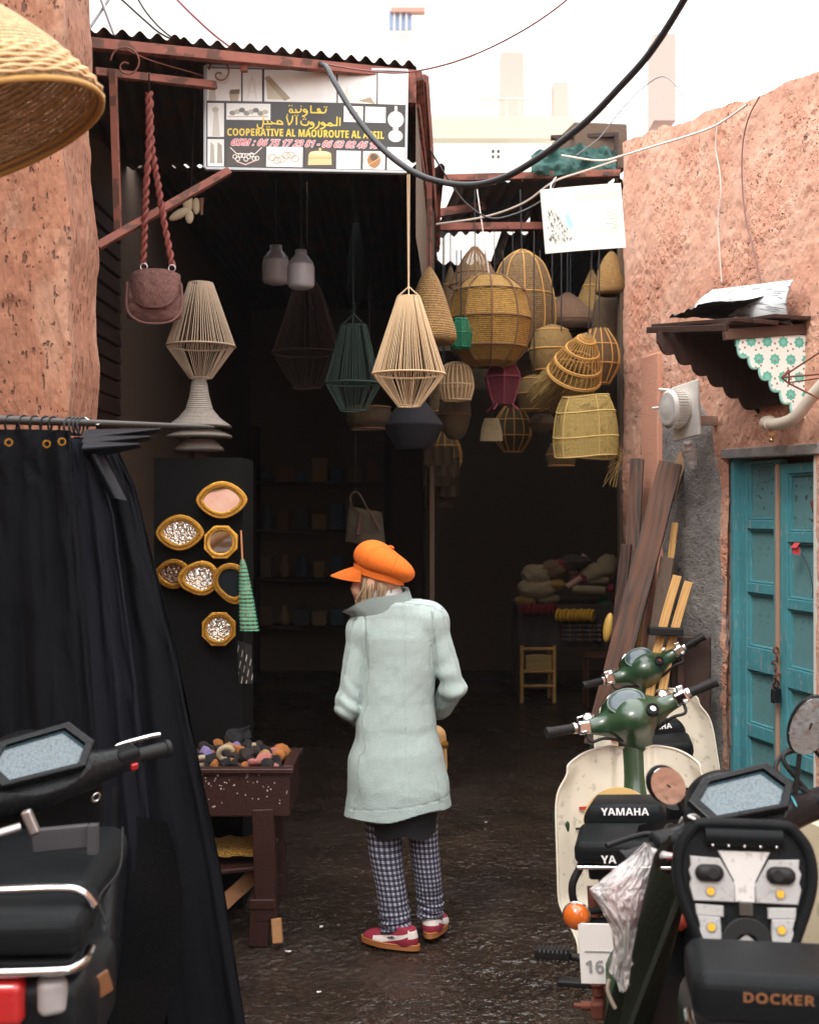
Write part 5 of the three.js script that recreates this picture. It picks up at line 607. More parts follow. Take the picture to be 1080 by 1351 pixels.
// ---------- goods stall and chair in the lane ----------
{
  const d = 11.0, Y = (py, dd = d) => at(0, py, dd).y, t = thing('goods_stall', 'low dark market stall heaped with straw goods at the lane end', 'stall', V(1.4, 0, -d - 0.2));
  partW(t, 'counter', boxUV(box(1.02, 0.05, 0.7, [1.47, Y(800), -d - 0.25], [0, 0, 0], 0.006)), mat.darkWood); partW(t, 'cloth_front', grid(40, 12, (u, v) => V(mix(0.98, 1.96, u), mix(Y(798), Y(852), v), -d + 0.12 + 0.015 * sin(u * 40) * v)), M([0.05, 0.035, 0.03], 0.9)); for (const x of [1.0, 1.94]) for (const z of [-11.0, -11.5]) partW(t, 'leg', boxUV(box(0.05, Y(800), 0.05, [x, Y(800) / 2, z])), mat.darkWood);
  const st = rng(17), bun = (n, lab, x, y, dd, L0, r0, rz, m, G, L = L0 * 1.42, r = r0 * 1.42) => oneW(n, lab, n.split('_').pop(), rod(at(x, y, dd).add(V(-L / 2 * cos(rz), -L / 2 * sin(rz), 0)), at(x, y, dd).add(V(L / 2 * cos(rz), L / 2 * sin(rz), 0.03)), r, r * 0.9, 12), m, at(x, y, dd), G);
  const cream = M([0.36, 0.28, 0.17], 0.9, { map: rep(tGrime, 2), bumpMap: rep(bFab, 2), bumpScale: 0.006 }), tan = M([0.32, 0.19, 0.06], 0.9, { map: rep(tGrime, 2) }), redd = M([0.2, 0.015, 0.02], 0.9), pinkc = M([0.5, 0.3, 0.24], 0.8), dk = M([0.05, 0.04, 0.035], 0.9);
  const sack = (lab, x, y, w, h, m, n = 'cloth_bundle') => { const b = new THREE.SphereGeometry(0.5, 26, 18), p = b.attributes.position; for (let i = 0; i < p.count; i++) { const f = 1 + 0.55 * (n3(p.getX(i) * 5 + x, p.getY(i) * 7 + y, p.getZ(i) * 5) - 0.5) - 0.12 * Math.abs(sin(Math.atan2(p.getZ(i), p.getX(i)) * 6 + x)); p.setXYZ(i, p.getX(i) * f, p.getY(i) * f, p.getZ(i) * f); } const g = mergeVertices(b.deleteAttribute('normal').deleteAttribute('uv')); g.computeVertexNormals(); return oneW(n, lab, 'bundle', xf(boxUV(g), at(x, y, d - 0.05), [0, 0, 0], [w * 1.5, h * 1.5, w]), m, at(x, y, d)); };
  sack('cream lumpy cloth sack at the left end of the stall', 708, 778, 0.26, 0.14, cream); sack('tan rolled felt bundle on the stall front', 730, 772, 0.16, 0.08, tan); sack('cream pointed straw heap behind the tan roll', 708, 758, 0.2, 0.13, cream); sack('dark red ball of yarn on the stall', 740, 748, 0.1, 0.1, redd); sack('cream coiled rope pile near the planks', 780, 756, 0.16, 0.13, cream); sack('small green cloth heap near the planks', 796, 798, 0.11, 0.09, M([0.03, 0.1, 0.05], 0.9)); sack('small pink cloth ball near the planks', 805, 776, 0.05, 0.05, M([0.4, 0.06, 0.09], 0.9)); sack('grey cloth heap at the back of the stall', 760, 742, 0.2, 0.1, dk);
  sack('ochre folded blanket at the stall front corner', 694, 792, 0.14, 0.07, tan); sack('pale folded cloth beside the ochre blanket', 722, 790, 0.16, 0.06, cream); sack('maroon felt heap beside the coiled rope', 766, 764, 0.13, 0.08, M([0.16, 0.03, 0.035], 0.9)); sack('tall cream basketry heap at the wall end of the stall', 800, 748, 0.14, 0.16, cream); sack('brown sack behind the tan roll', 730, 752, 0.18, 0.12, M([0.18, 0.11, 0.06], 0.9));
  bun('straw_roll', 'pale pink rolled mat sticking up from the stall', 762, 745, d, 0.15, 0.026, 0.9, pinkc); bun('straw_roll', 'pale straw roll lying flat at the stall front', 776, 778, d - 0.1, 0.2, 0.028, -0.05, cream); bun('straw_roll', 'second straw roll lying above the flat one', 784, 766, d - 0.05, 0.17, 0.022, 0.05, cream); bun('straw_roll', 'small pink roll beside the red yarn', 757, 768, d - 0.1, 0.1, 0.02, 0.6, pinkc);
  const loops = []; for (let k = 0; k < 10; k++) loops.push(torus(0.042, 0.017, at(736 + k * 5, 811 + (k % 2), d - 0.2).toArray(), [0.3, 1.1, 0.2 * k], 6, 14)); oneW('yarn_hank', 'bright yellow yarn hank draped over the stall edge', 'yarn', loops, M([0.6, 0.33, 0.02], 0.9), at(758, 811, d - 0.2));
  const lr = []; for (let k = 0; k < 9; k++) lr.push(torus(0.036, 0.015, at(690 + k * 5, 803 + (k % 2), d - 0.2).toArray(), [0.3, 1.1, 0.2 * k], 6, 14)); oneW('yarn_hank', 'dark red yarn hank draped over the stall edge', 'yarn', lr, redd, at(708, 803, d - 0.2));
  for (let k = 0; k < 12; k++) oneW('bead_string', ['reddish brown', 'blue grey', 'tan'][k % 3] + ' string of beads hanging from the stall edge', 'beads', Array.from({ length: 4 }, (_, i) => ball(0.017, at(742 + k * 4.4, 826 + i * 6, d - 0.17).toArray(), [1, 1, 1], 8)), [M([0.1, 0.05, 0.04], 0.4), M([0.05, 0.06, 0.08], 0.4), M([0.16, 0.1, 0.07], 0.4)][k % 3], at(742 + k * 4.4, 835, d - 0.17), 'bead strings on the stall edge');
  // ladder back chair with woven seat, seen from the front
  const cd = 10.8, ch = thing('wooden_chair', 'small pale wooden stool chair with stacked yellow rope under the stall', 'chair', at(711, 912, cd).setY(0)); const cp = (x, y, z = 0) => at(x, y, cd).add(V(0, 0, z)).sub(ch.position); const fl = cp(0, 0).y * 0;
  const g0 = (x, z) => V(at(x, 0, cd).x - ch.position.x, 0, z); const yT = at(0, 852, cd).y, yF = 0;
  const dp = cd - 1600 / 1600 * 0; for (const [x, z] of [[688, 0], [731, 0], [690, -0.28], [729, -0.28]]) part(ch, 'leg', rod(g0(x, z), g0(x, z).setY(yT), 0.018, 0.017, 8), mat.woodY);
  for (const y of [856, 886, 905]) part(ch, 'rung', rod(cp(688, y), cp(731, y), 0.015, 0.015, 8), mat.woodY); part(ch, 'rung', rod(cp(688, 890), cp(688, 890, -0.2), 0.009), mat.woodY); part(ch, 'rung', rod(cp(731, 890), cp(731, 890, -0.2), 0.009), mat.woodY);
  for (let k = 0; k < 7; k++) part(ch, 'rope_layer', tube([cp(694, 884 - k * 2.9, -0.02), cp(706, 882 - k * 2.9, 0.0), cp(727, 883.5 - k * 2.9, -0.01)], 0.009, 10, 6), mat.straw);
  const so = thing('low_stool', 'low dark stool with pale rails beside the ladder chair', 'stool', at(790, 920, 10.6).setY(0)); const hh = at(0, 866, 10.6).y; for (const [x, z] of [[-0.1, 0], [0.1, 0], [-0.1, -0.2], [0.1, -0.2]]) part(so, 'leg', rod(V(x, 0, z), V(x, hh, z), 0.016, 0.014, 8), mat.plank); part(so, 'seat', boxUV(box(0.26, 0.03, 0.26, [0, hh, -0.1], [0, 0, 0], 0.006)), mat.plank);
}
// ---------- motor scooters ----------
// bike frames: origin on the ground under the rear axle, forward is -z, right is +x
function wheel(root, z, r, tw, name) { const w = part(root, name, torus(r - tw / 2, tw / 2, [0, r, z], [0, PI / 2, 0], 12, 48), mat.rubber); part(w, 'rim', torus(r - tw * 1.15, 0.012, [0, r, z], [0, PI / 2, 0], 8, 48), mat.chrome); const sp = []; for (let k = 0; k < 18; k++) { const a = k / 18 * 2 * PI; sp.push(rod(V((k % 2 - 0.5) * 0.05, r, z), V(0, r + sin(a) * (r - tw * 1.1), z + cos(a) * (r - tw * 1.1)), 0.0018, 0.0018, 4)); } part(w, 'spokes', sp, mat.steel); part(w, 'hub', rod(V(-0.06, r, z), V(0.06, r, z), 0.04, 0.04, 16), mat.steel); return w; }
function pad(w, h, d, p, dome, bev = 0.03, end = 0) { const g = new RoundedBoxGeometry(w, h, d, 6, bev), a = g.attributes.position; for (let i = 0; i < a.count; i++) { const x = a.getX(i), y = a.getY(i), z = a.getZ(i); if (y > 0) a.setY(i, y + dome * (1 - Math.pow(2 * x / w, 2)) * (end + (1 - end) * (1 - Math.pow(2 * z / d, 2)))); } const q = toCreasedNormals(g, 0.9); return xf(q, p); }
const NAC = sdfMesh((x, y, z) => {                  // handlebar cover: headlight body and two arms
  let f = ell(x, y, z, [0, 0.005, -0.06], [0.1, 0.085, 0.13]);
  f = smin(f, ell(x, y, z, [0, 0.012, 0.03], [0.088, 0.062, 0.085]), 0.05);
  for (const s of [-1, 1]) f = smin(f, cap3(x, y, z, [s * 0.05, -0.005, 0.0], [s * 0.175, 0.024, 0.03], 0.042, 0.028), 0.05);
  f = smin(f, cap3(x, y, z, [0, -0.02, 0.0], [0, -0.16, -0.03], 0.062, 0.05), 0.05);
  return f;
}, V(0, -0.02, -0.02), 0.25, 100);
function scooter(label) {
  const t = thing('motor_scooter', label, 'scooter', V(0, 0, 0), 'green and cream scooters parked by the wall');
  wheel(t, 0, 0.27, 0.06, 'rear_wheel'); wheel(t, -1.17, 0.27, 0.055, 'front_wheel');
  part(t, 'frame', [tube([V(0, 0.62, 0.08), V(0, 0.6, -0.2), V(0, 0.42, -0.5), V(0, 0.4, -0.75), V(0, 0.62, -0.98), V(0, 0.86, -1.05)], 0.055, 40, 14), box(0.16, 0.18, 0.42, [0, 0.62, -0.14], [0, 0, 0], 0.05), box(0.2, 0.2, 0.3, [0, 0.3, -0.5], [0, 0, 0], 0.04)], mat.green);
  part(t, 'rear_fender', grid(30, 12, (u, v) => { const a = mix(-0.4, 2.5, u), b = (v - 0.5) * 2; const r = 0.315 - 0.05 * b * b; return V(b * 0.06, 0.28 + r * sin(a), r * cos(a)); }), mat.green);
  part(t, 'front_fender', grid(30, 12, (u, v) => { const a = mix(0.6, 2.9, u), b = (v - 0.5) * 2; const r = 0.31 - 0.05 * b * b; return V(b * 0.07, 0.28 + r * sin(a), -1.17 + r * cos(a)); }), mat.cream);
  for (const s of [-1, 1]) part(t, 'fork_leg', rod(V(s * 0.085, 0.27, -1.17), V(s * 0.075, 0.8, -1.06), 0.022, 0.028, 12), mat.green);
  // leg shield: one pressed sheet with a raised spine
  const hw = (v) => 0.215 + 0.07 * smooth(0.02, 0.25, v) - 0.05 * smooth(0.6, 1, v) * smooth(0.6, 1, v);
  const ls = (off) => grid(60, 46, (u, v) => { const s = (u - 0.5) * 2, w = hw(v), x = s * w, y = mix(0.16, 0.83, v) - 0.05 * Math.pow(Math.abs(s), 4) * smooth(0.75, 1, v); const spine = 0.035 * (1 - smooth(0.24, 0.32, Math.abs(s))) + 0.004 * (1 - smooth(0, 0.04, Math.abs(s))); const z = -0.9 - 0.14 * v + 0.09 * s * s + 0.02 * smooth(0.8, 1, Math.abs(s)) + spine + 0.06 * smooth(0.25, 0, v); return V(x, y, z - off); });
  const sh = part(t, 'leg_shield', [ls(0), ls(0.004)], mat.cream); part(sh, 'edge_trim', tube((() => { const o = []; const g = ls(0).attributes.position, W = 61; for (let j = 0; j <= 46; j += 2) o.push(V(g.getX(j * W), g.getY(j * W), g.getZ(j * W))); for (let i = 4; i <= 56; i += 4) o.push(V(g.getX(46 * W + i), g.getY(46 * W + i), g.getZ(46 * W + i))); for (let j = 46; j >= 0; j -= 2) o.push(V(g.getX(j * W + 60), g.getY(j * W + 60), g.getZ(j * W + 60))); return o; })(), 0.005, 160, 6), mat.cream);
  part(sh, 'decal', [box(0.06, 0.012, 0.004, [-0.175, 0.62, -0.945], [0, 0.3, 0])], mat.inkRed); part(sh, 'decal', box(0.05, 0.008, 0.004, [-0.195, 0.55, -0.925], [0, 0.3, 0]), mat.ink); part(sh, 'decal', box(0.05, 0.012, 0.004, [-0.19, 0.5, -0.915], [0, 0.3, 0]), mat.ink); part(sh, 'bag_hook', [rod(V(-0.09, 0.63, -0.96), V(-0.09, 0.63, -0.92), 0.006), ball(0.012, [-0.09, 0.635, -0.92]), rod(V(0.06, 0.63, -0.95), V(0.06, 0.63, -0.91), 0.006), ball(0.012, [0.06, 0.635, -0.91])], mat.ink);
  part(t, 'number_roundel', xf(new THREE.CylinderGeometry(0.13, 0.13, 0.01, 40), [-0.05, 0.6, -0.78], [PI / 2 - 0.1, 0, 0]), M([0.62, 0.42, 0.16], 0.5));
  // seats
  const fs = part(t, 'front_seat', [xf(pad(0.25, 0.055, 0.34, [0, 0, 0], 0.075, 0.026, 0.66), [0, 0.757, -0.28], [-0.13, 0, 0])], mat.vinyl); part(fs, 'lettering', xf(text('YAMAHA', 0.021, 0.002, 1.15), [0.0, 0.808, -0.1085], [-0.12, 0, 0]), mat.inkWhite);
  const rs = part(t, 'rear_seat', [pad(0.27, 0.065, 0.24, [0, 0.75, 0.03], 0.008, 0.024)], mat.vinyl); part(rs, 'lettering', xf(text('YAMAHA', 0.021, 0.002, 1.15), [0.01, 0.738, 0.1505], [-0.02, 0, 0]), mat.inkWhite);
  part(rs, 'chrome_trim', box(0.262, 0.012, 0.235, [0, 0.713, 0.03], [0, 0, 0], 0.005), mat.chrome); part(rs, 'base', box(0.2, 0.04, 0.2, [0, 0.69, 0.02], [0, 0, 0], 0.01), mat.plastic);
  part(t, 'grab_loop', [tube([V(-0.12, 0.71, 0.12), V(-0.145, 0.66, 0.13), V(-0.14, 0.6, 0.12), V(-0.1, 0.55, 0.1), V(-0.05, 0.54, 0.06)], 0.011, 30, 8), tube([V(0.12, 0.71, 0.12), V(0.145, 0.66, 0.13), V(0.14, 0.6, 0.12), V(0.1, 0.55, 0.1), V(0.05, 0.54, 0.06)], 0.011, 30, 8)], mat.rubber);
  for (const s of [-1, 1]) { const i = part(t, 'rear_indicator', ball(0.037, [s * 0.135, 0.585, 0.17], [1, 1, 0.8], 20), s < 0 ? mat.amber : mat.redDeep); part(i, 'stalk', rod(V(s * 0.135, 0.585, 0.14), V(s * 0.06, 0.58, 0.09), 0.01), mat.rubber); part(i, 'bezel', torus(0.036, 0.004, [s * 0.135, 0.585, 0.162], [0, 0, 0], 6, 28), mat.chrome); }
  part(t, 'tail_light', box(0.1, 0.06, 0.06, [0, 0.63, 0.17], [0, 0, 0], 0.015), mat.redDeep);
  const pl = part(t, 'number_plate', box(0.17, 0.17, 0.004, [-0.045, 0.49, 0.19], [0.06, 0, 0], 0.002), mat.plate); part(pl, 'plate_text', [xf(text('16', 0.035, 0.002), [-0.09, 0.455, 0.191], [0.06, 0, 0]), xf(box(0.14, 0.003, 0.002), [-0.045, 0.497, 0.194])], mat.inkGrey);
  for (const s of [-1, 1]) { const k = part(t, 'shock_absorber', [rod(V(s * 0.1, 0.3, 0.0), V(s * 0.1, 0.6, -0.06), 0.016, 0.02, 12), ...Array.from({ length: 9 }, (_, i) => torus(0.024, 0.004, [s * 0.1, 0.34 + i * 0.022, -0.005 - i * 0.0045], [PI / 2 + 0.2, 0, 0], 6, 18))], mat.rustMetal); }
  part(t, 'swing_arm', [box(0.04, 0.05, 0.45, [-0.1, 0.27, -0.18], [0, 0, 0], 0.01), box(0.04, 0.09, 0.5, [0.1, 0.27, -0.2], [0, 0, 0], 0.02)], mat.rustMetal); part(t, 'axle_nut', [rod(V(-0.15, 0.27, 0), V(-0.1, 0.27, 0), 0.014, 0.014, 6), rod(V(-0.17, 0.27, 0), V(-0.15, 0.27, 0), 0.008, 0.008, 6)], mat.rustMetal);
  part(t, 'kick_stand', [rod(V(-0.1, 0.2, -0.05), V(-0.12, 0.01, 0.03), 0.018, 0.014, 8), rod(V(-0.12, 0.01, 0.03), V(-0.2, 0.0, 0.05), 0.014, 0.012, 8)], mat.rustMetal);
  part(t, 'exhaust', [tube([V(0.13, 0.22, -0.5), V(0.15, 0.2, -0.2), V(0.15, 0.22, 0.25)], 0.035, 20, 12)], mat.chrome);
  const fp = (s, y, z) => [box(0.12, 0.032, 0.05, [s * 0.27, y, z], [0, 0, s * 0.05], 0.01), ...Array.from({ length: 8 }, (_, k) => box(0.006, 0.04, 0.052, [s * (0.22 + k * 0.014), y, z]))];
  part(t, 'foot_peg', [fp(-1, 0.27, -0.42), rod(V(-0.08, 0.24, -0.42), V(-0.24, 0.265, -0.42), 0.012)].flat(), mat.rubber); part(t, 'foot_peg', [fp(1, 0.27, -0.42), rod(V(0.08, 0.24, -0.42), V(0.24, 0.265, -0.42), 0.012)].flat(), mat.rubber); part(t, 'gear_pedal', [box(0.11, 0.022, 0.05, [-0.2, 0.2, -0.36], [0, 0, -0.05], 0.008), rod(V(-0.15, 0.2, -0.36), V(-0.1, 0.25, -0.42), 0.01)], mat.rubber);
  part(t, 'side_box', box(0.05, 0.07, 0.2, [-0.28, 0.55, -1.0], [0, 0.2, 0], 0.02), mat.green);
  // handlebar assembly, turned and rolled
  const hb = part(t, 'handlebar', NAC, mat.green); hb.position.set(0, 0.935, -1.02); hb.rotation.set(0.02, R(16), R(13));
  part(hb, 'speedometer', [xf(new THREE.SphereGeometry(0.066, 28, 14, 0, 2 * PI, 0, PI / 2), [-0.01, 0.074, 0.035], [0.72, 0, 0], [1, 0.2, 0.8])], mat.dash); part(hb, 'speedometer_rim', xf(new THREE.TorusGeometry(0.068, 0.008, 8, 40), [-0.01, 0.072, 0.034], [PI / 2 + 0.72, 0, 0], [1, 0.8, 1]), mat.green);
  part(hb, 'key_lock', [xf(new THREE.CylinderGeometry(0.024, 0.026, 0.012, 24), [0.062, 0.03, 0.1], [0.85, 0, -0.3]), xf(new THREE.TorusGeometry(0.02, 0.004, 6, 24), [0.064, 0.036, 0.105], [PI / 2 + 0.85, 0, 0])], mat.plastic); part(hb, 'key_slot', xf(new THREE.CylinderGeometry(0.011, 0.011, 0.014, 16), [0.063, 0.033, 0.103], [0.85, 0, -0.3]), mat.chrome);
  for (const s of [-1, 1]) {
    const a = V(s * 0.165, 0.024, 0.03), b = V(s * 0.218, 0.036, 0.042), c = V(s * 0.318, 0.054, 0.068);
    part(hb, 'switch_housing', [bar(a, b, 0.056, 0.05, 0.012, V(0, 1, 0), 3), box(0.03, 0.035, 0.03, [s * 0.192, 0.058, 0.038], [0, 0, 0], 0.006), box(0.02, 0.014, 0.02, [s * 0.195, 0.018, 0.07], [0, 0, 0], 0.004), rod(V(s * 0.214, 0.035, 0.041), V(s * 0.228, 0.038, 0.044), 0.022, 0.021, 16)], mat.chrome);
    part(hb, 'grip', [rod(b, c, 0.0175, 0.019, 16), rod(c, c.clone().add(V(s * 0.012, 0.002, 0.003)), 0.022, 0.02, 16)], mat.rubber); part(hb, 'lever', tube([V(s * 0.19, 0.03, -0.01), V(s * 0.24, 0.026, -0.015), V(s * 0.305, 0.034, 0.012)], 0.0065, 20, 8), mat.chrome); part(hb, 'brake_cable', tube([V(s * 0.19, 0.008, 0.06), V(s * 0.18, -0.02, 0.08), V(s * 0.13, -0.025, 0.07), V(s * 0.06, -0.06, 0.04)], 0.006, 24, 7), mat.rubber);
    const fi = part(hb, 'front_indicator', ball(0.034, [s * 0.15, 0.015, -0.085], [1, 1, 0.8], 18), mat.redDeep); part(hb, 'indicator_shell', ball(0.036, [s * 0.15, 0.018, -0.068], [1, 1, 0.9], 18), mat.chrome); part(hb, 'indicator_stalk', rod(V(s * 0.07, 0.0, -0.05), V(s * 0.14, 0.015, -0.07), 0.011), mat.chrome);
  }
  part(hb, 'headlight_ring', torus(0.072, 0.009, [0, 0, -0.155], [0, 0, 0], 8, 36), mat.chrome); part(hb, 'headlight', ball(0.07, [0, 0, -0.15], [1, 1, 0.4], 20), mat.clearLens);
  return t;
}
const sc1 = scooter('green and cream scooter with a number plate and a plastic bag at its tail');
sc1.position.set(0.66, 0, -3.5); sc1.rotation.set(0, R(-12), R(3), 'YXZ');
const sc2 = copy(sc1, 'green and cream scooter parked further in, beside the leaning planks'); sc2.position.set(1.13, -0.01, -5.0); sc2.rotation.set(0, R(-9), R(8), 'YXZ');

// black mopeds
const BAR = sdfMesh((x, y, z) => { let f = ell(x, y, z, [0, 0.0, 0], [0.13, 0.06, 0.08]); f = smin(f, cap3(x, y, z, [-0.22, -0.005, 0.01], [0.22, -0.005, 0.01], 0.034, 0.034), 0.06); f = smin(f, ell(x, y, z, [0, 0.02, -0.08], [0.1, 0.07, 0.09]), 0.06); return Math.max(f, y * 0.8776 + z * 0.4794 - 0.052); }, V(0, 0, -0.03), 0.3, 96);
function moped(label, o) {
  const pH = o.padH, rY = o.padY - pH / 2 - 0.02;
  const t = thing('black_moped', label, 'moped', V(0, 0, 0), 'black mopeds');
  wheel(t, 0, 0.28, 0.07, 'rear_wheel'); wheel(t, -1.2, 0.28, 0.06, 'front_wheel');
  part(t, 'frame', [tube([V(0, 0.6, 0.1), V(0, 0.58, -0.25), V(0, 0.4, -0.55), V(0, 0.42, -0.8), V(0, 0.7, -1.02), V(0, 0.9, -1.05)], 0.06, 40, 12), box(0.24, 0.22, 0.5, [0, 0.55, -0.12], [0, 0, 0], 0.07)], mat.plastic);
  part(t, 'leg_shield', grid(30, 20, (u, v) => { const s = (u - 0.5) * 2; return V(s * (0.17 + 0.06 * sin(v * 3)), mix(0.25, 0.82, v), -0.93 - 0.1 * v + 0.1 * s * s); }), mat.plastic);
  for (const s of [-1, 1]) { part(t, 'fork_leg', rod(V(s * 0.08, 0.28, -1.2), V(s * 0.07, 0.85, -1.05), 0.024, 0.026, 12), mat.plastic); part(t, 'shock_absorber', rod(V(s * 0.12, 0.3, 0.0), V(s * 0.12, 0.6, -0.05), 0.024, 0.024, 12), mat.chrome); }
  part(t, 'rear_fender', grid(24, 10, (u, v) => { const a = mix(-0.5, 2.3, u), b = (v - 0.5) * 2; const r = 0.33 - 0.05 * b * b; return V(b * 0.08, 0.29 + r * sin(a), r * cos(a)); }), mat.plastic);
  part(t, 'kick_stand', [rod(V(-0.1, 0.2, -0.05), V(-0.14, 0.01, 0.0), 0.016), rod(V(0.1, 0.2, -0.05), V(0.14, 0.01, 0.0), 0.016)], mat.steel);
  const rp = part(t, 'rear_pad', pad(o.padW, pH, 0.22, [0, o.padY, 0.2], 0.012, 0.03), mat.vinyl); if (o.text) part(rp, 'lettering', xf(text('DOCKER', 0.0175, 0.002, 1.32), [0.008, o.padY + 0.012, 0.3105]), mat.inkAmber);
  part(t, 'carrier_rail', [tube([V(-o.padW * 0.5, rY, 0.2), V(-o.padW * 0.5, rY, 0.26), V(-o.padW * 0.46, rY, 0.3), V(-o.padW * 0.36, rY, 0.31), V(0, rY, 0.312), V(o.padW * 0.36, rY, 0.31), V(o.padW * 0.46, rY, 0.3), V(o.padW * 0.5, rY, 0.26), V(o.padW * 0.5, rY, 0.2)], 0.0095, 70, 10)], mat.chrome);
  const hb = part(t, 'handlebar', BAR, mat.plastic); hb.position.set(...o.bar); hb.rotation.set(...o.barR, 'YXZ');
  const quad = (z, k0, k = k0 * 1.22) => [[-0.088 * k, -0.03 * k + z], [-0.105 * k, 0.015 * k + z], [-0.06 * k, 0.05 * k + z], [0.07 * k, 0.05 * k + z], [0.095 * k, 0.0 * k + z], [0.06 * k, -0.04 * k + z]];
  const tr = (g) => xf(g, [0, 0.066, 0.01], [-PI / 2 + 0.5, 0, 0]); part(hb, 'dash_bezel', tr(ext(shapeOf(quad(0, 1.14), quad(0, 0.96)), 0.014, 0.004, 2)), mat.plastic); part(hb, 'dash_screen', tr(ext(shapeOf(quad(0, 0.97)), 0.004, 0.001)), mat.dash);
  for (const s of [-1, 1]) {
    part(hb, 'grip', [rod(V(s * 0.24, -0.006, 0.012), V(s * 0.34, -0.004, 0.026), 0.019, 0.02, 16), rod(V(s * 0.34, -0.004, 0.026), V(s * 0.352, -0.004, 0.028), 0.024, 0.023, 16)], mat.rubber); part(hb, 'switch_housing', box(0.07, 0.062, 0.062, [s * 0.225, 0, 0.014], [0, 0, 0], 0.016), mat.plastic); part(hb, 'red_switch', box(0.02, 0.018, 0.014, [s * 0.235, -0.012, 0.046], [0, 0, 0], 0.004), mat.red);
    part(hb, 'lever', tube([V(s * 0.21, 0.0, -0.03), V(s * 0.25, 0.0, -0.05), V(s * 0.33, 0.004, -0.04), V(s * 0.36, 0.004, -0.034)], 0.007, 24, 8), o.leverM ?? mat.rubber); part(hb, 'brake_cable', tube([V(s * 0.2, 0.0, -0.04), V(s * 0.14, -0.03, -0.1), V(s * 0.08, -0.1, -0.08), V(s * 0.04, -0.2, -0.03)], 0.006, 24, 7), mat.rubber);
  }
  return { t, hb };
}
{ // the foreground bike with its seat flipped up
  const { t, hb } = moped('black moped with its seat lifted to show the grey underside', { padW: 0.28, padY: 0.824, padH: 0.09, text: true, bar: [0.06, 0.93, -0.58], barR: [0.22, R(27), R(9)] });
  t.position.set(0.69, 0, -2.46); t.rotation.set(0, R(-8), 0);
  const S = new THREE.Group(); S.name = 'lifted_seat'; S.position.set(0.0, 0.782, -0.05); S.rotation.set(-0.22, 0, 0); S.scale.setScalar(0.93); t.add(S);
  const out = (k, top = 0.282, wT = 0.14, wB = 0.09) => [[-wB * k, 0], [-wT * k, 0.14], [-wT * k, top - 0.06], [-wT * k + 0.03, top - 0.012], [-wT * k + 0.06, top], [wT * k - 0.06, top], [wT * k - 0.03, top - 0.012], [wT * k, top - 0.06], [wT * k, 0.14], [wB * k, 0]];
  part(S, 'seat_shell', xf(ext(shapeOf(out(1)), 0.05, 0.012, 3), [0, 0, -0.07]), mat.vinyl);
  part(S, 'shell_rim', tube(out(1.02).map(([x, y]) => V(x, y, -0.003)), 0.013, 90, 8), mat.vinyl); part(S, 'top_roll', rod(V(-0.085, 0.255, 0.002), V(0.085, 0.255, 0.002), 0.02, 0.02, 14), mat.vinyl);
  part(S, 'rivet', Array.from({ length: 5 }, (_, k) => ball(0.0035, [-0.07 + k * 0.035, 0.236, 0.016], [1, 1, 1], 8)), mat.chrome);
  const pl = (n, pts, z = -0.008, m = mat.greyPlastic) => part(S, n, xf(ext(shapeOf(pts), 0.012, 0.002), [0, 0, z]), m);
  for (const s of [-1, 1]) {
    const f = (a) => a.map(([x, y]) => [x * s, y]);
    pl('pan_plate', f([[0.026, 0.115], [0.024, 0.15], [0.055, 0.205], [0.118, 0.208], [0.116, 0.19], [0.121, 0.178], [0.116, 0.16], [0.12, 0.145], [0.112, 0.115]])); pl('pan_plate', f([[0.05, 0.082], [0.05, 0.102], [0.108, 0.104], [0.106, 0.084]]), -0.01); pl('pan_plate', f([[0.055, 0.03], [0.058, 0.078], [0.104, 0.08], [0.098, 0.06], [0.102, 0.045], [0.092, 0.03]])); pl('pan_plate', f([[0.05, 0.002], [0.05, 0.024], [0.086, 0.024], [0.08, 0.002]]), -0.012);
    part(S, 'rubber_bumper', [xf(new THREE.CapsuleGeometry(0.019, 0.026, 6, 16), [s * 0.078, 0.175, 0.01], [0, 0, PI / 2], [1, 1, 0.7]), xf(new THREE.CylinderGeometry(0.012, 0.014, 0.01, 20), [s * 0.07, 0.175, 0.02], [PI / 2, 0, 0])], mat.rubber);
    for (const [x, y] of [[0.076, 0.135], [0.076, 0.058]]) part(S, 'orange_plug', [xf(new THREE.CylinderGeometry(0.0085, 0.0085, 0.008, 20), [s * x, y, 0.006], [PI / 2, 0, 0])], mat.yellow).add(sh(Object.assign(new THREE.Mesh(torus(0.0105, 0.003, [s * x, y, 0.005]), mat.greyPlastic), { name: 'plug_rim' })));
  }
  pl('funnel_plate', [[-0.02, 0.115], [-0.022, 0.16], [-0.055, 0.222], [0.055, 0.222], [0.022, 0.16], [0.02, 0.115]], -0.014, M([0.6, 0.6, 0.6], 0.4, { map: rep(tGrime, 4) })); part(S, 'latch', [box(0.03, 0.03, 0.02, [0, 0.1, 0.004], [0, 0, 0], 0.003), ...Array.from({ length: 5 }, (_, k) => box(0.003, 0.026, 0.006, [-0.01 + k * 0.005, 0.1, 0.016]))], M([0.06, 0.05, 0.045], 0.5));
  part(S, 'latch_arch', xf(ext(shapeOf([...Array.from({ length: 13 }, (_, k) => [-0.052 * cos(k / 12 * PI), 0.03 + 0.05 * sin(k / 12 * PI)]), [0.052, 0], [0.028, 0], ...Array.from({ length: 11 }, (_, k) => [0.028 * cos(k / 10 * PI), 0.022 + 0.028 * sin(k / 10 * PI)]), [-0.028, 0], [-0.052, 0]]), 0.012, 0.003, 2), [0, 0, 0.0]), mat.rubber);
  part(S, 'tongue_plate', xf(ext(shapeOf([[-0.024, 0], [-0.024, 0.025], [0, 0.046], [0.024, 0.025], [0.024, 0]]), 0.006, 0.001), [0, 0, 0]), mat.greyPlastic);
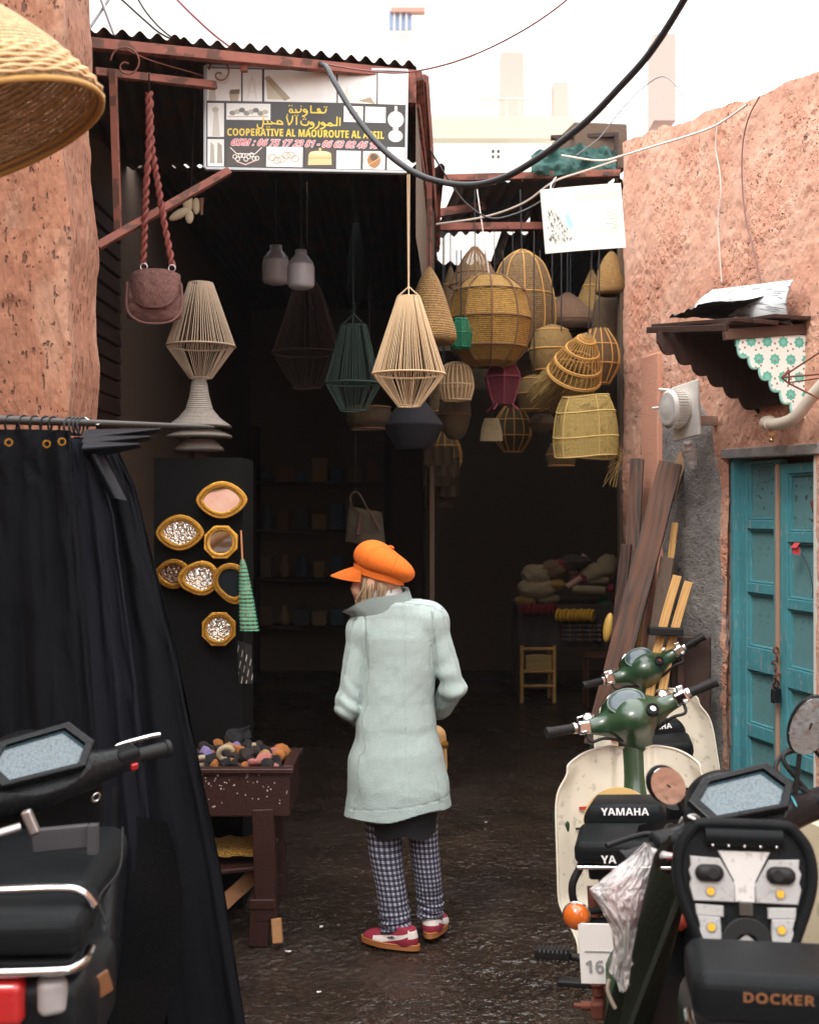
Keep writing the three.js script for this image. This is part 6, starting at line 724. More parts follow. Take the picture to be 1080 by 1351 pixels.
  // mirrors
  const mir = (bx, sx, tip, c, rot, sc, gm) => { const m = part(hb, 'mirror', [tube([V(bx, 0.02, 0), V(bx + sx * 0.3, 0.07, -0.01), tip], 0.0065, 20, 8), tube([V(bx, 0.0, 0), V(bx + sx * 0.1, 0.03, 0)], 0.013, 6, 10)], mat.rubber); const sp = (r, q) => xf(new THREE.SphereGeometry(r, 30, 16), c, rot, [1.25 * sc, 0.8 * sc, q]); part(m, 'mirror_shell', sp(0.062, 0.22), mat.plastic); const n = V(0, 0, 1).applyEuler(new THREE.Euler(...rot)); part(m, 'mirror_glass', xf(new THREE.CylinderGeometry(0.058, 0.058, 0.002, 40).rotateX(PI / 2), V(...c).addScaledVector(n, 0.0125), rot, [1.25 * sc, 0.8 * sc, 1]), gm); };
  mir(-0.15, -0.05, V(-0.178, 0.105, -0.01), [-0.21, 0.145, -0.01], [-0.1, 0.25, -0.72], 0.88, mat.mirror);
  mir(0.15, 0.05, V(0.18, 0.13, -0.02), [0.215, 0.2, -0.03], [-0.12, -0.35, 1.15], 1.05, mat.mirror);
  part(hb, 'bar_end_cables', [tube([V(0.19, 0.03, 0.0), V(0.13, 0.09, -0.05), V(0.24, 0.12, -0.09), V(0.3, 0.05, -0.06)], 0.006, 30, 7), tube([V(0.2, 0.02, 0.0), V(0.16, 0.11, -0.06), V(0.28, 0.1, -0.08)], 0.006, 30, 7)], mat.rubber);
  part(hb, 'stripe_sticker', [xf(new THREE.TorusGeometry(0.047, 0.0045, 6, 24, 2.2), [-0.145, 0.0, 0.008], [0, PI / 2 + 0.25, 0.1]), xf(new THREE.TorusGeometry(0.047, 0.0045, 6, 24, 2.2), [-0.128, 0.0, 0.008], [0, PI / 2 + 0.25, 0.1])], mat.inkWhite);
  part(hb, 'blue_cord', [torus(0.052, 0.0035, [0.125, 0.0, 0.0], [0, PI / 2, 0], 6, 30), rod(V(0.125, -0.04, 0.05), V(0.12, -0.2, 0.08), 0.0035)], mat.aqua);
  // dark green leg cover hung on the side
  part(t, 'leg_cover', grid(40, 40, (u, v) => V(mix(-0.13, -0.36, v) + 0.02 * sin(u * 12) - 0.03 * sin(u * 5 + v * 4), mix(0.92, 0.1, v) + 0.02 * sin(u * 9), mix(-0.45, -0.05, u) + 0.05 * sin(v * 6 + u * 4))), MP([0.009, 0.0125, 0.007], 0.7, { specularIntensity: 0.4, bumpMap: rep(bFab, 1), bumpScale: 0.006 }));
  const b = thing('cardboard_box', 'cream printed cardboard box behind the moped handlebar', 'box', V(1.5, 0, -3.95)); part(b, 'carton', boxUV(box(0.42, 0.7, 0.4, [0, 0.35, 0], [0, 0.3, 0], 0.006)), M([0.66, 0.58, 0.42], 0.8, { map: rep(tGrime, 2) })); part(b, 'flap', boxUV(box(0.4, 0.01, 0.2, [0.02, 0.71, 0.26], [0.5, 0.3, 0.1])), M([0.7, 0.64, 0.5], 0.8)); part(b, 'printed_band', box(0.3, 0.05, 0.004, [0.065, 0.62, 0.206], [0, 0.3, 0]), mat.inkRed);
}
{ // the black bike at the left edge
  const { t, hb } = moped('glossy black moped under the hanging black clothes', { padW: 0.36, padY: 0.925, padH: 0.075, bar: [-0.075, 1.035, -0.5], barR: [0.3, R(41), R(9)], leverM: mat.chrome });
  t.position.set(-0.8, 0, -2.5); t.rotation.set(0, R(4), 0);
  part(t, 'pad_rail', tube([V(0.185, 0.95, 0.2), V(0.165, 0.978, 0.21), V(0.12, 0.988, 0.215), V(-0.05, 0.984, 0.215), V(-0.2, 0.978, 0.215)], 0.0085, 50, 10), mat.chrome);
  part(t, 'rear_pad_lip', box(0.36, 0.03, 0.06, [-0.01, 0.868, 0.27], [0, 0, 0], 0.012), mat.vinyl);
  part(t, 'tail_body', pad(0.4, 0.2, 0.3, [0, 0.755, 0.14], 0.01, 0.06), mat.plastic);
  part(t, 'tail_light', box(0.2, 0.085, 0.05, [-0.02, 0.808, 0.29], [0.08, 0, 0], 0.018), mat.red); part(t, 'tail_light_lens', box(0.055, 0.07, 0.045, [0.125, 0.813, 0.28], [0.08, 0.35, 0], 0.016), mat.clearLens); part(t, 'side_reflector', box(0.045, 0.045, 0.006, [0.2, 0.8, 0.21], [0, 0.75, 0.3], 0.004), mat.inkAmber);
  part(t, 'seat', pad(0.3, 0.1, 0.5, [0, 0.89, -0.2], 0.02, 0.04), mat.vinyl); part(t, 'wiring', tube([V(0.19, 1.02, -0.1), V(0.2, 0.96, 0.0), V(0.17, 0.92, 0.06), V(0.19, 0.88, 0.1)], 0.0025, 20, 5), mat.rubber); part(t, 'grey_bracket', [box(0.12, 0.05, 0.02, [0.06, 1.0, -0.1], [0, 0, 0.08], 0.004), box(0.02, 0.06, 0.03, [0.13, 1.0, -0.09])], M([0.05, 0.05, 0.055], 0.5));
  part(t, 'foot_lever', [rod(V(-0.2, 1.0, 0.05), V(0.0, 1.05, 0.0), 0.013, 0.011), box(0.022, 0.055, 0.02, [0.02, 1.06, 0], [0, 0, 0.4], 0.006)], mat.steel);
  part(hb, 'lock', [torus(0.011, 0.004, [0.13, -0.07, 0.04])], mat.chrome); part(hb, 'front_cowl', xf(new RoundedBoxGeometry(0.36, 0.3, 0.1, 4, 0.05), [0.02, -0.18, -0.05]), mat.plastic);
}
// crumpled clear plastic bag caught between the bikes
{
  const t = thing('plastic_bag', 'crumpled translucent plastic bag hanging from the moped grip', 'plastic bag', at(838, 1118, 2.82));
  const sil = (v) => { const L = [[848, 832], [800, 862], [776, 872], [792, 868], [800, 862], [802, 856], [800, 850], [808, 846], [814, 842]].map(([a, b]) => [a, b]); const R0 = [[858, 1116], [884, 0]]; return 0; };
  const lf = [[1114, 850], [1135, 824], [1160, 793], [1175, 777], [1195, 790], [1225, 806], [1255, 810], [1285, 804], [1300, 812]], rt = [[1114, 856], [1135, 872], [1160, 858], [1175, 854], [1195, 850], [1225, 845], [1255, 842], [1285, 838], [1300, 834]];
  const g = (k) => grid(40, 60, (u, v) => { const q = v * 8, i = Math.min(7, Math.floor(q)), f = q - i, y = mix(lf[i][0], lf[i + 1][0], f), a = mix(lf[i][1], lf[i + 1][1], f), b = mix(rt[i][1], rt[i + 1][1], f); const p = at(mix(a, b, u), y + (v > 0.85 ? 14 * (fbm(u * 5, 1, 2) - 0.5) * (v - 0.85) / 0.15 * 3 : 0), 2.82); const e = Math.sqrt(Math.max(0, 1 - Math.pow(2 * u - 1, 2))); p.z += k * 0.05 * e * sin(PI * clamp(v * 1.1 + 0.05)) + 0.035 * (fbm(u * 4 + k, v * 5, 3) - 0.5) + 0.022 * Math.abs(fbm(u * 9 + v * 3, v * 8 + k * 5, 3) - 0.5) - 0.02 * Math.abs(fbm(u * 11 - v * 7, v * 8 + k * 3, 2) - 0.5); return p; });
  partW(t, 'film', [g(1), g(-1)], MP([0.9, 0.88, 0.88], 0.22, { transmission: 0.5, thickness: 0, bumpMap: rep(bHammer, 1.6), bumpScale: 0.012 }));
  partW(t, 'knot', grid(20, 8, (u, v) => { const p = at(858 + 32 * v, 1126 + 3 * v - 6 * (1 - v) * cos(u * 6.28) - 2 * cos(u * 6.28), 2.8); p.z += 0.012 * sin(u * 6.28) + 0.008 * (fbm(u * 6, v * 8, 2) - 0.5); return p; }, true), MP([0.9, 0.88, 0.88], 0.3, { transmission: 0.55, thickness: 0 }));
  partW(t, 'contents', ball(0.06, at(826, 1190, 2.84).toArray(), [0.8, 1.1, 0.4]), M([0.62, 0.4, 0.4], 0.7));
  partW(t, 'tail_strip', tube([at(803, 1292, 2.82), at(801, 1306, 2.82), at(806, 1320, 2.82), at(811, 1330, 2.82)], 0.005, 16, 5), M([0.4, 0.33, 0.28], 0.6));
}
// ---------- the woman in the mint coat ----------
{
  const K = 333.3, t = thing('person', 'person in a mint green coat, orange cap and checked trousers seen from behind', 'person', V(-0.015, 0, -4.8));
  const q = (px, py, z = 0) => [(px - 535) / K, (1242 - py) / K, z], qv = (px, py, z = 0) => V(...q(px, py, z));
  // coat
  const sec = [[786, 516, 30, 0.075], [797, 520, 42, 0.095], [812, 522, 54, 0.1], [840, 523, 54, 0.115], [880, 526, 50, 0.118], [925, 523, 49, 0.122], [960, 522, 54, 0.132], [1000, 523, 62, 0.155], [1040, 525, 68, 0.17], [1100, 527, 73, 0.185]].map(([y, c, w, z]) => [(1242 - y) / K, (c - 535) / K, w / K, z]).reverse();
  const at2 = (y) => { let i = 0; while (i < sec.length - 2 && y > sec[i + 1][0]) i++; const a = sec[i], b = sec[i + 1], f = smooth(0, 1, clamp((y - a[0]) / (b[0] - a[0]))) * 0.5 + 0.5 * clamp((y - a[0]) / (b[0] - a[0])); return [mix(a[1], b[1], f), mix(a[2], b[2], f), mix(a[3], b[3], f)]; };
  const sLx = q(477, 836), sRx = q(569, 819), eL = q(460, 930, 0.02), wL = q(468, 956, -0.2), eR = q(597, 905, 0.02), cR = q(584, 938, -0.1), wR = q(560, 960, -0.2);
  const loft = (x, y, z, grow = 0) => { const [c, w, d] = at2(y); const a = (x - c) / (w + grow), b = z / (d + grow); const n = Math.hypot(a, b); const top = y - (1242 - 792) / K - 0.0; return Math.max((n - 1) * Math.min(w, d), top); };
  const wr = (x, y, z) => 0.008 * (n3(x * 7 + y * 5, y * 7 - x * 5, z * 6) - 0.5) + 0.004 * (n3(x * 26, y * 34, z * 26) - 0.5);
  const coatF = (x, y, z) => {
    let f = loft(x, y, z) + 0.004 * sin(y * 30 + x * 18) * smooth(0.13, 0.2, Math.abs(x - 0.01)) * smooth(1.1, 0.9, y);
    f = smin(f, cap3(x, y, z, sLx, sRx, 0.046, 0.046), 0.05); f = smin(f, cap3(x, y, z, q(508, 808), q(560, 808), 0.05, 0.042), 0.04);
    const elb = (e) => smooth(0.16, 0.03, Math.hypot(x - e[0], y - e[1], z - e[2]));
    let aL = smin(cap3(x, y, z, sLx, eL, 0.058, 0.05), cap3(x, y, z, eL, wL, 0.05, 0.043), 0.03) + elb(eL) * (0.004 * sin((y * 1.0 + x * 0.9) * 80 + n3(x * 12, y * 12, z * 12) * 14) + 0.009 * (n3(x * 18, y * 26, z * 18) - 0.5));
    let aR = smin(cap3(x, y, z, sRx, eR, 0.056, 0.047), cap3(x, y, z, eR, cR, 0.047, 0.043), 0.02) + elb(eR) * (0.005 * sin((y - x * 0.7) * 75 + n3(x * 12, y * 12, z * 12) * 14) + 0.009 * (n3(x * 18, y * 26, z * 18) - 0.5));
    const kL = 0.008 + 0.045 * smooth(1.14, 1.28, y); f = smin(f, aL, kL); f = smin(f, aR, kL);
    f += wr(x, y, z) - 0.0;
    if (z > 0) f += 0.0035 * Math.exp(-Math.pow((x - 0.0 - (y - 1) * -0.02) / 0.004, 2)) * smooth(0.55, 0.7, y);   // centre back seam
    if (z > -0.04) { const yr = smooth(1.34, 1.3, y) * smooth(1.08, 1.12, y); f += 0.004 * yr * (Math.exp(-Math.pow((x - 0.107 - (1.3 - y) * 0.06) / 0.004, 2)) + Math.exp(-Math.pow((x + 0.158 - (1.25 - y) * 0.05) / 0.004, 2))); f += 0.0015 * Math.exp(-Math.pow((y - 0.57 - 0.12 * x) / 0.003, 2)); }
    const hem = 0.525 + 0.12 * x - 0.1 * z * 0 + 0.008 * sin(x * 22);
    f = Math.max(f, hem - y); const inner = loft(x, y, z, -0.012); f = Math.max(f, -Math.max(inner + 0.004, y - 0.72));
    return f;
  };
  const coat = part(t, 'coat', sdfMesh(coatF, V(-0.0, 0.93, -0.03), 0.46, 150), mat.coat);
  const cl = (off) => grid(60, 10, (u, v) => { const a = mix(R(-128), R(176), u), c = V(...q(mix(514, 500, v), mix(810, 786, v))), rx = mix(0.102, 0.117, v) + off, rz = mix(0.092, 0.1, v) + off; const x = cos(a) * rx, z = sin(a) * rz; const fl = smooth(-0.02, -0.12, x); return V(c.x + x - 0.03 * fl * v, c.y + x * 0.28 + 0.01 * sin(u * 9) * v - 0.035 * fl * v, z + c.z); });
  const col = part(coat, 'collar', [cl(0), cl(-0.01), grid(60, 1, (u, v) => { const a = mix(R(-128), R(176), u), c = V(...q(500, 786)), o = -0.01 * v, rx = 0.117 + o, rz = 0.1 + o, x = cos(a) * rx; const fl = smooth(-0.02, -0.12, x); return V(c.x + x - 0.03 * fl, c.y + x * 0.28 + 0.01 * sin(u * 9) - 0.035 * fl + 0.002, sin(a) * rz); })], mat.coat);
  part(col, 'button', xf(new THREE.CylinderGeometry(0.012, 0.012, 0.006, 18), q(466, 808, 0.06), [PI / 2, 0, -0.3]), mat.ink);
  part(coat, 'inner_scarf', grid(40, 6, (u, v) => { const a = u * 2 * PI, c = V(...q(506, 795)), x = cos(a) * 0.082; return V(c.x + x - 0.02 * v, c.y + v * 0.055 + x * 0.25, sin(a) * 0.075); }, true), M([0.62, 0.6, 0.6], 0.9));
  part(coat, 'cuff', xf(new THREE.TorusGeometry(0.043, 0.009, 8, 26), q(580, 940, -0.105), [0.25, 0.25, 0]), mat.coat);
  part(t, 'tunic', grid(40, 8, (u, v) => { const a = u * 2 * PI; return V(-0.01 + cos(a) * 0.135, mix(0.62, 0.435, v) + 0.01 * sin(a * 5) * v, sin(a) * 0.12); }, true), mat.trouserBlack);
  // body (head with its own finer grid, trunk and limbs under the clothes)
  const hc = q(496, 768), yaw = R(24);
  const toHead = (x, y, z) => { x -= hc[0]; y -= hc[1]; z -= hc[2]; return [-(x * cos(yaw) + z * sin(yaw)), y, z * cos(yaw) - x * sin(yaw)]; };      // forward, up, side
  const headF = (x, y, z) => { const [f, u, s] = toHead(x, y, z); let d = ell(f, u, s, [-0.012, 0.03, 0], [0.095, 0.095, 0.076]); d = smin(d, ell(f, u, s, [0.035, -0.04, 0], [0.05, 0.07, 0.052]), 0.05); d = smin(d, ell(f, u, s, [0.062, -0.085, 0], [0.022, 0.02, 0.022]), 0.03); d = smin(d, cap3(f, u, s, [0.082, 0.01, 0], [0.101, -0.027, 0], 0.008, 0.012), 0.018); d = smin(d, ell(f, u, s, [0.086, -0.052, 0], [0.012, 0.006, 0.022]), 0.008); d = smin(d, ell(f, u, s, [0.084, -0.063, 0], [0.011, 0.006, 0.018]), 0.006); for (const k of [-1, 1]) { d = Math.max(d, -ell(f, u, s, [0.094, 0.005, k * 0.032], [0.014, 0.011, 0.018])); d = smin(d, ell(f, u, s, [0.073, 0.004, k * 0.032], [0.013, 0.012, 0.014]), 0.003); d = smin(d, ell(f, u, s, [0.058, -0.03, k * 0.042], [0.025, 0.022, 0.018]), 0.02); d = smin(d, ell(f, u, s, [-0.012, -0.01, k * 0.077], [0.018, 0.03, 0.008]), 0.008); } d = smin(d, cap3(f, u, s, [-0.025, -0.05, 0], [-0.05, -0.16, 0], 0.052, 0.055), 0.03); return d; };
  const bodyF = (x, y, z) => { let f = cap3(x, y, z, q(508, 800), q(524, 860), 0.05, 0.1); f = smin(f, cap3(x, y, z, q(524, 850), q(525, 990), 0.095, 0.11), 0.06); f = smin(f, cap3(x, y, z, sLx, sRx, 0.04, 0.04), 0.04); for (const [a, e, w] of [[sLx, eL, wL], [sRx, eR, wR]]) { f = smin(f, cap3(x, y, z, a, e, 0.042, 0.036), 0.02); f = smin(f, cap3(x, y, z, e, w, 0.034, 0.024), 0.02); } for (const [h, k, n] of [[q(506, 990), q(509, 1125, 0.008), q(522, 1222, 0.028)], [q(554, 990), q(560, 1120, -0.01), q(567, 1208, -0.047)]]) { f = smin(f, cap3(x, y, z, h, k, 0.052, 0.032), 0.02); f = smin(f, cap3(x, y, z, k, n, 0.032, 0.024), 0.02); } return f; };
  const handF = (w, s) => (x, y, z) => { const X = (x - w[0]) * s, Y = y - w[1], Z = z - w[2]; let f = ell(X, Y, Z, [0.03, -0.01, -0.02], [0.045, 0.022, 0.034]); for (let k = 0; k < 4; k++) { const o = -0.005 - k * 0.0185 + 0.0, L = [0.026, 0.03, 0.027, 0.02][k], zz = -0.045 + k * 0.019; f = smin(f, cap3(X, Y, Z, [0.06, -0.008, zz], [0.062 + L, -0.018, zz], 0.0095, 0.009), 0.006); f = smin(f, cap3(X, Y, Z, [0.062 + L, -0.018, zz], [0.058 + L, -0.045, zz], 0.009, 0.008), 0.004); } f = smin(f, cap3(X, Y, Z, [0.01, -0.01, 0.01], [0.045, -0.035, 0.025], 0.012, 0.01), 0.008); return smin(f, cap3(X, Y, Z, [0, 0, 0], [0.02, -0.005, -0.01], 0.024, 0.022), 0.02); };
  part(t, 'body', [sdfMesh(headF, V(hc[0], hc[1] - 0.02, hc[2]), 0.17, 84), sdfMesh(bodyF, V(0, 0.78, -0.05), 0.74, 84), sdfMesh(handF(wL, 1), V(wL[0] + 0.04, wL[1] - 0.02, wL[2] - 0.02), 0.1, 56), sdfMesh(handF(wR, -1), V(wR[0] - 0.04, wR[1] - 0.02, wR[2] - 0.02), 0.1, 56)], mat.skin);
  // hair
  const st = rng(31), hs = [[], []]; for (let k = 0; k < 150; k++) { const a = mix(-0.2, 3.3, st()), side = st() > 0.25 ? 1 : -1; const f0 = cos(a) * 0.07 - 0.01, s0 = Math.max(0.03, sin(a) * 0.078) * side; const L = 0.03 + 0.035 * st(); const P = (f, u, s) => V(hc[0] - f * cos(yaw) - s * sin(yaw), hc[1] + u, hc[2] - f * sin(yaw) + s * cos(yaw)); const j = () => (st() - 0.5) * 0.018; hs[k % 3 ? 0 : 1].push(tube([P(f0, 0.02, s0 * 0.97), P(f0 + j() * 0.6, -0.02, s0 * 1.09), P(f0 + 0.012 + j(), -0.02 - L, s0 * 1.0 + j())], 0.0022 + 0.0016 * st(), 7, 4)); }
  const hr = part(t, 'hair', hs[0], mat.hair), h2 = part(hr, 'dark_strands', hs[1], mat.hairDark); hr.userData.kind = h2.userData.kind = 'stuff';
  // newsboy cap
  const cc = q(505, 744), ct = R(-21), capF = (x, y, z) => { x -= cc[0]; y -= cc[1]; z -= cc[2]; const X = x * cos(ct) + y * sin(ct), Y = -x * sin(ct) + y * cos(ct); let f = ell(X, Y, z, [-0.005, 0.002, 0], [0.116, 0.062, 0.118]); f = smin(f, ell(X, Y, z, [-0.045, 0.02, 0], [0.062, 0.056, 0.088]), 0.04); f = smin(f, ell(X, Y, z, [0.068, -0.004, 0.01], [0.055, 0.034, 0.07]), 0.03); const a = Math.atan2(z, X - 0.045) / PI * 4; const fr = Math.abs(a - Math.round(a)); f += 0.0012 * Math.exp(-Math.pow(fr / 0.03, 2)) * smooth(0.0, 0.035, Y + 0.05) * smooth(0.006, 0.03, Math.hypot(X - 0.045, z)); f += 0.014 * (n3(X * 13 + Y * 6, Y * 16, z * 13) - 0.5) * smooth(0.07, -0.01, Y); return f; };
  const cap = part(t, 'cap', sdfMesh(capF, V(cc[0], cc[1], 0), 0.165, 110), mat.orange);
  part(cap, 'cap_button', ball(0.013, q(516, 722, 0), [1, 0.55, 1], 14, [0, 0, -0.4]), mat.orange);
  part(cap, 'band', grid(60, 3, (u, v) => { const a = u * 2 * PI, f = cos(a) * 0.101 - 0.012, s = sin(a) * 0.089; const x = hc[0] - f * cos(yaw) - s * sin(yaw), z = hc[2] - f * sin(yaw) + s * cos(yaw); return V(x, hc[1] + 0.018 + v * 0.035 - (x - hc[0]) * 0.28, z); }, true), mat.orange);
  const br = (o) => grid(40, 12, (u, v) => { const a = mix(R(-72), R(72), u), e = cos((u - 0.5) * PI), r = 0.094 + v * 0.105 * Math.pow(e, 0.5), f = cos(a) * r * 1.02 - 0.008, s = sin(a) * 0.089 * (1 + 0.12 * v); const x = hc[0] - f * cos(yaw) - s * sin(yaw), z = hc[2] - f * sin(yaw) + s * cos(yaw); return V(x, hc[1] + 0.062 - o - 0.022 * v - 0.016 * s * s / 0.008 - 0.014 * v * v, z); });
  part(cap, 'brim', [br(0), br(0.005)], mat.orange); { const g = br(0.0025).attributes.position, o = []; for (let i = 0; i <= 40; i++) { const k = 12 * 41 + i; o.push(V(g.getX(k), g.getY(k), g.getZ(k))); } part(cap, 'brim_edge', tube(o, 0.0034, 80, 6), mat.orange); }
  // checked trousers
  const plaid = canvasTex(128, 128, (c, w) => { c.fillStyle = '#15151f'; c.fillRect(0, 0, w, w); c.fillStyle = 'rgba(200,203,225,0.42)'; c.fillRect(34, 0, 60, w); c.fillRect(0, 34, w, 60); c.fillStyle = '#d3d5e6'; c.fillRect(38, 38, 52, 52); c.fillStyle = 'rgba(20,20,34,0.75)'; c.fillRect(61, 0, 6, w); c.fillRect(0, 61, w, 6); c.fillStyle = 'rgba(160,165,195,0.35)'; c.fillRect(0, 4, w, 5); c.fillRect(4, 0, 5, w); }); plaid.wrapS = plaid.wrapT = THREE.RepeatWrapping;
  const trM = M(0xffffff, 0.9, { map: rep(plaid, 20, 26), bumpMap: rep(bTwill, 2), bumpScale: 0.001 });
  const leg = (pts, seed) => { const crv = new THREE.CatmullRomCurve3(pts.map(([x, y, w, z]) => V(...q(x, y, z)))), ws = pts.map((p) => p[2] / K), n = pts.length - 1; return grid(56, 110, (u, v) => { const p = crv.getPoint(v), a = u * 2 * PI, i = Math.min(n - 1, Math.floor(v * n)), w = mix(ws[i], ws[i + 1], v * n - i); const low = smooth(0.6, 1, v), knee = Math.exp(-Math.pow((v - 0.22) / 0.1, 2)), wv = (0.005 + 0.011 * low + 0.006 * knee) * (fbm(u * 3 + seed, v * 15 + cos(a) * 0.9 * 1.2, 3) - 0.45) + (0.006 * low) * sin(v * 95 + 2.4 * sin(a + seed)); return V(p.x + cos(a) * (w + wv), p.y + 0.008 * sin(a + seed) * low, p.z + sin(a) * (w * 0.98 + wv)); }, true); };
  const tr = part(t, 'trouser_leg', leg([[504, 1020, 26, 0], [505, 1085, 24, 0.0], [509, 1130, 22, 0.01], [515, 1165, 20, 0.02], [520, 1200, 20, 0.025], [523, 1228, 19, 0.03]], 1), trM); const tr2 = part(t, 'trouser_leg', leg([[556, 1020, 23, 0], [557, 1085, 20, 0.0], [560, 1125, 19, -0.01], [564, 1160, 18, -0.02], [567, 1190, 17, -0.04], [568, 1214, 16, -0.05]], 4), trM);
  // shoes: x forward
  const shoe = (pos, ry, rx) => {
    const s = new THREE.Group(); s.name = 'shoe'; s.position.set(...pos); s.rotation.set(0, ry, rx, 'YXZ'); t.add(s);
    const F = (x, y, z) => { let f = ell(x, y, z, [-0.045, 0.04, 0], [0.062, 0.055, 0.04]); f = smin(f, ell(x, y, z, [0.07, 0.022, 0.003], [0.082, 0.04, 0.046]), 0.04); f = smin(f, cap3(x, y, z, [-0.05, 0.05, 0], [-0.055, 0.088, 0], 0.04, 0.037), 0.02); f = Math.max(f, y - 0.095 - x * 0.1); return Math.max(f, 0.016 - y); };
    const ol = Array.from({ length: 40 }, (_, k) => { const a = k / 40 * 2 * PI, c = cos(a); return [c > 0 ? 0.02 + c * 0.138 : 0.02 + c * 0.134, sin(a) * (0.048 - 0.006 * smooth(0.2, -0.6, c))]; });
    part(s, 'upper', sdfMesh(F, V(0.02, 0.05, 0), 0.15, 80), mat.suede); part(s, 'sole', xf(ext(shapeOf(ol), 0.016, 0.003, 2), [0, 0.003, 0], [-PI / 2, 0, 0]), mat.gum); part(s, 'foxing', tube(ol.map(([x, z]) => V(x, 0.022, -z)), 0.0042, 90, 6, true), mat.gum);
    const onF = (x, y, sd) => { let z = 0.09; while (z > 0 && F(x, y, sd * z) > 0) z -= 0.0008; return V(x, y, sd * (z + 0.001)); };
    for (const sd of [-1, 1]) part(s, 'side_stripe', grid(26, 5, (u, v) => { const x = mix(-0.085, 0.085, u), y = mix(0.072, 0.028, Math.pow(u, 0.7)) + (v - 0.5) * mix(0.012, 0.03, Math.pow(u, 0.8)); return onF(x, Math.max(y, 0.021), sd); }), mat.leatherW);
    part(s, 'heel_tab', grid(14, 6, (u, v) => { const a = PI + (u - 0.5) * 1.7; let r = 0.08; const y = 0.052 + 0.035 * v; while (r > 0.005 && F(-0.05 + cos(a) * r, y, sin(a) * r) > 0) r -= 0.0008; return V(-0.05 + cos(a) * (r + 0.001), y, sin(a) * (r + 0.001)); }), mat.leatherW);
    return s;
  };
  shoe([q(521, 0)[0], 0, 0.05], R(152), 0).scale.setScalar(0.93); shoe([q(573, 0)[0], 0.008, -0.09], R(78), -0.06).scale.setScalar(0.95);
  // handbag carried in front
  const b = thing('handbag', 'tan handbag edge peeking out past the mint coat', 'handbag', V(0.03, 0.6, -5.04)); part(b, 'pouch', xf(new RoundedBoxGeometry(0.25, 0.21, 0.1, 4, 0.04), [0, 0.1, 0], [0, 0.2, 0.05]), M([0.55, 0.33, 0.13], 0.5)); part(b, 'strap', tube([V(-0.08, 0.2, 0), V(-0.1, 0.3, -0.01), V(-0.02, 0.33, -0.02), V(0.07, 0.2, 0)], 0.007, 24, 7), M([0.5, 0.3, 0.12], 0.5)); part(b, 'clasp', ball(0.016, [0.115, 0.14, 0.03]), mat.gold);
}
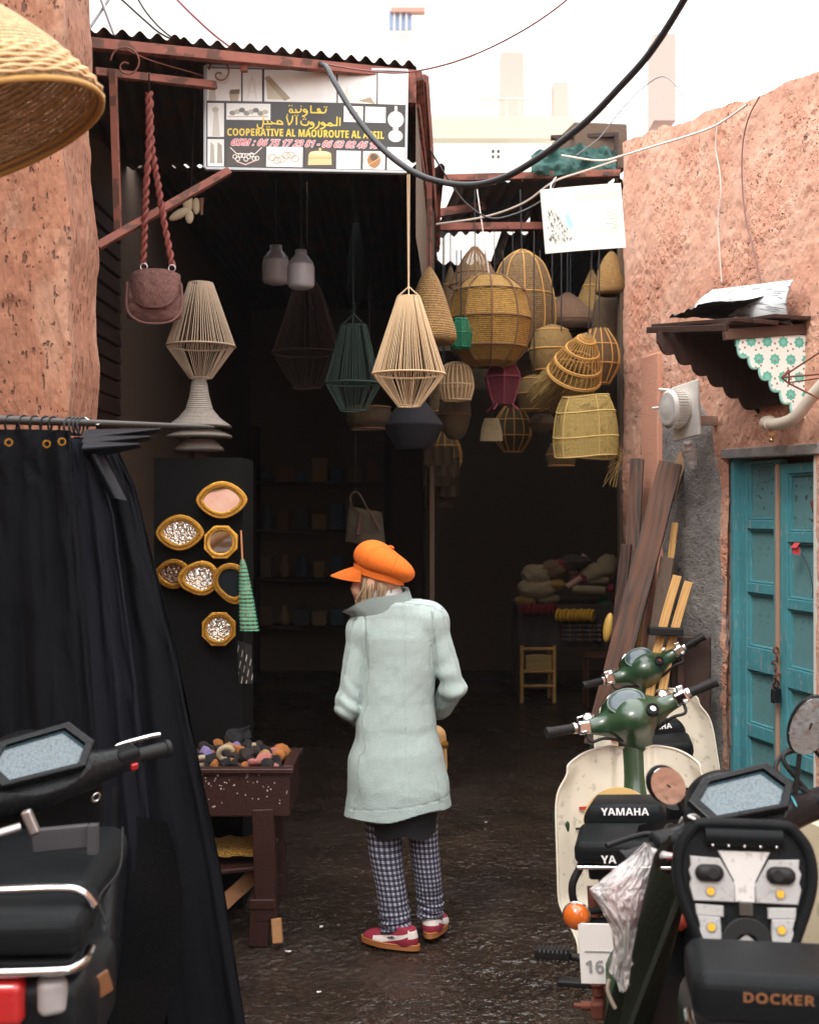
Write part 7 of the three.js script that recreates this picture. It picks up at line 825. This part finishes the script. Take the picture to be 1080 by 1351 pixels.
// ---------- clothes rail and black clothes ----------
{
  const t = thing('clothes_rail', 'dark clothes rail carrying curtain rings in front of the left wall', 'rail', V(-1.26, 0, -3.35));
  const a = at(-60, 552, 3.35), b = at(272, 563, 3.9); partW(t, 'pole', [rod(a, b, 0.0145, 0.007, 14), rod(b, b.clone().add(V(0.02, 0, -0.03)), 0.007, 0.003, 10)], M([0.045, 0.04, 0.036], 0.4)); partW(t, 'upright', rod(V(a.x, 0, a.z), a.clone().add(V(0, 0.02, 0)), 0.02, 0.018, 12), mat.plastic); partW(t, 'foot', [rod(V(a.x - 0.25, 0.012, a.z), V(a.x + 0.12, 0.012, a.z), 0.014), rod(V(a.x, 0.012, a.z - 0.25), V(a.x, 0.012, a.z + 0.25), 0.014)], mat.plastic);
  const on = (k) => a.clone().lerp(b, k);
  [0.2, 0.25, 0.29, 0.33, 0.36, 0.42, 0.44, 0.455, 0.47].forEach((k) => { const p = on(k); partW(t, 'ring', torus(0.026, 0.0035, [p.x, p.y - 0.012, p.z], [0, 1.2, 0], 6, 22), k > 0.41 ? mat.blackWire : mat.plastic); });
  partW(t, 'hook', tube([on(0.48).add(V(0, 0.015, 0)), on(0.53).add(V(0, -0.005, 0.01)), on(0.545).add(V(0, 0.002, 0.01))], 0.003, 12, 5), mat.chrome);
  const G = 'black clothes hung on the rail';
  const gown = (name, label, edges, d, dz, seed, pl, amp, m) => { const E = edges.map(([y, l, r]) => [y, l, r]); const g = grid(120, 90, (u, v) => { const q = v * (E.length - 1), i = Math.min(E.length - 2, Math.floor(q)), f = smooth(0, 1, q - i) * 0.4 + 0.6 * (q - i), y = mix(E[i][0], E[i + 1][0], f), l = mix(E[i][1], E[i + 1][1], f), r = mix(E[i][2], E[i + 1][2], f); const an = u * 2 * PI, c = (l + r) / 2, w = (r - l) / 2; const fold = amp * (0.25 + 0.75 * v) * (sin(an * pl + seed + 1.3 * sin(v * 3 + seed)) + 0.7 * sin(an * (pl * 2 + 1) + seed * 2 + v * 2)) + amp * 2.4 * (fbm(u * 12 + seed, v * 4, 4) - 0.5) + amp * 1.3 * (fbm(u * 30 + v * 8, v * 16 + seed, 3) - 0.5) + amp * 0.9 * (0.5 - Math.abs(fbm(u * 22 + seed, v * 3, 2) - 0.5) * 4); const dd = d + dz * 0; const p = at(c + cos(an) * (w + fold * 60), y, dd); p.z += sin(an) * (0.05 + dz * v) + fold; return p; }, true); const top = at((E[0][1] + E[0][2]) / 2, E[0][0], d); oneW(name, label, name === 'black_curtain' ? 'curtain' : 'garment', g, m ?? mat.cloth, top, G); };
  gown('black_gown', 'long black gown flaring widely towards the mineral table', [[578, 95, 150], [640, 100, 178], [740, 95, 203], [850, 80, 232], [1000, 60, 262], [1150, 50, 292], [1351, 40, 324], [1425, 32, 334]], 3.66, 0.1, 1, 6, 0.018);
  gown('black_gown', 'black gown hanging in the middle of the clothes rail', [[580, 60, 120], [680, 40, 150], [900, 20, 180], [1150, 5, 205], [1351, -5, 225], [1440, -10, 230]], 3.55, 0.08, 3, 5, 0.02, MP([0.012, 0.0135, 0.019], 0.9, { specularIntensity: 0.2, bumpMap: rep(bFab, 2), bumpScale: 0.004 }));
  gown('black_curtain', 'black eyelet curtain hanging at the left end of the clothes rail', [[568, -50, 92], [640, -52, 100], [800, -54, 112], [1000, -56, 128], [1250, -58, 140], [1455, -60, 150]], 3.42, 0.03, 5, 8, 0.016);
  for (const [x, y] of [[12, 584], [62, 586], [82, 583]]) oneW('eyelet', 'brass eyelet in the black curtain top', 'eyelet', torus(0.009, 0.003, [0, 0, 0], [0, 0.4, 0], 6, 18).translate(...at(x, y, 3.33).toArray()), mat.gold, at(x, y, 3.33), 'curtain eyelets');
  const hg = thing('garment_shoulders', 'glossy navy garment shoulders folded over the rail end', 'garment', at(150, 575, 3.5)); for (let k = 0; k < 3; k++) partW(hg, 'sleeve', grid(24, 10, (u, v) => { const p = at(mix(112, 214 - 14 * k, u), 566 + k * 7 + u * (k * 3 - 2) + v * mix(26, 6, u) , 3.56 - 0.04 * k); p.z += 0.05 * sin(v * PI) - 0.02; return p; }), mat.navy); partW(hg, 'sleeve', grid(16, 16, (u, v) => { const p = at(mix(110, 134, u) + v * 34, 590 + v * 66 + u * 4, 3.5); p.z += 0.03 * sin(u * PI); return p; }), mat.navy);
}
// ---------- gold framed mirrors on the display block ----------
{
  const G = 'gold framed mirrors on the black display block', s = 5.14 / 1600;
  const almond = (w, h, n = 28) => { const o = []; for (let k = 0; k < n; k++) { const a = k / n * 2 * PI, c = cos(a), q = Math.abs(sin(a)); o.push([w * c * (0.86 + 0.14 * c * c), h * Math.sign(sin(a)) * Math.pow(q, 1.25)]); } return o; };
  const octo = (r) => Array.from({ length: 8 }, (_, k) => [r * cos((k + 0.5) * PI / 4), r * sin((k + 0.5) * PI / 4)]), circ = (r) => Array.from({ length: 30 }, (_, k) => [r * cos(k / 30 * 2 * PI), r * sin(k / 30 * 2 * PI)]);
  const tear = (r, dir) => Array.from({ length: 34 }, (_, k) => { const a = k / 34 * 2 * PI, f = Math.pow(Math.max(0, cos(a)), 5) * 0.42; return [r * cos(a + dir) * (1 + f), r * sin(a + dir) * (1 + f)]; });
  const mir = (label, px, py, O, I, ring, gm, z = 0, tilt = 0.1) => {
    const t = thing('framed_mirror', label, 'mirror', at(px, py, 5.14 - z), G); t.rotation.set(-tilt, (px % 5 - 2) * 0.03, 0);
    const sc = (a) => a.map(([x, y]) => [x * s, y * s]); part(t, 'frame', ext(shapeOf(sc(O), sc(I)), 0.012, 0.004, 3), mat.gold); part(t, 'back', xf(ext(shapeOf(sc(O)), 0.004, 0), [0, 0, -0.008]), mat.darkWood); part(t, 'glass', xf(ext(shapeOf(sc(I.map(([x, y]) => [x * 1.03, y * 1.03]))), 0.004, 0), [0, 0, 0.004]), gm);
    const c = new THREE.CatmullRomCurve3(sc(ring).map(([x, y]) => V(x, y, 0)), true), n = Math.round(c.getLength() / 0.0085), bs = []; for (let k = 0; k < n; k++) { const p = c.getPointAt(k / n); bs.push(ball(0.0036, [p.x, p.y, 0.022], [1, 1, 1], 6)); } part(t, 'beading', bs, mat.gold).userData.kind = 'stuff'; return t;
  };
  const al = (w, h) => [almond(w, h), almond(w * 0.76, h * 0.72), almond(w * 0.85, h * 0.82)], oc = (r) => [octo(r), circ(r * 0.71), circ(r * 0.81)], te = (r, d) => [tear(r, d), tear(r * 0.74, d), tear(r * 0.84, d)];
  mir('topmost almond shaped gold mirror with plain grey glass', 293, 660, ...al(33, 24), mat.mirror); mir('almond shaped gold mirror with crinkled silver glass', 238, 703, ...al(31, 23), mat.foil); mir('octagonal gold mirror below the topmost one', 292, 716, ...oc(23), mat.mirror, 0, 0.2); mir('dim almond gold mirror half hidden behind the teardrop mirror', 230, 757, ...al(25, 19), M([0.25, 0.18, 0.15], 0.1, { metalness: 1, bumpMap: rep(bHammer, 10), bumpScale: 0.01 }), 0, 0.0); mir('silvery teardrop gold mirror in the row of three', 267, 763, ...te(22, PI), mat.foil, 0.03); mir('dark teardrop gold mirror pointing downwards', 304, 766, ...te(22, -1.2), M([0.02, 0.025, 0.03], 0.05, { metalness: 0.3 }), 0.055, 0); mir('lowest octagonal gold mirror with bright crinkled glass', 289, 830, ...oc(23), mat.foil);
  const n = thing('net_pouch', 'green and white crocheted net hanging beside the mirrors', 'net', at(328, 780, 5.05)); partW(n, 'net', grid(30, 40, (u, v) => { const a = u * 2 * PI, w = mix(2, 13, Math.pow(v, 0.6)); const p = at(mix(320, 329, v) + cos(a) * w, 738 + 94 * v, 5.06); p.z += sin(a) * 0.03; return p; }, true), M([0.1, 0.42, 0.24], 0.9, { alphaMap: rep(aGauze, 0.16, 0.3), alphaTest: 0.5 })); partW(n, 'liner', grid(20, 20, (u, v) => { const a = u * 2 * PI, w = mix(1.5, 11, Math.pow(v, 0.6)); const p = at(mix(320, 329, v) + cos(a) * w, 738 + 93 * v, 5.06); p.z += sin(a) * 0.024; return p; }, true), M([0.55, 0.5, 0.42], 0.9, { map: rep(tWeave, 0.6, 0.4), bumpMap: rep(bWeave, 0.6, 0.4), bumpScale: 0.006 })); partW(n, 'cord', rod(at(320, 740, 5.06), at(318, 700, 5.1), 0.004), M([0.4, 0.16, 0.06], 0.8));
  oneW('patterned_cloth', 'small black and white patterned cloth below the green net', 'cloth', grid(16, 20, (u, v) => at(mix(313, 332, u) + v * 2, mix(845, 902, v) + 6 * u * (1 - v), 5.08 + 0.02 * sin(u * 8))), M(0xffffff, 0.9, { map: texOf(128, (u, v) => { const k = (Math.abs(((u * 3 + v * 2) % 1) - 0.5) < 0.1 && Math.abs(((v * 3 - u) % 1) - 0.5) < 0.32) ? 0.5 : 0.015; return [k, k * 0.92, k * 0.85]; }, true) }), at(322, 870, 5.08));
}
// ---------- mineral table ----------
{
  const t = thing('mineral_table', 'small worn maroon table holding a tray of mineral stones', 'table', V(-0.7, 0, -4.93));
  const x0 = -1.02, x1 = at(383, 0, 4.75).x, zf = -4.75, zb = -5.12, P = (n, w, h, d, x, y, z, r) => partW(t, n, boxUV(box(w, h, d, [x, y, z], r, 0.006)), mat.tableWood);
  const cx = (x0 + x1) / 2, W = x1 - x0;
  P('apron', W, 0.17, 0.03, cx, 0.595, zf); P('apron', W, 0.17, 0.03, cx, 0.595, zb); P('apron', 0.03, 0.17, zf - zb - 0.032, x1 - 0.016, 0.595, (zf + zb) / 2); P('apron', 0.03, 0.17, zf - zb - 0.032, x0 + 0.016, 0.595, (zf + zb) / 2); P('tray_floor', W - 0.04, 0.02, zf - zb - 0.04, cx, 0.63, (zf + zb) / 2); P('rim', W + 0.03, 0.022, 0.05, cx, 0.69, zf + 0.006); P('rim', 0.045, 0.022, zf - zb - 0.05, x1 - 0.012, 0.691, (zf + zb) / 2); P('rim', W + 0.03, 0.022, 0.045, cx, 0.69, zb);
  for (const x of [x1 - 0.09, x0 + 0.08]) for (const z of [zf - 0.02, zb + 0.03]) { P('leg', 0.085, 0.44, 0.075, x - 0.01, 0.32, z, [0, 0, 0.03]); P('leg_collar', 0.1, 0.04, 0.09, x - 0.018, 0.17, z); P('leg_foot', 0.08, 0.16, 0.07, x - 0.03, 0.08, z, [0, 0, -0.06]); }
  P('stretcher', W - 0.1, 0.05, 0.03, cx, 0.3, zb + 0.03); P('stretcher', 0.04, 0.05, zf - zb - 0.08, x1 - 0.1, 0.29, (zf + zb) / 2); P('lower_board', 0.34, 0.02, 0.28, x1 - 0.24, 0.3, -4.92, [0.12, 0.1, 0.06]);
  const wr = grid(18, 10, (u, v) => V(mix(x1 - 0.36, x1 - 0.07, u), 0.325 + 0.03 * fbm(u * 6, v * 4, 3) + 0.03 * v, mix(-4.8, -4.98, v))); oneW('gold_wrapper', 'crumpled gold wrapping paper on the board under the mineral table', 'wrapper', wr, M([0.55, 0.3, 0.06], 0.35, { bumpMap: rep(bHammer, 3), bumpScale: 0.03 }), V(x1 - 0.2, 0.32, -4.9));
  oneW('wood_offcut', 'split wooden board leaning under the mineral table', 'wood', boxUV(bar(V(x1 - 0.3, 0.12, -4.82), V(x1 - 0.12, 0.27, -4.9), 0.06, 0.02, 0.003)), M([0.3, 0.14, 0.06], 0.7, { map: rep(tGrime, 3) }), V(x1 - 0.2, 0.2, -4.86)); oneW('wood_offcut', 'small orange wood wedge beside the table leg', 'wood', boxUV(bar(V(x1 - 0.045, 0.02, -4.72), V(x1 - 0.055, 0.11, -4.75), 0.04, 0.04, 0.006)), M([0.4, 0.2, 0.08], 0.7, { map: rep(tGrime, 3) }), V(x1 - 0.05, 0.05, -4.73));
  // paint flecks of plaster dust on the apron are small raised specks
  const sp = [], q = rng(12); for (let k = 0; k < 46; k++) sp.push(ball(0.0022 + 0.002 * q(), [mix(x0 + 0.2, x1, q()), 0.52 + 0.16 * Math.pow(q(), 0.4), zf + 0.0155], [1, 1, 0.4], 5)); partW(t, 'plaster_specks', sp, mat.white).userData.kind = 'stuff';
  // stones
  const kinds = [['dark brown rough mineral stone', [0.03, 0.022, 0.018], 0.5], ['amber orange mineral stone', [0.55, 0.2, 0.05], 0.35], ['cream pale mineral stone', [0.62, 0.5, 0.34], 0.5], ['black shiny mineral stone', [0.015, 0.015, 0.018], 0.2], ['pink coral mineral stone', [0.6, 0.22, 0.19], 0.5], ['lilac crystal mineral stone', [0.3, 0.24, 0.5], 0.3], ['honey coloured mineral stone', [0.5, 0.3, 0.12], 0.35], ['magenta crystal mineral stone', [0.25, 0.03, 0.12], 0.3]].map(([l, c, r]) => [l, M(c, r, { bumpMap: rep(bGrit, 4), bumpScale: 0.004 })]);
  const shapes = Array.from({ length: 7 }, (_, k) => { const g = new THREE.IcosahedronGeometry(1, 1), p = g.attributes.position, s = rng(40 + k), dirs = Array.from({ length: 9 }, () => V(s() - 0.5, s() - 0.5, s() - 0.5).normalize()), v = V(0, 0, 0); for (let i = 0; i < p.count; i++) { v.fromBufferAttribute(p, i); for (const d of dirs) { const e = v.dot(d) - 0.62; if (e > 0) v.addScaledVector(d, -e); } p.setXYZ(i, v.x, v.y, v.z); } const f = fix(g); f.computeVertexNormals(); return f; });
  const st = rng(77), gx = 13; for (let k = 0; k < 78; k++) { const x = mix(x0 + 0.16, x1 - 0.06, (k % gx + st() * 0.9) / gx), zz = mix(zf - 0.035, zb + 0.05, (Math.floor(k / gx) + st()) / 6), r = 0.02 + 0.017 * st(), ki = [0, 0, 3, 2, 1, 0, 3, 3, 4, 0, 3, 0, 0, 6, 5, 3][Math.floor(st() * 16)]; const m = one('mineral_stone', kinds[ki][0] + ' lying in the table tray', 'stone', shapes[k % 7], kinds[ki][1], V(x, 0.64 + r * 0.6 + 0.06 * Math.sin(Math.PI * clamp((x - x0) / W)) * st() + 0.03 * ((zf - zz) / 0.37), zz), 'stones heaped in the table tray'); m.scale.set(r * (0.9 + 0.6 * st()), r * (0.6 + 0.4 * st()), r); m.rotation.set(st() * 3, st() * 6, st() * 3); }
  one('geode_ring', 'cream ring shaped shell slice among the stones', 'stone', torus(0.028, 0.011, [0, 0, 0], [0.35, 0.2, 0.3], 8, 24, 4.6), kinds[2][1], V(at(298, 0, 4.85).x, 0.735, -4.85)); one('geode_ring', 'small cream ring slice at the cloth side of the tray', 'stone', torus(0.022, 0.01, [0, 0, 0], [0.6, 0.3, 1], 8, 24, 4.2), kinds[2][1], V(at(266, 0, 4.79).x, 0.715, -4.79));
  one('black_crystal', 'black crystal cluster with a silver tip at the back of the tray', 'stone', [xf(shapes[2], [0, 0, 0], [0, 0, 0], 0.05), xf(shapes[4], [0.05, 0.02, 0], [1, 0, 0], 0.03), rod(V(0.02, 0.03, 0), V(0.07, 0.055, 0.01), 0.012, 0.004, 6)], kinds[3][1], V(at(308, 0, 5.05).x, 0.755, -5.05));
}
// ---------- scraps of litter on the wet ground ----------
{
  const st = rng(5), G = 'paper scraps on the ground'; for (const [x, y] of [[424, 1225], [421, 1312], [641, 1087], [380, 1258]]) { const d = 2720 / (y - 675.5), w = 0.008 + 0.009 * st(); one('paper_scrap', 'tiny pale paper scrap lying on the wet ground', 'litter', grid(4, 4, (u, v) => V((u - 0.5) * w * 1.6, 0.003 + 0.006 * fbm(u * 3 + x, v * 3, 2), (v - 0.5) * w)), mat.offWhite, at(x, y, d).setY(0.004), G).rotation.y = st() * 6; }
}
renderer.render(scene, camera);
